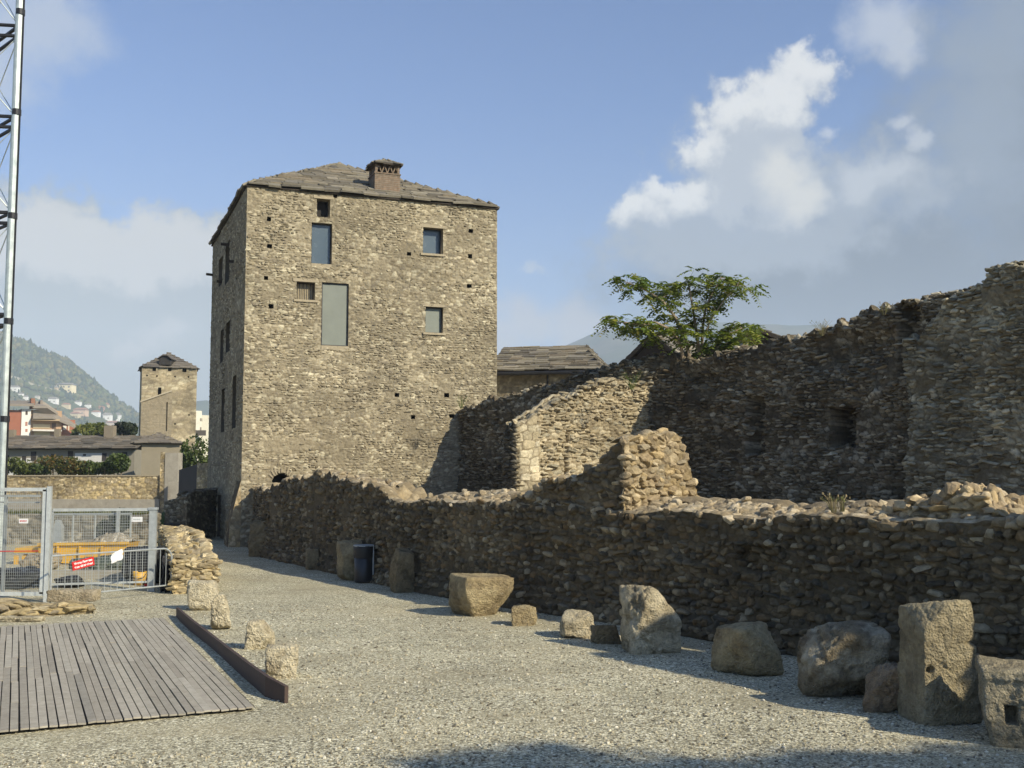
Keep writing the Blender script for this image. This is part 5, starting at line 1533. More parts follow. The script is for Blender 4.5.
# pale building right of the far tower
bY = 205.0
ba, bd, bn2, bL = xy_frame(192, 214, 440, bY, 3.0)
pale = empty('pale_building', (ba.x, ba.y, 0), 'pale cream block standing between the far tower and the big tower', 'building')
zA, zB = P(196, 410.5, bY).z, P(206, 414.5, bY).z
mb = MB()
s1 = bL * 0.42
base_ = Vector((ba.x, ba.y, 0))
mb.prism([base_, base_ + bd * s1, base_ + bd * s1 + bn2 * 10, base_ + bn2 * 10], (0, 0, zA), col=(0.66, 0.62, 0.50))
mb.prism([base_ + bd * (s1 + 0.01) + bn2 * 0.5, base_ + bd * bL + bn2 * 0.5, base_ + bd * bL + bn2 * 10, base_ + bd * (s1 + 0.01) + bn2 * 10], (0, 0, zB), col=(0.60, 0.56, 0.44))
mb.build('wall', M_FAR, pale)
wr = []
for (x0, x1, y0, y1) in ((202.5, 204, 418, 421), (205.5, 207, 418, 421), (202.5, 204, 427, 430), (196, 197.5, 430, 433)):
    a = P(x0, y0, bY + 0.3); b = P(x1, y1, bY + 0.3)
    s_ = (a - base_).dot(bd); wr.append((s_, s_ + (b.x - a.x), b.z, a.z))
for (s0, s1_, z0, z1) in wr:
    wall_windows(pale, base_ + bn2 * (0.5 if s0 > bL * 0.42 else 0), bd, bn2, [(s0, s1_, z0, z1)], (0.22, 0.19, 0.15))
mb = MB(); p = P(199.5, 433, bY - 0.2); mb.box((p.x, p.y - 0.2, p.z), (2.4, 0.5, 1.0), col=(0.12, 0.10, 0.08)); mb.build('balcony', M_FAR, pale)

# retaining wall with its concrete footing, and the pier at its end
RY = 74.0
ra, rd, rn, rL = xy_frame(-70, 161, 500, RY, -1.0)
retw = empty('retaining_wall', (ra.x, ra.y, 0), 'sunny pale stone retaining wall behind the building site', 'wall')
z_t, z_c = P(90, 476, RY).z, P(90, 499, RY).z
Vw, Fw, Cw = face_mesh((ra.x, ra.y, 0), rd, -rn, rL, z_c - 0.1, z_t, dict(PALE_ST, w=0.34, h=0.16), 0.055)
link('wall_face', mesh_np('retaining_face', Vw, Fw, Cw), M_RUBBLE, retw)
mb = MB(); b0_ = Vector((ra.x, ra.y, 0))
mb.prism([b0_ + Vector((0, 0, z_t - 0.02)) - rn * 0.06, b0_ + rd * rL + Vector((0, 0, z_t - 0.02)) - rn * 0.06, b0_ + rd * rL + rn * 0.6 + Vector((0, 0, z_t - 0.02)), b0_ + rn * 0.6 + Vector((0, 0, z_t - 0.02))], (0, 0, 0.08), col=(0.4, 0.35, 0.24))
mb.build('coping', M_STONESILL, retw)
mb = MB(); mb.prism([b0_ - rn * 0.35 + Vector((0, 0, -0.1)), b0_ + rd * rL - rn * 0.35 + Vector((0, 0, -0.1)), b0_ + rd * rL + rn * 0.5 + Vector((0, 0, -0.1)), b0_ + rn * 0.5 + Vector((0, 0, -0.1))], (0, 0, z_c + 0.1))
mb.build('concrete_footing', M_CONC, retw)
pz = P(170, 452, RY - 1.2).z
pa_, pb_ = P(159, 500, RY - 1.2), P(177, 500, RY - 1.2)
pier = empty('masonry_pier', (pa_.x, pa_.y, 0), 'grey plastered pier with a rough stone edge at the end of the retaining wall', 'pier')
mb = MB(); x0, x1 = pa_.x + 0.30, pb_.x; xm = P(164, 500, RY - 1.2).x
mb.prism([(xm, RY - 1.2, 0), (x1, RY - 1.2, 0), (x1, RY - 0.2, 0), (xm, RY - 0.2, 0)], (0, 0, pz - 0.05), col=(0.27, 0.24, 0.17)); mb.build('plaster', M_CONC, pier)
Vp, Fp, Cp = face_mesh((pa_.x, RY - 1.15, 0), Vector((1, 0, 0)), Vector((0, -1, 0)), xm - pa_.x, 0.0, pz, dict(PALE_ST, seed=143, w=0.26), 0.05)
link('stone_edge', mesh_np('stone_edge', Vp, Fp, Cp), M_RUBBLE, pier)
mb = MB(); a2, b2 = P(168, 482, RY - 2.2), P(182, 482, RY - 2.2)
mb.prism([(a2.x, a2.y, 0), (b2.x, b2.y, 0), (b2.x, b2.y + 0.8, 0), (a2.x, a2.y + 0.8, 0)], (0, 0, a2.z), col=(0.25, 0.22, 0.16)); mb.build('pier_foot', M_CONC, pier)

# dark wall with a light end, and a scrap of grass, further right
da, db, dc = P(179, 470, 68.0), P(197, 464, 66.0), P(207, 466, 65.0)
dw = empty('plastered_wall', (da.x, da.y, 0), 'short dark plastered wall with a pale rubble end beside the big tower', 'wall')
mb = MB(); zt0, zt1 = da.z, db.z
mb.add([(da.x, da.y, 0), (db.x, db.y, 0), (db.x, db.y, zt1), (da.x, da.y, zt0), (da.x, da.y + 0.5, 0), (db.x, db.y + 0.5, 0), (db.x, db.y + 0.5, zt1), (da.x, da.y + 0.5, zt0)], [(0, 1, 2, 3), (7, 6, 5, 4), (3, 2, 6, 7), (1, 5, 6, 2), (0, 3, 7, 4)], (0.075, 0.07, 0.06))
mb.build('wall', M_FAR, dw)
e1 = Vector((dc.x - db.x, dc.y - db.y, 0)); eL_ = e1.length; e1.normalize(); en = Vector((e1.y, -e1.x, 0))
Ve, Fe, Ce = face_mesh((db.x + 0.01, db.y - 0.02, 0), e1, en, eL_ + 0.3, 0, zt1 + 0.05, dict(PALE_ST, seed=145, w=0.25, h=0.14), 0.05)
link('rubble_end', mesh_np('rubble_end', Ve, Fe, Ce), M_RUBBLE, dw)

# ================================================================== hills and mountains
def ridge_terrain(name, sky_pts, Yr, y0, y1, xr, nx, ny, noise, mat, seed, colours, fall=0.75, kk=1.0):
    xs = np.array([(p[0] - 512) * Yr / FPX for p in sky_pts]); zs = np.array([P(p[0], p[1], Yr).z for p in sky_pts])
    X, Y = np.meshgrid(np.linspace(xr[0], xr[1], nx), np.concatenate([np.linspace(y0, Yr, ny), np.linspace(Yr, y1, ny // 3)[1:]]))
    def z_of(X, Y):
        zr_ = np.interp(X, xs, zs)
        t = (Y - y0) / (Yr - y0)
        up = np.clip(t, 0, 1) ** kk
        dn = 1 - fall * np.clip((Y - Yr) / (y1 - Yr), 0, 1)
        n = noise * (fbm(X / (noise * 9), Y / (noise * 9), seed, 5) - 0.5) * np.clip(t * 3, 0, 1)
        return zr_ * up * dn + n - 0.5
    Z = z_of(X, Y)
    c = np.array(colours)
    k1 = fbm(X / (noise * 5), Y / (noise * 5), seed + 3, 5)
    i = np.clip(((k1 - 0.25) * 2 * len(c)).astype(int), 0, len(c) - 1)
    C = c[i] * (0.8 + 0.4 * h2(np.floor(X / 4), np.floor(Y / 4), seed))[..., None]
    o = link(name, mesh_np(name, np.stack([X, Y, Z], -1), grid_faces(X.shape[0], X.shape[1]), C.reshape(-1, 3)), mat)
    tag(o, kind='structure')
    return z_of
HILLY = 2250.0
hill_z = ridge_terrain('hillside', [(-400, 250), (-150, 300), (0, 337), (22, 344), (45, 357), (60, 360), (75, 374), (100, 394), (125, 412), (145, 423), (170, 432), (200, 436), (230, 448), (300, 466), (420, 476)], HILLY, 780, 3200, (-2400, 100), 360, 260, 7, M_FARLEAF, 151,
    [(0.055, 0.072, 0.026), (0.07, 0.088, 0.03), (0.095, 0.10, 0.038), (0.065, 0.082, 0.028), (0.105, 0.095, 0.04)], kk=1.15)
ridge_terrain('far_slope', [(100, 440), (160, 415), (190, 401), (205, 399), (240, 415), (300, 440), (420, 470)], 3000, 2400, 3500, (-1700, 100), 80, 50, 12, M_FARLEAF, 157, [(0.04, 0.055, 0.022), (0.05, 0.065, 0.025)])
ridge_terrain('mountains', [(380, 420), (450, 385), (510, 362), (560, 352), (600, 333), (640, 326), (690, 323), (730, 322), (780, 324), (830, 326), (900, 326), (980, 325), (1060, 322), (1300, 315), (1700, 320)], 3600, 1800, 4700, (-500, 4200), 200, 110, 55, M_FARLEAF, 163,
    [(0.05, 0.06, 0.035), (0.06, 0.07, 0.035), (0.09, 0.085, 0.05), (0.11, 0.10, 0.07)])

def hill_hit(px, py):
    d = ray(px, py); d = d / d.y
    lo = None
    for Y in np.arange(800, 2280, 5.0):
        z = EYE + d.z * Y
        if z <= hill_z(np.array([[d.x * Y]]), np.array([[Y]]))[0, 0]:
            return Vector((d.x * Y, Y, z))
    return Vector((d.x * 2200, 2200, EYE + d.z * 2200))

def forest():
    rs = np.random.RandomState(21)
    D, F = ico(1)
    n = 19000
    Y = 950 + 1360 * rs.rand(n) ** 0.8
    X = ((-20 + 260 * rs.rand(n)) - 512) * Y / FPX
    Z = hill_z(X, Y)
    py = HZ - (Z - EYE) * FPX / Y
    px = X * FPX / Y + 512
    # leave the settled slopes open below the terrace road
    road = np.interp(px, [0, 5, 75, 115, 140], [384, 387, 405, 424, 432])
    den = np.where(py < road - 3, 1.0, 0.12) * (fbm(X / 60, Y / 60, 31, 4) > np.where(py < road, 0.33, 0.5))
    ok = rs.rand(n) < den
    X, Y, Z = X[ok], Y[ok], Z[ok]; n = len(X)
    r = (2.4 + 3.2 * rs.rand(n)) * np.where(py[ok] < road[ok] - 3, 1, 0.55) * (0.95 + 0.4 * Y / 2250)
    con = rs.rand(n) < 0.3
    sc = np.stack([r * np.where(con, 0.6, 1), r * np.where(con, 0.6, 1), r * np.where(con, 1.7, 1.0)], -1)
    L = D[None] * sc[:, None, :] * (0.75 + 0.5 * rs.rand(n, len(D), 1))
    V = L + np.stack([X, Y, Z + r * 0.7], -1)[:, None, :]
    Fs = (F[None] + (np.arange(n) * len(D))[:, None, None]).reshape(-1, 3)
    p = np.array([(0.06, 0.08, 0.026), (0.075, 0.095, 0.03), (0.105, 0.11, 0.036), (0.125, 0.11, 0.038), (0.055, 0.072, 0.028), (0.09, 0.095, 0.032)])
    i = np.clip((fbm(X / 70, Y / 70, 33, 4) * 8 - 1.2 + rs.normal(0, 0.9, n)).astype(int), 0, 5)
    C = p[i] * (0.8 + 0.4 * rs.rand(n))[:, None]
    C[con] = np.array((0.03, 0.045, 0.022))
    o = link('hillside_forest', mesh_np('hillside_forest', V.reshape(-1, 3), Fs, np.repeat(C, len(D), 0)), M_FARLEAF)
    tag(o, 'autumn woodland covering the far hillside on the left', 'forest', kind='stuff')
forest()

# terrace road cut along the hill
def road_strip(name, pts, w, label):
    mb = MB(); pxs = np.arange(pts[0][0], pts[-1][0] + 0.1, 0.8)
    pys = np.interp(pxs, [p[0] for p in pts], [p[1] for p in pts])
    Ys = np.array([hill_hit(a, b).y for a, b in zip(pxs, pys)])
    Ys = np.convolve(np.pad(Ys, 10, mode='edge'), np.ones(21) / 21, 'valid')
    Xs = np.array([ray(a, b).x / ray(a, b).y for a, b in zip(pxs, pys)]) * Ys
    Zs = hill_z(Xs, Ys) + 2.0
    q = [Vector((float(a), float(b), float(c))) for a, b, c in zip(Xs, Ys, Zs)]
    for a, b in zip(q, q[1:]):
        mb.quad(a + Vector((0, -1.0, -0.5)), b + Vector((0, -1.0, -0.5)), b + Vector((0, 0, w)), a + Vector((0, 0, w)), col=(0.34, 0.31, 0.23))
        mb.quad(a + Vector((0, 0, w)), b + Vector((0, 0, w)), b + Vector((0, 20, w + 0.6)), a + Vector((0, 20, w + 0.6)), col=(0.30, 0.28, 0.22))
    o = mb.build(name, M_FAR); tag(o, kind='structure')
road_strip('hillside_road', [(-10, 376), (5, 380), (20, 384), (35, 390), (50, 394), (65, 397), (80, 400), (95, 405), (108, 410), (118, 415)], 7.0, '')
road_strip('hillside_track', [(-10, 366), (8, 371), (22, 375)], 4.0, '')

def hill_house(px, py, wpx, hpx, wall, roofc, label, roofh=0.45, group='houses scattered over the hillside', flat=False):
    p = hill_hit(px, py) + Vector((0, 0, 0.8))
    m = p.y / FPX
    w, h_ = wpx * m * 1.2, hpx * m * 1.2
    root = empty('hillside_house', p, label, 'house', group)
    dpt = w * 0.8
    mb = MB(); hw_ = h_ * (1 - roofh * 0.7)
    mb.box((p.x, p.y + dpt / 2, p.z + hw_ / 2 - 1.5), (w, dpt, hw_ + 3), col=wall); mb.build('wall', M_FAR, root)
    mb = MB(); z0 = p.z + hw_ + 0.02; z1 = p.z + h_
    a, b = p.x - w * 0.56, p.x + w * 0.56; y0, y1 = p.y - dpt * 0.08, p.y + dpt * 1.08
    if flat:
        mb.box((p.x, p.y + dpt / 2, z0 + 0.25), (w * 1.06, dpt * 1.06, 0.5), col=roofc)
    else:
        ins = w * 0.22
        mb.add([(a, y0, z0), (b, y0, z0), (b, y1, z0), (a, y1, z0), (a + ins, (y0 + y1) / 2, z1), (b - ins, (y0 + y1) / 2, z1)], [(0, 1, 5, 4), (2, 3, 4, 5), (1, 2, 5), (3, 0, 4), (3, 2, 1, 0)], roofc)
    mb.build('roof', M_FAR, root)
    if wpx > 6:
        nw = max(2, int(wpx / 4))
        for r_ in range(2 if hpx > 6 else 1):
            for q in range(nw):
                mb = MB(); mb.box((p.x - w / 2 + w * (q + 0.5) / nw, p.y - 0.05, p.z + hw_ * (0.3 + 0.42 * r_)), (w / nw * 0.36, 0.25, hw_ * 0.2), col=(0.22, 0.2, 0.16)); mb.build('window', M_FAR, root)
    return root
CREAM, WHT, PINK, OCH = (0.82, 0.70, 0.42), (0.85, 0.83, 0.78), (0.66, 0.46, 0.32), (0.62, 0.51, 0.32)
RT, GR = (0.34, 0.16, 0.09), (0.26, 0.23, 0.19)
hill_house(63.5, 393.5, 13, 9, CREAM, GR, 'large cream villa standing alone on the hillside road', 0.25)
hill_house(53.5, 393, 5, 6, (0.55, 0.42, 0.26), GR, 'small ochre annex just left of the large cream hillside villa', 0.4)
hill_house(13, 391, 7, 4.5, WHT, GR, 'white house on the hillside close to the mast, topmost of its cluster')
hill_house(20, 397, 4, 3.5, WHT, GR, 'tiny white house below the topmost hillside house near the mast')
hill_house(24.5, 400, 4, 3.5, WHT, GR, 'tiny white house lowest of the three hillside houses near the mast')
hill_house(52, 403, 7, 5, WHT, GR, 'white hillside house just above the apartment block roof')
hill_house(36.5, 399, 3.5, 3, (0.6, 0.55, 0.45), GR, 'small pale hillside house above the apartment block chimney')
hill_house(65, 408, 6, 4, OCH, RT, 'ochre hillside house with red roof above the right end of the apartment block')
hill_house(77, 405, 5, 3.5, WHT, GR, 'white hillside house below the right end of the road')
hill_house(87, 408, 4.5, 3.5, WHT, GR, 'white hillside house in the gap left of the pink cluster')
hill_house(79, 415, 10, 6, PINK, RT, 'wide pink hillside house with red roof right of the apartment block')
hill_house(74, 418, 7, 5, OCH, RT, 'low ochre hillside house lowest beside the apartment block eaves')
hill_house(98, 412, 8, 5, (0.62, 0.33, 0.25), RT, 'rose coloured hillside house at the top of the right cluster')
hill_house(104, 409, 6, 5, OCH, RT, 'ochre hillside house with red roof highest in the right cluster')
hill_house(95, 416, 6, 4.5, WHT, RT, 'white red-roofed hillside house at the left edge of the right cluster')
hill_house(106, 420, 7, 6, WHT, GR, 'bright white hillside house in the middle of the right cluster', 0.5)
hill_house(114.5, 420, 7.5, 6, WHT, GR, 'bright white hillside house at the right end of the right cluster', 0.5)
hill_house(111, 426.5, 9, 4.5, (0.64, 0.52, 0.40), RT, 'long peach hillside house at the foot of the right cluster')
hill_house(88, 400.5, 4, 3, (0.42, 0.36, 0.27), RT, 'small brown hillside house touching the road')

# ================================================================== background trees and bushes
def bush(name, label, cat, blobs, n, size, cols, seed, trunk=None, group=None):
    base = Vector((blobs[0][0], blobs[0][1], 0))
    root = empty(name, base, label, cat, group)
    V, F, C = leaf_cloud(blobs, n, size, cols, seed)
    link('foliage', mesh_np(name + '_foliage', V, F, C, False), M_LEAF, root)
    mb = MB()
    b = blobs[0]
    for q in blobs[:4]:
        mb.bar((b[0], b[1], 0), (q[0], q[1], q[2]), trunk or 0.08, 6, (trunk or 0.08) * 0.4)
    mb.build('stem', M_BARK, root)
    return root
def pb(px, py, Y, rx, ry, ryy=None):
    p = P(px, py, Y); m = Y / FPX
    return (p.x, p.y, p.z, rx * m, (ryy or rx) * m, ry * m)
GRN = [(0.045, 0.07, 0.016), (0.075, 0.105, 0.022), (0.10, 0.125, 0.03)]
YGR = [(0.08, 0.10, 0.02), (0.13, 0.145, 0.03), (0.17, 0.17, 0.04)]
DKG = [(0.02, 0.03, 0.012), (0.03, 0.042, 0.016), (0.04, 0.055, 0.02)]
AUT = [(0.07, 0.085, 0.02), (0.12, 0.10, 0.025), (0.17, 0.11, 0.03), (0.06, 0.08, 0.02)]
bush('broadleaf_tree', 'yellow green rounded tree behind the slab roof of the long building', 'tree', [pb(90, 433, 150, 16, 9), pb(80, 435, 150, 8, 7), pb(100, 431, 150, 9, 8)], 2600, 0.35, YGR, 201, 0.3)
bush('conifer_tree', 'dark evergreen tree behind the long building, left of the far tower', 'tree', [pb(122, 431, 140, 12, 9), pb(114, 434, 140, 5, 6), pb(131, 430, 140, 6, 8)], 2600, 0.30, DKG, 202, 0.3)
BX = [(14, 466, 14, 9, YGR, 'pale yellow green bush at the left end before the long building'), (34, 470, 12, 6, GRN, 'low green bush under the dark window of the long building'), (53, 465, 14, 10, AUT, 'russet and green bush in the middle before the long building'), (70, 466, 12, 9, AUT, 'autumn coloured bush left of the white plaster patch'), (88, 468, 11, 8, GRN, 'green bush before the white plaster patch'), (104, 468, 12, 6, GRN, 'spreading dark green bush right of the white plaster patch'), (118, 463, 9, 10, GRN, 'upright green bush near the hip roofed house')]
for i, (x, y, rx, ry, cols, lab) in enumerate(BX):
    bush('garden_bush', lab, 'bush', [pb(x, y, 88 + i % 3, rx * 1.35, ry), pb(x - rx * 0.5, y + 3, 88 + i % 3, rx * 0.6, ry * 0.6), pb(x + rx * 0.5, y + 2, 88 + i % 3, rx * 0.6, ry * 0.7), pb(x + 1, y - ry * 0.55, 88, rx * 0.3, ry * 0.5)], 2300, 0.13, cols, 210 + i, 0.06, 'bushes along the front of the long building')
bush('leafy_shrub', 'dense green shrub between the grey pier and the big tower', 'bush', [pb(193, 455, 84, 13, 18), pb(186, 463, 84, 8, 14), pb(202, 450, 84, 9, 14), pb(196, 443, 84, 6, 9), pb(205, 462, 84, 8, 12)], 3800, 0.14, GRN, 220, 0.1)
gp = P(186, 489, 57.0)
def tuft_patch(name, x0, x1, y0, y1, z, n, h_, cols, seed, label, zf=None):
    rs = np.random.RandomState(seed)
    x = x0 + (x1 - x0) * rs.rand(n); y = y0 + (y1 - y0) * rs.rand(n)
    ln = h_ * (0.5 + rs.rand(n)); a = rs.rand(n) * 6.28; le = 0.35 * ln * rs.rand(n)
    zz = np.full(n, float(z)) if zf is None else zf(x, y)
    b = np.stack([x, y, zz], -1); w = 0.10 * ln[:, None] * np.stack([np.cos(a + 1.57), np.sin(a + 1.57), 0 * a], -1)
    t = b + np.stack([np.cos(a) * le, np.sin(a) * le, ln], -1)
    V = np.stack([b - w, b + w, t], 1).reshape(-1, 3)
    C = np.repeat(np.array(cols)[rs.randint(len(cols), size=n)] * (0.7 + 0.6 * rs.rand(n))[:, None], 3, 0)
    o = link(name, mesh_np(name, V, np.arange(3 * n).reshape(-1, 3), C, False), M_LEAF)
    return tag(o, label, 'grass', kind='stuff')
# a grassy bank rising behind the boundary wall
def bank_z(x, y):
    return 1.55 * sstep(47, 54, y) + 0.05 * (fbm(x, y, 301, 3) - 0.5)
flat_sheet('grass_bank', -16.0, -13.2, 46.5, 55.0, -0.02, M_GRASS, 40, 60, bank_z)
tuft_patch('bank_grass', -15.9, -13.3, 47, 54.8, 0, 5000, 0.14, [(0.075, 0.11, 0.025), (0.10, 0.13, 0.03), (0.12, 0.13, 0.04)], 302, 'bright green grass on the bank beyond the boundary wall', bank_z)

# ================================================================== the timber deck and its edging
dk_p = Vector((-0.409, 0.9125, 0)); dk_q = Vector((-0.9125, -0.409, 0))
dk0 = G(263, 709)                                   # near right corner
def deck():
    rs = np.random.RandomState(41)
    mb = MB()
    Lk = (G(174, 619) - dk0).length
    pitch_, gap = 0.088, 0.008
    n = int(7.6 / pitch_)
    warp_ = 0
    for i in range(n):
        w = pitch_ - gap - 0.008 * rs.rand()
        o = 0.10 + (i + 0.5) * pitch_
        y = -0.03 * rs.rand() - 0.02 - 0.045 * o
        end = Lk - 0.02 - 0.10 * rs.rand() - 0.02 * o
        while y < end:
            ln = min(1.3 + 2.6 * rs.rand(), end - y)
            if end - y - ln < 0.5: ln = end - y
            c = dk0 + dk_q * (o + 0.003 * rs.randn()) + dk_p * (y + ln / 2)
            f = 0.82 + 0.36 * rs.rand(); g = rs.rand()
            col = tuple(np.array((0.37, 0.335, 0.262)) * f * (1 - g * 0.3) + np.array((0.26, 0.22, 0.165)) * g * 0.35)
            M = Matrix((dk_q, dk_p, Vector((0, 0, -1)))).transposed() @ Matrix.Rotation(0.0016 * rs.randn(), 3, 'Z') @ Matrix.Rotation(0.03 * rs.randn(), 3, 'Y') @ Matrix.Rotation(0.0008 * rs.randn(), 3, 'X')
            c.z = 0.034 + 0.002 * rs.randn()
            mb.box(c, (w, ln - 0.008, 0.018), col=col, M=M)
            y += ln
    # bearers underneath, and a near-black sheet painting the shade between the boards
    for j in range(9):
        c = dk0 + dk_p * (0.2 + j * (Lk - 0.4) / 8) + dk_q * 3.9; c.z = 0.016
        mb.box(c, (7.6, 0.07, 0.03), col=(0.03, 0.025, 0.02), M=Matrix((dk_q, dk_p, Vector((0, 0, -1)))).transposed())
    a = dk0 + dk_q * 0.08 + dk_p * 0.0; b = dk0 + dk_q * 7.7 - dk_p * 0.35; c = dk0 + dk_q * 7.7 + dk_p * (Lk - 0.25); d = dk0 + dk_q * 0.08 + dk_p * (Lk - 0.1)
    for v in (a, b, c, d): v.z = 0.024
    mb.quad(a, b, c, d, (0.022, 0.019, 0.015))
    o = mb.build('timber_deck', M_WOODDECK)
    tag(o, 'weathered grey plank deck let into the gravel', 'deck')
deck()
def edging():
    top = [(174.5, 607.5), (178, 612), (190, 621), (205, 632.5), (225, 648), (245, 662.5), (265, 676), (284.5, 686.5)]
    bot = [(176, 616.5), (181, 622), (192, 632), (207, 645), (227, 663), (246, 680), (265, 697), (284.5, 703.5)]
    rs = np.random.RandomState(4)
    mb = MB(); th = 0.045
    pts = []
    for (x, y), (xt, yt) in zip(bot, top):
        g = G(x, y); zt = P(xt, yt, g.y).z
        pts.append((g, max(zt, 0.16)))
    prevs = None
    for i, (g, zt) in enumerate(pts):
        d = (pts[min(i + 1, len(pts) - 1)][0] - pts[max(i - 1, 0)][0]).normalized()
        n = Vector((-d.y, d.x, 0)) 
        if n.x < 0: n = -n
        pr = [Vector((g.x, g.y, -0.05)), Vector((g.x, g.y, zt)), Vector((g.x + n.x * th, g.y + n.y * th, zt)), Vector((g.x + n.x * th, g.y + n.y * th, -0.05))]
        if prevs is not None:
            mb.add(prevs + pr, [(0, 1, 5, 4), (1, 2, 6, 5), (2, 3, 7, 6)])
        else:
            mb.add(pr, [(0, 1, 2, 3)])
        prevs = pr
    mb.add(prevs, [(3, 2, 1, 0)])
    tag(mb.build('edging_board', M_KERB), 'dark rusty edging board along the right side of the plank deck', 'edging')
edging()

# ================================================================== stones and blocks
PALE = dict(colour=(0.506, 0.433, 0.285), tint=(0.633, 0.555, 0.380), dark=(0.317, 0.259, 0.164))
DARK = dict(colour=(0.226, 0.174, 0.095), tint=(0.302, 0.239, 0.137), dark=(0.120, 0.091, 0.051))
MIDC = dict(colour=(0.319, 0.249, 0.138), tint=(0.413, 0.335, 0.190), dark=(0.162, 0.124, 0.069))
GREYS = dict(colour=(0.380, 0.314, 0.197), tint=(0.562, 0.483, 0.319), dark=(0.166, 0.139, 0.087))
gs = 'loose stones lined up along the deck edging'
rock('loose_stone', 184.5, 220, 581.5, 611, 'broad pale boulder at the far end of the deck edging', 'stone', 0.45, 0.15, gs, seed=301, boxy=1.4, cuts=4, rough=0.035, planes=[((0.75, -0.2, 0.7), 0.98), ((-0.9, 0, -0.35), 0.95)], **PALE)
rock('loose_stone', 209.5, 232, 595, 629.5, 'tall narrow upright stone in front of the broad boulder by the edging', 'stone', 0.30, 0.2, gs, seed=302, boxy=1.0, cuts=5, rough=0.06, planes=[((0.85, -0.1, 0.5), 0.85), ((-0.7, 0, 0.7), 1.05)], **PALE)
rock('loose_stone', 243.5, 275, 621, 650.5, 'pale stone with sloping right shoulder, third along the deck edging', 'stone', 0.34, 0.1, gs, seed=303, boxy=1.1, cuts=5, rough=0.05, planes=[((0.8, -0.15, 0.62), 0.72), ((-0.98, 0, 0.15), 0.9)], **PALE)
rock('loose_stone', 263.5, 300.5, 646.5, 678.5, 'layered pale stone nearest the camera along the deck edging', 'stone', 0.36, 0.1, gs, seed=304, boxy=1.6, cuts=3, rough=0.055, **PALE)
gw = 'old stone blocks set out along the foot of the ruined wall'
rock('stone_block', 248, 280, 520, 557, 'dark half buried block at the far end of the wall foot', 'stone block', 0.7, 0.0, gw, seed=310, boxy=1.3, cuts=4, rough=0.06, **DARK)
rock('stone_block', 304.5, 320.5, 549, 569.5, 'small dark squared block left of the block beside the bin', 'stone block', 0.42, 0.15, gw, seed=311, boxy=2.2, cuts=2, rough=0.025, sharp=22, **DARK)
rock('stone_block', 336.5, 364, 541, 580.5, 'tall squared block standing immediately left of the black bin', 'stone block', 0.55, 0.35, gw, seed=312, boxy=2.6, cuts=2, rough=0.03, sharp=22, **MIDC)
rock('stone_block', 389.5, 414, 548.5, 592.5, 'upright dark post stone right of the black bin', 'stone block', 0.42, 0.4, gw, seed=313, boxy=1.8, cuts=3, rough=0.03, sharp=20, planes=[((-0.8, 0, 0.45), 0.86)], **DARK)
rock('stone_block', 449.5, 510.5, 575, 617, 'wide brown capital shaped block tapering to its foot', 'stone block', 0.80, 0.55, gw, seed=314, boxy=2.4, cuts=1, rough=0.022, sharp=24, planes=[((0.9, -0.1, -0.42), 0.86), ((-0.9, -0.1, -0.36), 0.88), ((0.1, -0.9, -0.42), 0.88)], **MIDC)
rock('loose_stone', 510, 538.8, 606.5, 626, 'small rounded tan stone right of the wide tapering block', 'stone', 0.36, 0.0, gw, seed=315, boxy=0.8, cuts=6, rough=0.04, **MIDC)
rock('loose_stone', 557.5, 597, 612, 638.5, 'low pale faceted stone, left one of the two beside the tall boulder', 'stone', 0.50, 0.2, gw, seed=316, boxy=1.0, cuts=7, rough=0.04, planes=[((-0.3, -0.5, 0.8), 0.85)], **GREYS)
rock('loose_stone', 589.5, 622, 625.5, 644, 'flat grey stone touching the foot of the tall boulder', 'stone', 0.40, 0.0, gw, seed=317, boxy=0.8, cuts=6, rough=0.05, **DARK)
rock('loose_stone', 620.5, 680, 587, 653.5, 'tall rough boulder with a pale streaked face and sloping right side', 'boulder', 0.70, 0.25, gw, seed=318, boxy=1.6, cuts=2, rough=0.06, sharp=16, planes=[((0.62, -0.1, 0.62), 0.80), ((-0.75, -0.35, 0.4), 0.97)], **GREYS)
rock('loose_stone', 716, 782, 626, 676.5, 'angular grey block with a sloping top between two large boulders', 'boulder', 0.70, 0.3, gw, seed=319, boxy=1.7, cuts=2, rough=0.04, sharp=18, planes=[((0.55, -0.5, 0.55), 0.82), ((-0.7, -0.4, -0.3), 0.88)], pits=0.02, **MIDC)
rock('loose_stone', 798, 884, 626, 701, 'big rounded boulder with a whitish crusted top left of the stone pillar', 'boulder', 0.85, 0.2, gw, seed=320, boxy=0.8, cuts=8, rough=0.05, sharp=8, planes=[((-0.7, -0.2, 0.7), 0.80)], pits=0.02, colour=(0.242, 0.193, 0.117), tint=(0.507, 0.450, 0.317), dark=(0.144, 0.112, 0.070))
rock('loose_stone', 860, 908, 667, 713, 'brown wedge shaped stone squeezed against the left foot of the pillar', 'stone', 0.42, -0.2, gw, seed=321, boxy=1.0, cuts=4, rough=0.05, planes=[((-0.65, -0.2, 0.7), 0.62)], colour=(0.275, 0.198, 0.117), tint=(0.364, 0.278, 0.178), dark=(0.154, 0.112, 0.070))
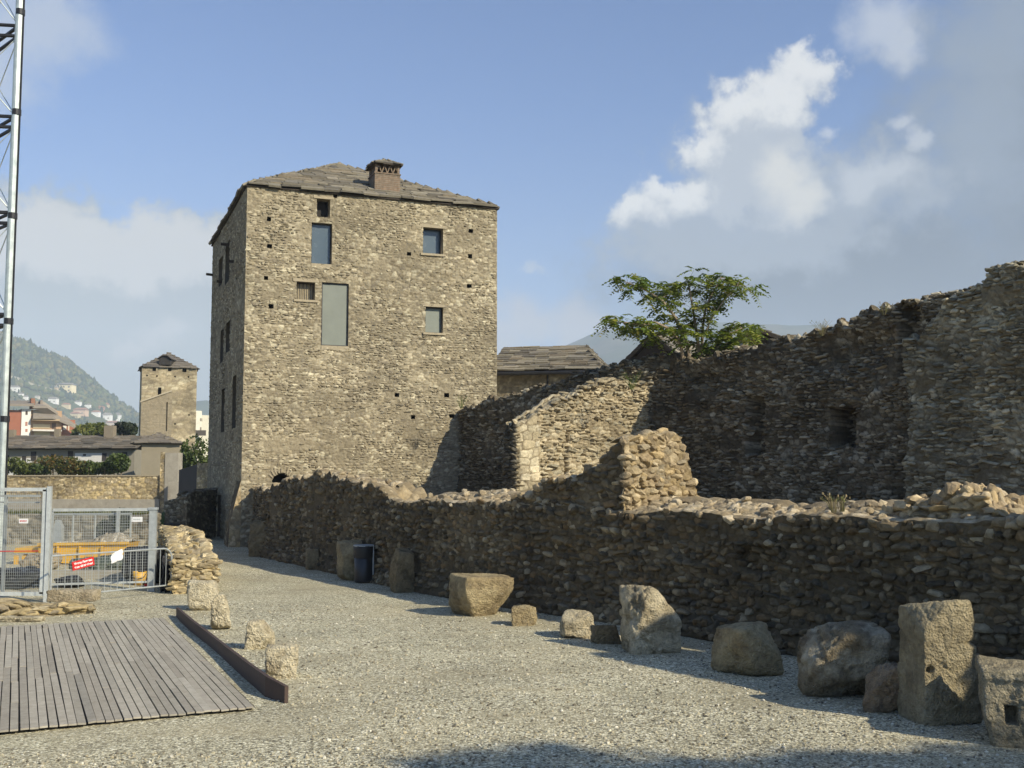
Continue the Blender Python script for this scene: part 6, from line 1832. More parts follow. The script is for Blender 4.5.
# the pillar: squared shaft with a rounded, notched right edge and a socket hole
def pillar():
    g = G(956, 727)
    m = g.y / FPX
    w, hgt = 68 * m, 121 * m
    o = link('stone_pillar', rock_mesh('stone_pillar', (w, 0.60, hgt + 0.06), seed=331, boxy=3.2, cuts=0, rough=0.020, sharp=26, lvl=6, pits=0.012, planes=[((0.72, -0.72, 0.05), 1.08), ((-0.5, -0.2, 0.85), 1.12), ((0.75, 0, 0.7), 1.2)], colour=(0.303, 0.252, 0.154), tint=(0.375, 0.316, 0.195), dark=(0.181, 0.150, 0.093)), M_ROCK)
    me = o.data
    n = len(me.vertices); co = np.zeros(n * 3, np.float32); me.vertices.foreach_get('co', co); co = co.reshape(-1, 3)
    z = co[:, 2] / hgt
    right = co[:, 0] > 0
    # a worn groove across the right edge and a step below it
    gr = 0.07 * sstep(0.035, 0.0, np.abs(z - 0.70 - 0.02 * np.sin(co[:, 1] * 9))) * sstep(-0.05, w * 0.4, co[:, 0])
    co[:, 0] -= gr
    co[:, 1] += gr * 0.5
    hole = sstep(0.045, 0.02, np.hypot(co[:, 0] + w * 0.36, co[:, 2] - hgt * 0.48)) * (co[:, 1] < 0)
    co[:, 1] += 0.12 * hole
    co[:, 0] *= 1 + 0.05 * sstep(0.75, 0.1, z)
    me.vertices.foreach_set('co', co.ravel()); me.update()
    o.location = g + Vector((0, 0.36, -0.05)) + Vector((g.x, g.y, 0)).normalized() * 0.02
    o.rotation_euler = (0, 0, 0.16)
    tag(o, 'tall squared stone pillar with a sunlit patch and notched right edge', 'stone block', gw)
pillar()
def trough():
    g = G(1040, 748)
    m = g.y / FPX
    w = 84 * m
    o = link('stone_block', rock_mesh('stone_block', (w, 0.66, 82 * m), seed=341, boxy=3.2, cuts=0, rough=0.016, sharp=26, lvl=6, pits=0.012, planes=[((-0.97, 0, -0.2), 0.93)], colour=(0.297, 0.252, 0.163), tint=(0.396, 0.343, 0.229), dark=(0.176, 0.150, 0.098)), M_ROCK)
    me = o.data
    n = len(me.vertices); co = np.zeros(n * 3, np.float32); me.vertices.foreach_get('co', co); co = co.reshape(-1, 3)
    H_ = co[:, 2].max()
    lip = sstep(0.80, 0.84, co[:, 2] / H_)
    co[:, 0] *= 1 + 0.05 * lip; co[:, 1] *= 1 + 0.06 * lip
    hole = sstep(0.055, 0.04, np.abs(co[:, 0] + w * 0.18)) * sstep(0.09, 0.07, np.abs(co[:, 2] - H_ * 0.42)) * (co[:, 1] < 0)
    co[:, 1] += 0.16 * hole
    me.vertices.foreach_set('co', co.ravel()); me.update()
    o.location = g + Vector((0.0, 0.27, -0.04)); o.rotation_euler = (0, 0, -0.35)
    tag(o, 'squared block with a lipped top and square socket, cut by the right edge', 'stone block', gw)
trough()

# ================================================================== litter bin
def bin_():
    g = G(362, 583.5); m = g.y / FPX
    r, hh = 9.6 * m, 37 * m
    c = g + Vector((0, r, 0))
    root = empty('litter_bin', c, 'black cylindrical litter bin lined with a black bag', 'bin')
    n = 28
    def ringmesh(prof_, name, mat, wob=0.0, parent=root):
        vs, fs = [], []
        rs = random.Random(3)
        for (rr, z) in prof_:
            for i in range(n):
                t = 2 * math.pi * i / n
                q = rr * (1 + wob * (math.sin(t * 7 + z * 40) * 0.5 + rs.uniform(-0.5, 0.5)))
                vs.append((c.x + q * math.cos(t), c.y + q * math.sin(t), z + wob * 0.25 * rs.uniform(-1, 1) * hh * 0.2))
        for k_ in range(len(prof_) - 1):
            for i in range(n): fs.append((k_ * n + i, k_ * n + (i + 1) % n, (k_ + 1) * n + (i + 1) % n, (k_ + 1) * n + i))
        mb = MB(); mb.add(vs, fs); return mb.build(name, mat, parent, smooth=True)
    ringmesh([(0.0, 0.02), (r * 0.90, 0.02), (r * 0.93, 0.05), (r * 0.97, hh * 0.9), (r * 0.93, hh * 0.9), (r * 0.88, 0.1)], 'drum', M_BLACKPL)
    ringmesh([(r * 0.99, hh * 0.66), (r * 1.06, hh * 0.72), (r * 1.03, hh * 0.84), (r * 1.09, hh * 0.95), (r * 1.05, hh * 0.985), (r * 0.92, hh * 0.93), (r * 0.86, hh * 0.6)], 'bag', M_BLACKSHEET, 0.05)
    ringmesh([(r * 1.0, hh * 0.965), (r * 1.06, hh * 0.975), (r * 1.07, hh * 1.0), (r * 1.02, hh * 1.01), (r * 0.9, hh * 0.99)], 'rim', M_STEEL)
    mb = MB()
    mb.bar((c.x + r * 1.04, c.y - 0.05, 0), (c.x + r * 1.04, c.y - 0.05, hh), 0.018, 8); mb.build('stand', M_STEEL, root)
bin_()

# ================================================================== lattice mast
def mast():
    Y = 26.0
    p = P(2.0, 475, Y); z_top = 17.5
    x0 = p.x
    side = 1.75
    ch = [Vector((x0, Y, 0)), Vector((x0 - side, Y - 0.25, 0)), Vector((x0 - side * 0.95, Y + side * 0.95, 0))]
    root = empty('lattice_mast', (x0, Y, 0), 'tall silvery lattice mast rising out of the left edge of the view', 'mast')
    for c in ch:
        mb = MB(); mb.bar(c, (c.x, c.y, z_top), 0.095, 14); o = mb.build('chord_tube', M_ALU, root, smooth=False)
        m2 = MB()
        for z in (2.55 + 1.27, 2.55 + 3.6, 2.55 + 6.15, 2.55 + 8.7, 2.55 + 11.2):
            m2.bar((c.x + 0.02, c.y, z - 0.07), (c.x + 0.02, c.y, z + 0.07), 0.108, 12)
        m2.build('collar', M_DARKMETAL, o)
    zs = [P(10, py, Y).z for py in (31, 122, 218, 320, 420)] + [P(10, -70, Y).z]
    for z in zs:
        for a, b in ((0, 1), (1, 2), (2, 0)):
            for dz_ in (-0.13, 0.13):
                mb = MB(); mb.bar((ch[a].x, ch[a].y, z + dz_), (ch[b].x, ch[b].y, z + dz_), 0.045, 6); mb.build('rung', M_DARKMETAL, root)
    zz = sorted(zs)
    for z0, z1 in zip(zz, zz[1:]):
        for a, b in ((0, 1), (1, 2), (2, 0)):
            for u, v in ((a, b), (b, a)):
                mb = MB(); mb.bar((ch[u].x, ch[u].y, z0 + 0.13), (ch[v].x, ch[v].y, z1 - 0.13), 0.013, 5); mb.build('brace_rod', M_ALU, root)
    mb = MB(); mb.bar((x0 + 0.11, Y - 0.02, 0), (x0 + 0.11, Y - 0.02, z_top), 0.022, 6); mb.build('cable', M_DARKMETAL, root)
mast()

# ================================================================== the building-site fence
def wire_mesh(mb, a, b, z0, z1, nx, nz, r):
    a, b = Vector(a), Vector(b)
    for i in range(1, nx):
        p = a.lerp(b, i / nx); mb.bar((p.x, p.y, z0), (p.x, p.y, z1), r, 4, cap=False)
    for j in range(1, nz):
        z = z0 + (z1 - z0) * j / nz
        mb.bar((a.x, a.y, z), (b.x, b.y, z), r, 4, cap=False)
def gate_panel():
    gA, gB = G(-75, 602), G(44, 602)
    Y = gB.y
    zt = P(44, 487.5, Y).z; zb = 0.16
    root = empty('mesh_gate', gB, 'tall pale mesh fence panel at the left edge, standing on low stones', 'fence panel')
    mb = MB()
    mb.bar((gA.x, gA.y, zt - 0.04), (gB.x, gB.y, zt - 0.04), 0.05, 4); mb.bar((gA.x, gA.y, zb), (gB.x, gB.y, zb), 0.05, 4)
    mb.bar((gB.x - 0.05, gB.y, zb), (gB.x - 0.05, gB.y, zt - 0.04), 0.05, 4); mb.bar((gA.x, gA.y, zb), (gA.x, gA.y, zt - 0.04), 0.05, 4)
    mb.build('frame', M_STEEL_LT, root)
    # second frame right behind it
    mb = MB()
    x1 = P(40, 500, Y + 0.4).x; z2 = P(40, 496, Y + 0.4).z
    mb.bar((gA.x, Y + 0.4, z2), (x1, Y + 0.4, z2), 0.035, 4); mb.bar((gA.x, Y + 0.4, z2 - 0.13), (x1, Y + 0.4, z2 - 0.13), 0.02, 4)
    mb.bar((P(6, 500, Y + 0.4).x, Y + 0.4, 0.1), (P(6, 500, Y + 0.4).x, Y + 0.4, z2), 0.04, 4)
    mb.build('inner_frame', M_STEEL, root)
    mb = MB(); wire_mesh(mb, gA, gB, zb, zt - 0.04, 60, 34, 0.0035); mb.build('wire_mesh', M_STEEL, root)
    # thick post with a flat side
    pl, pr = P(46.5, 540, Y - 0.02), P(51.8, 540, Y + 0.32)
    mb = MB(); mb.prism([(pl.x - 0.01, Y - 0.06, 0), (pl.x + 0.075, Y - 0.06, 0), (pl.x + 0.03, Y + 0.12, 0), (pl.x - 0.05, Y + 0.12, 0)], (0, 0, zt + 0.02)); mb.build('post', M_STEEL_LT, root)
    s = P(23.5, 521, Y - 0.03); m = Y / FPX
    mb = MB(); mb.box((s.x, Y - 0.03, s.z), (9 * m, 0.012, 4.6 * m)); sg = mb.build('notice', M_WHITE, root)
    mb = MB()
    for q in range(6): mb.box((s.x + (q - 2.5) * 1.15 * m, Y - 0.0385, s.z + 0.1 * m * (q % 2)), (0.75 * m, 0.003, (1.0 + 0.5 * (q % 3 == 0)) * m))
    mb.build('lettering', M_RED, sg)
    mb = MB(); t0 = P(-20, 551.5, Y - 0.03); t1 = P(38, 551, Y - 0.03)
    mb.bar((t0.x, Y - 0.02, t0.z), (t1.x, Y - 0.02, t1.z), 0.012, 4); tg = mb.build('barrier_tape', M_RED, root)
gate_panel()
def gate_panel_2():
    Y = G(154, 591).y
    a = P(53, 510, Y - 0.6); b = P(153.5, 509.5, Y)
    zt = b.z
    root = empty('mesh_gate', (b.x, Y, 0), 'wide grey mesh gate closed across the site entrance with a stout right post', 'gate')
    zb = 0.2
    mb = MB(); mb.bar(a, b, 0.045, 4); mb.bar((a.x, a.y, zb), (b.x, b.y, zb), 0.03, 4); mb.bar((a.x, a.y, zb), a, 0.03, 4); mb.build('frame', M_STEEL, root)
    mb = MB(); wire_mesh(mb, (a.x, a.y, 0), (b.x, b.y, 0), zb, zt, 42, 26, 0.0028); mb.build('wire_mesh', M_STEEL, root)
    mb = MB(); mb.box((b.x, Y, zt / 2), (0.15, 0.12, zt + 0.06), 0.1); mb.box((b.x, Y, zt + 0.02), (0.19, 0.16, 0.05), 0.1); mb.build('post', M_STEEL, root)
    m = Y / FPX
    s = P(137.5, 519.3, Y - 0.08)
    mb = MB(); mb.box((s.x, Y - 0.12, s.z), (11 * m, 0.012, 5 * m)); sg = mb.build('notice', M_WHITE, root)
    mb = MB()
    for q in range(6): mb.box((s.x + (q - 2.5) * 1.2 * m, Y - 0.1285, s.z), (0.7 * m, 0.003, (0.8 + 0.4 * (q % 2)) * m))
    mb.build('lettering', M_STEEL, sg)
gate_panel_2()
def crowd_barrier():
    a = G(50, 606); b = G(171, 593)
    hgt = 44 * b.y / FPX
    root = empty('crowd_barrier', b, 'low tubular steel crowd barrier in front of the site gate', 'barrier')
    def pt(t, z): return Vector((a.x + (b.x - a.x) * t, a.y + (b.y - a.y) * t, z))
    L = (b - a).length
    zl = hgt
    path = [pt(1.0, 0.0), pt(1.0, zl - 0.22)]
    for q in range(1, 6):
        t = q / 5 * math.pi / 2
        path.append(pt(1.0 - 0.22 * (1 - math.cos(t)) / L, zl - 0.22 + 0.22 * math.sin(t)))
    path.append(pt(0.0, zl))
    mb = MB(); mb.tube(path, 0.019, 8); mb.bar(pt(0.0, 0.17), pt(1.0, 0.17), 0.017, 8); mb.bar(pt(0.0, 0.0), pt(0.0, zl), 0.018, 8); mb.build('frame', M_STEEL, root)
    for i in range(1, 19):
        mb = MB(); t = i / 19; mb.bar(pt(t, 0.17), pt(t, zl - (0.02 if i < 18 else 0.10)), 0.0065, 6, cap=False); mb.build('bar', M_STEEL, root)
    # red notice with two lines of white lettering
    c = P(79, 563.5, pt(0.25, 0).y - 0.05)
    m = c.y / FPX
    ax = (pt(1, 0) - pt(0, 0)).normalized(); nrm_ = Vector((ax.y, -ax.x, 0))
    if nrm_.y > 0: nrm_ = -nrm_
    ct, st_ = math.cos(0.17), math.sin(0.17)
    ux = ax * ct + Vector((0, 0, st_)); uz = -ax * st_ + Vector((0, 0, ct))
    w, h_ = 24.5 * m, 8.6 * m
    cen = pt(0.235, 0) + nrm_ * 0.045; cen.z = c.z
    k_ = [cen - ux * w / 2 - uz * h_ / 2, cen + ux * w / 2 - uz * h_ / 2, cen + ux * w / 2 + uz * h_ / 2, cen - ux * w / 2 + uz * h_ / 2]
    sroot = empty('warning_sign', cen, 'red sign with two lines of white lettering tied to the crowd barrier', 'sign')
    mb = MB(); mb.prism(k_, -nrm_ * 0.012); mb.build('plate', M_RED, sroot)
    for j, txt in enumerate(("Vietato l'ingresso", 'ai non addetti ai lavori')):
        cu = bpy.data.curves.new('sign_text', 'FONT'); cu.body = txt; cu.align_x = 'CENTER'; cu.align_y = 'CENTER'; cu.size = h_ * 0.36; cu.offset = 0.003
        tmp = bpy.data.objects.new('tmp', cu); COL.objects.link(tmp)
        dg = bpy.context.evaluated_depsgraph_get(); me = bpy.data.meshes.new_from_object(tmp.evaluated_get(dg))
        bpy.data.objects.remove(tmp)
        sx = (w * 0.84) / max(1e-3, max(v.co.x for v in me.vertices) - min(v.co.x for v in me.vertices))
        oc = cen + uz * h_ * (0.21 - 0.42 * j) + nrm_ * 0.004
        for v in me.vertices: v.co = oc + ux * (v.co.x * sx) + uz * v.co.y
        link('lettering', me, M_WHITE, sroot)
    # crumpled white sheet hung over the rail
    rs = np.random.RandomState(6)
    gx, gy = np.meshgrid(np.linspace(-1, 1, 22), np.linspace(-1, 1, 18))
    wv = 0.05 * (fbm(gx * 2 + 4, gy * 2, 9, 4) - 0.5)
    ce = pt(0.505, 0) + nrm_ * 0.05; ce.z = P(111.5, 556.5, ce.y).z
    ww, hh2 = 6.8 * m, 5.2 * m
    ed = 1 + 0.25 * (fbm(gx * 3, gy * 3, 14, 3) - 0.5)
    V = np.array(ce) + (gx * ed)[..., None] * np.array(ax) * ww + (gy * ed)[..., None] * np.array((0, 0, 1.0)) * hh2 + wv[..., None] * np.array(nrm_)
    V[..., 2] += gx * 0.04
    o = link('plastic_sheet', mesh_np('plastic_sheet', V, grid_faces(18, 22)), M_WHITE)
    so = o.modifiers.new('thick', 'SOLIDIFY'); so.thickness = 0.004
    tag(o, 'crumpled white plastic sheet hanging on the crowd barrier right of the red sign', 'sheet')
crowd_barrier()

# low stone kerb under the fence, with a long squared stone on it
g0, g1 = G(-60, 622), G(93, 613)
kw = ruin_wall('low_rubble_wall', [tuple(g1), tuple(G(50, 615.5)), tuple(g0)], 0.55, lambda s, t: np.interp(s, [0, 0.3, 0.9, 1.3, 9], [0.10, 0.16, 0.16, 0.27, 0.30]) + 0.08 * (fbm(s / 0.2, t * 4, 181, 2) - 0.5), dict(PALE_ST, seed=182, w=0.36, h=0.12, relief=0.07), side=-1, step=1.0, vstep=0.016, stones=dict(w=0.26, h=0.09, d=0.2, kind='shard', patch=0.75, crest=0.5, out=0.02))
tag(kw, 'knee-low rubble footing of tan stones under the fence panel', 'wall')
fl = G(1, 622)
o = link('flat_stone', rock_mesh('flat_stone', (1.35, 0.3, 0.11), 351, boxy=2.5, cuts=2, rough=0.03, **PALE), M_ROCK); o.location = fl + Vector((0, 0.12, -0.02)); tag(o, 'long flat stone lying on the gravel below the fence footing', 'stone')
bl = G(71.5, 606.5); 
o = link('kerb_stone', rock_mesh('kerb_stone', (49 * bl.y / FPX, 0.34, 0.24), 352, boxy=3.0, cuts=1, rough=0.03, sharp=22, colour=(0.36, 0.29, 0.185), tint=(0.43, 0.36, 0.24), dark=(0.24, 0.19, 0.12)), M_ROCK)
o.location = bl + Vector((0, 0.10, 0.08)); o.rotation_euler = (0, 0, 0.04); tag(o, 'long squared kerb stone lying across the low footing beside the gate post', 'stone')

# broken rubble wall right of the gate
sw = ruin_wall('rubble_wall', [tuple(G(172, 594)), tuple(G(160, 548))], 0.9, lambda s, t: np.interp(s, [0, 1.3, 1.9, 3.0, 4.6, 5.2, 9, 14], [0.66, 0.74, 0.84, 0.84, 0.88, 0.92, 0.85, 0.7]) + 0.2 * (fbm(s / 0.2, t * 4, 191, 2) - 0.5), dict(PALE_ST, seed=192, w=0.27, h=0.13, relief=0.06), side=-1, step=1.0, vstep=0.02, back_coarse=2, stones=dict(w=0.22, h=0.10, d=0.18, kind='shard', patch=0.7, crest=0.6, out=0.02))
tag(sw, 'short broken rubble wall between the site gate and the gravel path', 'wall')
# black netting leaning on it
def draped(name, mat, pts_fn, nx, ny, label, cat, th=0.02):
    u, v = np.meshgrid(np.linspace(0, 1, nx), np.linspace(0, 1, ny))
    o = link(name, mesh_np(name, pts_fn(u, v), grid_faces(ny, nx)), mat)
    s_ = o.modifiers.new('thick', 'SOLIDIFY'); s_.thickness = th
    return tag(o, label, cat)
n0, n1 = G(157, 594), G(171, 593.5)
zn = P(164, 561, n0.y).z
draped('black_netting', M_BLACKSHEET, lambda u, v: np.stack([n0.x + (n1.x - n0.x) * u - 0.02 * np.sin(v * 9), n0.y + 0.28 + (n1.y - n0.y) * u + 0.06 * np.sin(u * 14) * (1 - v * 0.5) + 0.1 * v, zn * v * (1.12 - 0.22 * u) + 0.02 * np.sin(u * 11)], -1), 30, 16, 'black netting hung between the gate post and the rubble wall', 'netting')

# ================================================================== inside the site
def skip():
    Y = 31.0
    m = Y / FPX
    z = lambda py: P(70, py, Y).z
    x = lambda px: P(px, 550, Y).x
    root = empty('rubble_skip', (x(80), Y, 0), 'yellow steel rubble skip heaped with pale stones behind the gate', 'skip')
    dep = 0.9
    # tub: long sides taper in at the right end
    def prof_pts(yy, ins): return [(x(40) + ins, yy, z(562)), (x(120) - ins, yy, z(566)), (x(129) - ins, yy, z(543)), (x(38) + ins, yy, z(545))]
    f, b = prof_pts(Y, 0), prof_pts(Y + dep, 0)
    fi, bi = prof_pts(Y + 0.06, 0.06), prof_pts(Y + dep - 0.06, 0.06)
    mb = MB()
    mb.add(f + b, [(0, 1, 2, 3), (7, 6, 5, 4), (1, 5, 6, 2), (0, 3, 7, 4), (0, 4, 5, 1)])
    mb.add(fi + bi, [(3, 2, 1, 0), (4, 5, 6, 7), (2, 6, 5, 1), (4, 7, 3, 0), (1, 5, 4, 0)])
    for q in ((f, fi), (b, bi)):
        mb.add([q[0][3], q[0][2], q[1][2], q[1][3]], [(0, 1, 2, 3)])
    mb.bar((x(38), Y - 0.03, z(544.5)), (x(129), Y - 0.03, z(543)), 0.05, 4)
    mb.build('tub', M_YELLOW, root)
    mb = MB()
    for px_ in (58, 80, 102): mb.bar((x(px_), Y - 0.05, z(563)), (x(px_) + 0.02, Y - 0.05, z(546)), 0.035, 4)
    mb.build('rib', M_YELLOW, root)
    mb = MB(); mb.prism([(x(12), Y + 0.1, z(553)), (x(40), Y + 0.1, z(553)), (x(40), Y + 0.1, z(546)), (x(14), Y + 0.1, z(548))], (0, 0.7, 0)); mb.build('nose', M_YELLOW, root)
    mb = MB()
    for px_ in (14, 22, 46, 112):
        for yy in (Y + 0.15, Y + dep - 0.15): mb.bar((x(px_), yy, -0.05), (x(px_), yy, z(556) if px_ < 30 else z(562)), 0.07, 4)
    mb.build('stand', M_YELLOW, root)
    u, v = np.meshgrid(np.linspace(0, 1, 90), np.linspace(0, 1, 40))
    X = x(46) + (x(127) - x(46)) * u; Yv = Y + 0.08 + (dep - 0.16) * v
    e = np.sin(np.pi * np.clip(v, 0, 1)) ** 0.5
    hgt = z(544) + (np.interp(X, [x(46), x(70), x(90), x(100), x(112), x(120), x(131)], [-0.02, 0.02, 0.12, 0.26, 0.28, 0.20, 0.0])) * e
    d, c_ = masonry(X, Yv, dict(PALE_ST, seed=199, w=0.10, h=0.09, relief=0.05, pal=[(0.40, 0.35, 0.26), (0.32, 0.28, 0.21), (0.48, 0.44, 0.35)], mortar=(0.2, 0.17, 0.12)))
    link('rubble_load', mesh_np('rubble_load', np.stack([X, Yv, hgt + d], -1), grid_faces(40, 90), c_.reshape(-1, 3)), M_ROCK, root)
skip()
def heap(name, x0, x1, y0, y1, mat, label, cat, seed, depth=0.9, Y=None, rough=0.12, boxy=0.7):
    g = G((x0 + x1) / 2, y1)
    if Y: g = P((x0 + x1) / 2, y1, Y)
    m = g.y / FPX
    o = link(name, rock_mesh(name, ((x1 - x0) * m, depth, (y1 - y0) * m), seed, boxy=boxy, cuts=7, rough=rough, sharp=8, lvl=5), mat)
    o.location = g + Vector((0, depth * 0.4, -0.03)); return tag(o, label, cat)
heap('tarpaulin_heap', 66, 121, 556, 574, M_GREENTARP, 'olive green tarpaulin thrown over a heap in front of the skip', 'tarpaulin', 401, 1.0)
heap('pipe_heap', -14, 38, 567, 590, M_BLACKPL, 'heap of black sheeting behind the left fence panel', 'sheeting', 402, 1.0)
heap('pipe_heap', 53, 79, 575.5, 588, M_BLACKSHEET, 'small black heap of sheeting just right of the thick fence post', 'sheeting', 403, 0.7)
heap('spoil_heap', 20, 52, 553, 571, M_DIRT, 'brown spoil heap below the nose of the skip', 'earth heap', 404, 1.0)
heap('covered_pallet', 120, 158, 546, 584, M_BLACKSHEET, 'tall black sheeted stack beside the yellow bucket', 'stack', 405, 0.7, rough=0.04, boxy=1.6)
kb = G(88, 579.5)
mb = MB(); mb.box((kb.x, kb.y + 0.2, 0.10), (74 * kb.y / FPX, 0.26, 0.20), 0.02); tag(mb.build('concrete_beam', M_CONC), 'pale concrete beam lying on the ground in front of the tarpaulin heap', 'beam')
def bucket():
    g = G(137, 585.5); m = g.y / FPX
    r, hh = 7.2 * m, 13 * m
    root = empty('bucket', g, 'bright yellow plastic bucket behind the crowd barrier', 'bucket')
    mb = MB(); n = 20
    ps = [(0.75 * r, 0.0), (r * 0.98, hh), (r * 0.92, hh), (0.7 * r, 0.03)]
    vs = [(g.x + a * math.cos(t * 6.2832 / n), g.y + r + a * math.sin(t * 6.2832 / n), z) for a, z in ps for t in range(n)]
    fs = [(k_ * n + i, k_ * n + (i + 1) % n, (k_ + 1) * n + (i + 1) % n, (k_ + 1) * n + i) for k_ in range(3) for i in range(n)] + [tuple(range(n))[::-1]]
    mb.add(vs, fs); mb.build('pail', M_YELLOW, root, smooth=True)
    mb = MB(); mb.tube([(g.x - r, g.y + r, hh * 0.95), (g.x - r * 0.8, g.y + 0.2 * r, hh * 0.6), (g.x, g.y - 0.08 * r, hh * 0.48), (g.x + r * 0.8, g.y + 0.2 * r, hh * 0.6), (g.x + r, g.y + r, hh * 0.95)], 0.008, 6); mb.build('handle', M_DARKMETAL, root)
bucket()
# excavated foundation wall further back, grass along its top, and light site fencing before it
ew = ruin_wall('excavated_wall', [tuple(P(150, 535, 40)), tuple(P(-30, 535, 40))], 1.2, lambda s, t: P(80, 515, 40).z + 0.1 * (fbm(s / 0.6, t * 3, 195, 3) - 0.5), dict(PALE_ST, seed=196, w=0.4, h=0.22, pal=[(0.27, 0.24, 0.18), (0.21, 0.19, 0.14), (0.33, 0.29, 0.22), (0.17, 0.15, 0.11)], mortar=(0.17, 0.15, 0.11)), side=-1, step=1.2, vstep=0.045)
tag(ew, 'low excavated stone wall across the back of the building site', 'wall')
ewx0, ewx1 = P(-20, 535, 40).x, P(148, 535, 40).x
tuft_patch('wall_grass', ewx0, ewx1, 40.3, 41.0, P(80, 515, 40).z - 0.02, 2500, 0.16, [(0.12, 0.13, 0.03), (0.17, 0.16, 0.05), (0.09, 0.11, 0.03)], 303, 'yellowing grass fringe along the top of the excavated wall')
def site_fence():
    Y = 36.0
    root = empty('site_fence', P(95, 545, Y) * Vector((1, 1, 0)) if False else Vector((P(95, 545, Y).x, Y, 0)), 'light tubular fence standing behind the yellow skip', 'fence')
    a, b = P(52, 514.5, Y), P(132, 514, Y)
    mb = MB(); mb.bar(a, b, 0.03, 6); mb.bar((a.x, Y, 0.3), (b.x, Y, 0.3), 0.03, 6); mb.build('rail', M_STEEL, root)
    for px_ in (53.5, 73.5, 95.5, 131):
        p = P(px_, 514, Y); mb = MB(); mb.bar((p.x, Y, 0), p, 0.025, 6); mb.build('post', M_STEEL, root)
    p = P(118.5, 513, Y - 0.1); mb = MB(); mb.box((p.x, Y - 0.1, p.z / 2 + 0.04), (0.10, 0.10, p.z + 0.08)); mb.build('post', M_STEEL, root)
    mb = MB(); wire_mesh(mb, (a.x, Y, 0), (b.x, Y, 0), 0.3, a.z, 40, 16, 0.0035); mb.build('wire_mesh', M_STEEL, root)
site_fence()
db_ = P(57, 541, 33.0)
mb = MB(); mb.prism([(db_.x - 0.11, 33, 0), (db_.x + 0.12, 33, 0), (db_.x + 0.12, 33, db_.z + 0.42), (db_.x + 0.02, 33, db_.z + 0.62), (db_.x - 0.07, 33, db_.z + 0.62), (db_.x - 0.11, 33, db_.z + 0.4)], (0, 0.2, 0)); tag(mb.build('marker_slab', M_STEEL), 'narrow grey upright slab behind the skip beside the thick fence post', 'slab')
for i, (x0, x1, y0, y1, lab) in enumerate(((98, 112, 521, 535, 'dark low bush in the site, left of the fence post'), (110, 131, 508, 532, 'taller dark bush behind the site fence post'))):
    rs_ = 40
    bush('dark_bush', lab, 'bush', [pb((x0 + x1) / 2, (y0 + y1) / 2, 38.8, (x1 - x0) / 2, (y1 - y0) / 2)] + [pb((x0 + x1) / 2 + q * 4, (y0 + y1) / 2 + 3, 38.8, 5, 6) for q in (-1, 1)], 1600, 0.09, DKG, 230 + i, 0.03)
mb = MB(); rl = G(147, 588); mb.box((rl.x, rl.y + 0.1, 0.04), (0.16, 0.1, 0.08), 0.2); mb.box((rl.x, rl.y + 0.1, 0.10), (0.05, 0.05, 0.05), 0.2); tag(mb.build('fence_foot', M_RED), 'small red foot block at the base of the gate post', 'foot block')

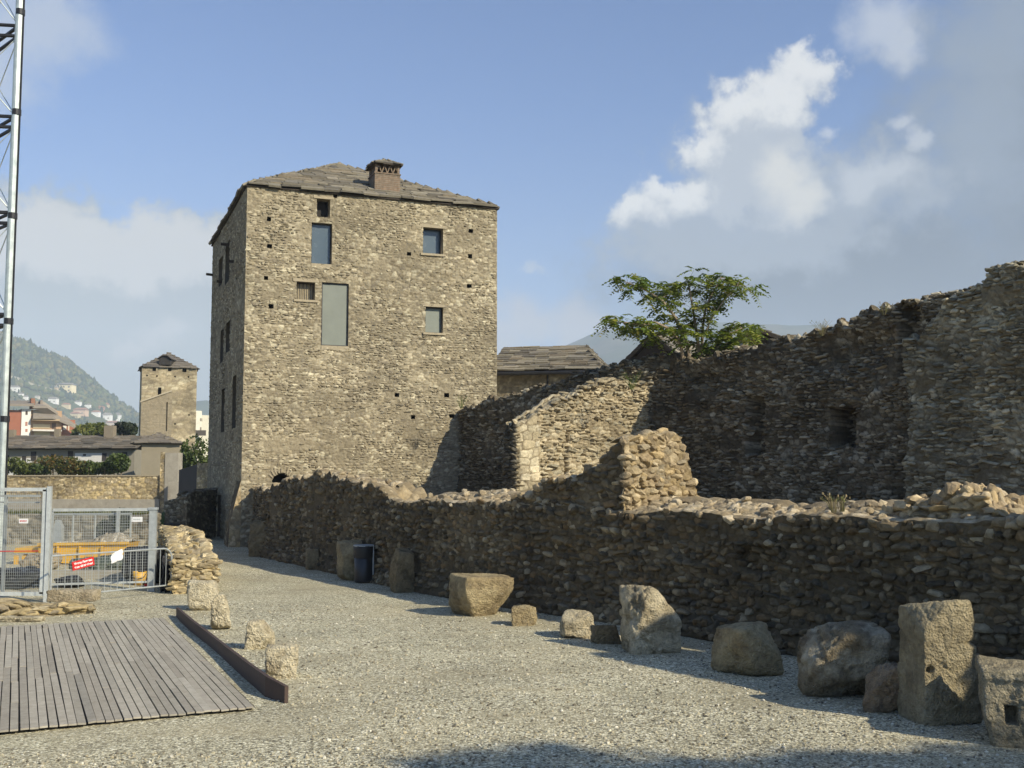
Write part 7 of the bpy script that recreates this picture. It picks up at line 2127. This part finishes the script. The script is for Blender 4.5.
# ================================================================== the tree of heaven on the wall
def wall_tree():
    rs = np.random.RandomState(77)
    YT = 34.5
    base = P(692, 357, YT)
    root = empty('sapling_tree', base, 'small green tree with feathery leaves growing on top of the high wall', 'tree')
    m = YT / FPX
    mb = MB()
    def T(px, py, dy=0.0): return P(px, py, YT + dy)
    stems = [[(700, 359), (702, 345), (703, 325), (706, 306), (714, 290), (722, 277)],
             [(690, 359), (686, 340), (676, 318), (662, 300), (645, 290), (628, 283)],
             [(683, 359), (681, 345), (672, 330), (655, 322), (640, 325), (622, 322)],
             [(700, 359), (697, 335), (693, 310), (690, 292), (688, 282)],
             [(708, 359), (716, 345), (730, 334), (742, 328)],
             [(704, 335), (712, 318), (724, 300), (737, 286)],
             [(686, 338), (676, 322), (668, 305), (664, 292)],
             [(712, 350), (726, 345), (738, 341), (750, 338)],
             [(676, 330), (660, 335), (645, 330), (630, 328)]]
    offs_ = [0.3, -0.3, -0.7, 0.5, 0.2, -0.5, 0.7, -0.4, 0.3]
    nodes = []
    for st_, of in zip(stems, offs_):
        pts = [T(x, y, of * (i / max(1, len(st_) - 1))) for i, (x, y) in enumerate(st_)]
        r0 = 0.055 if st_[0][1] > 355 else 0.03
        for i, (a, b) in enumerate(zip(pts, pts[1:])):
            f0, f1 = 1 - i / len(pts) * 0.8, 1 - (i + 1) / len(pts) * 0.8
            mb.bar(a, b, r0 * f0, 6, r0 * f1)
            for q in range(4):
                t = rs.rand(); frac = (i + t) / (len(pts) - 1)
                if frac > 0.12 and rs.rand() < 0.68: nodes.append((a.lerp(b, t), frac))
        nodes += [(pts[-1], 1.0)] * 5
    TRUNK = lambda: mb.build('trunk', mat_plain('pale_bark', (0.30, 0.23, 0.15), 0.85, 0, 0.25, 20, 0.4), root)
    V, F, C = [], [], []
    cols = np.array([(0.131, 0.168, 0.030), (0.172, 0.207, 0.037), (0.234, 0.253, 0.048), (0.089, 0.130, 0.025), (0.317, 0.285, 0.064)])
    # side twigs carry whorls of pinnate leaves
    carriers = []
    for p, frac in nodes:
        for _ in range(2):
            a = rs.rand() * 6.283; el_ = rs.uniform(-0.5, 0.7)
            d = Vector((math.cos(a) * math.cos(el_), math.sin(a) * math.cos(el_), math.sin(el_)))
            L = rs.uniform(0.1, 0.6) * (0.6 + 0.4 * frac)
            e = p + d * L
            mb.bar(p, e, 0.008, 4, 0.004); carriers.append((e, d))
    TRUNK()
    for e, d in carriers:
        for q in range(rs.randint(3, 5)):
            a = rs.rand() * 6.283
            dr = (Vector((math.cos(a), math.sin(a), rs.uniform(-0.35, 0.6))) + d * 0.5).normalized()
            ln = rs.uniform(0.30, 0.55); n = 6
            col = cols[rs.choice(5, p=[0.3, 0.28, 0.17, 0.18, 0.07])] * rs.uniform(0.8, 1.2)
            sd = dr.cross(Vector((0, 0, 1))).normalized(); 
            for k_ in range(1, n + 1):
                t = k_ / n
                c = e + dr * ln * t + Vector((0, 0, -0.5 * ln * t * t))
                for s_ in (-1, 1):
                    ll = 0.17 * (1 - 0.55 * abs(t - 0.45)) * rs.uniform(0.85, 1.15)
                    ax = (sd * s_ * 0.9 + dr * 0.35 + Vector((0, 0, rs.uniform(-0.75, -0.1)))).normalized()
                    wv = ax.cross(Vector((rs.normal(0, 0.4), rs.normal(0, 0.4), 1))).normalized() * ll * 0.26
                    b_ = len(V); V += [c, c + ax * ll * 0.4 + wv, c + ax * ll, c + ax * ll * 0.4 - wv]
                    F.append((b_, b_ + 1, b_ + 2, b_ + 3)); C += [col * rs.uniform(0.85, 1.15)] * 4
    link('foliage', mesh_np('sapling_foliage', np.array([tuple(v) for v in V]), np.array(F), np.array(C), False), M_LEAF, root)
wall_tree()

# unseen tree added to the camera's right so its crown shades the foreground
def unseen_side_tree():
    c = Vector((19.0, -5.8, 0))
    bl = [(c.x, c.y + 0.3, 6.6, 2.0, 1.7, 1.4), (c.x + 1.2, c.y - 0.6, 7.0, 1.7, 1.5, 1.2), (c.x - 1.5, c.y + 0.3, 6.1, 1.5, 1.3, 1.1), (c.x + 0.3, c.y - 1.6, 6.3, 1.8, 1.3, 1.2), (c.x + 2.6, c.y + 0.7, 6.6, 1.7, 1.3, 1.1), (c.x + 4.2, c.y + 0.9, 6.8, 1.5, 1.2, 1.0)]
    bush('added_shade_tree', 'unseen leafy tree added behind the camera to shade the foreground gravel', 'tree', [(x, y, z + 8.0, a, b_, c_) for x, y, z, a, b_, c_ in bl], 11000, 0.15, GRN, 240, 0.22)
unseen_side_tree()

# tufts of dry weed on the ruins
def weed(px, py, Y, h_, label, seed, cols, z=None):
    p = P(px, py, Y)
    if z is not None: p.z = z
    rs = np.random.RandomState(seed); mb = MB()
    for q in range(26):
        a = rs.rand() * 6.28; le = rs.uniform(0.2, 0.9) * h_
        t = p + Vector((math.cos(a) * le, math.sin(a) * le, h_ * rs.uniform(0.6, 1.1)))
        mid = p.lerp(t, 0.55) + Vector((0, 0, 0.1 * h_))
        c = tuple(np.array(cols[rs.randint(len(cols))]) * rs.uniform(0.7, 1.3))
        mb.bar(p + Vector((math.cos(a) * 0.03, math.sin(a) * 0.03, -0.05)), mid, 0.0035, 3, col=c, cap=False); mb.bar(mid, t, 0.0035, 3, 0.0015, col=c, cap=False)
        if q % 3 == 0: mb.box(t, (0.012, 0.012, 0.03), rs.rand(), col=c)
    o = mb.build('weed_tuft', M_FARLEAF)
    return tag(o, label, 'plant')
DRY = [(0.30, 0.24, 0.13), (0.22, 0.18, 0.09), (0.14, 0.15, 0.05)]
weed(834, 509, 15.0, 0.22, 'dry weed tuft on the low wall, left of the masonry remnant', 501, DRY)
weed(842, 508, 15.3, 0.16, 'smaller dry weed beside the taller tuft on the low wall', 502, DRY)
weed(461, 407, 39.6, 0.4, 'small green weed where the high wall meets the tower', 503, [(0.09, 0.13, 0.03), (0.13, 0.16, 0.04)])
weed(822, 334, 27.6, 0.35, 'single dry stalk on the crest of the high wall', 504, DRY)
weed(884, 313, 25.9, 0.25, 'yellow tuft on the crest of the high wall near its right rise', 505, DRY)
weed(632, 388, 32.3, 0.5, 'green weed in the corner between the sunlit spur and the high wall', 506, [(0.06, 0.10, 0.02), (0.09, 0.13, 0.03)])

# ================================================================== the air
hz_mat = bpy.data.materials.new('haze')
hz_mat.use_nodes = True
ht = hz_mat.node_tree
for n_ in list(ht.nodes): ht.nodes.remove(n_)
vo = ht.nodes.new('ShaderNodeVolumePrincipled')
vo.inputs['Color'].default_value = (0.74, 0.86, 0.99, 1)
vo.inputs['Density'].default_value = 0.00023
vo.inputs['Anisotropy'].default_value = -0.15
ho = ht.nodes.new('ShaderNodeOutputMaterial')
ht.links.new(vo.outputs[0], ho.inputs['Volume'])
mb = MB(); mb.box((0, 2150, 329), (11200, 5600, 662)); hz_o = mb.build('haze', hz_mat)
tag(hz_o, kind='stuff')
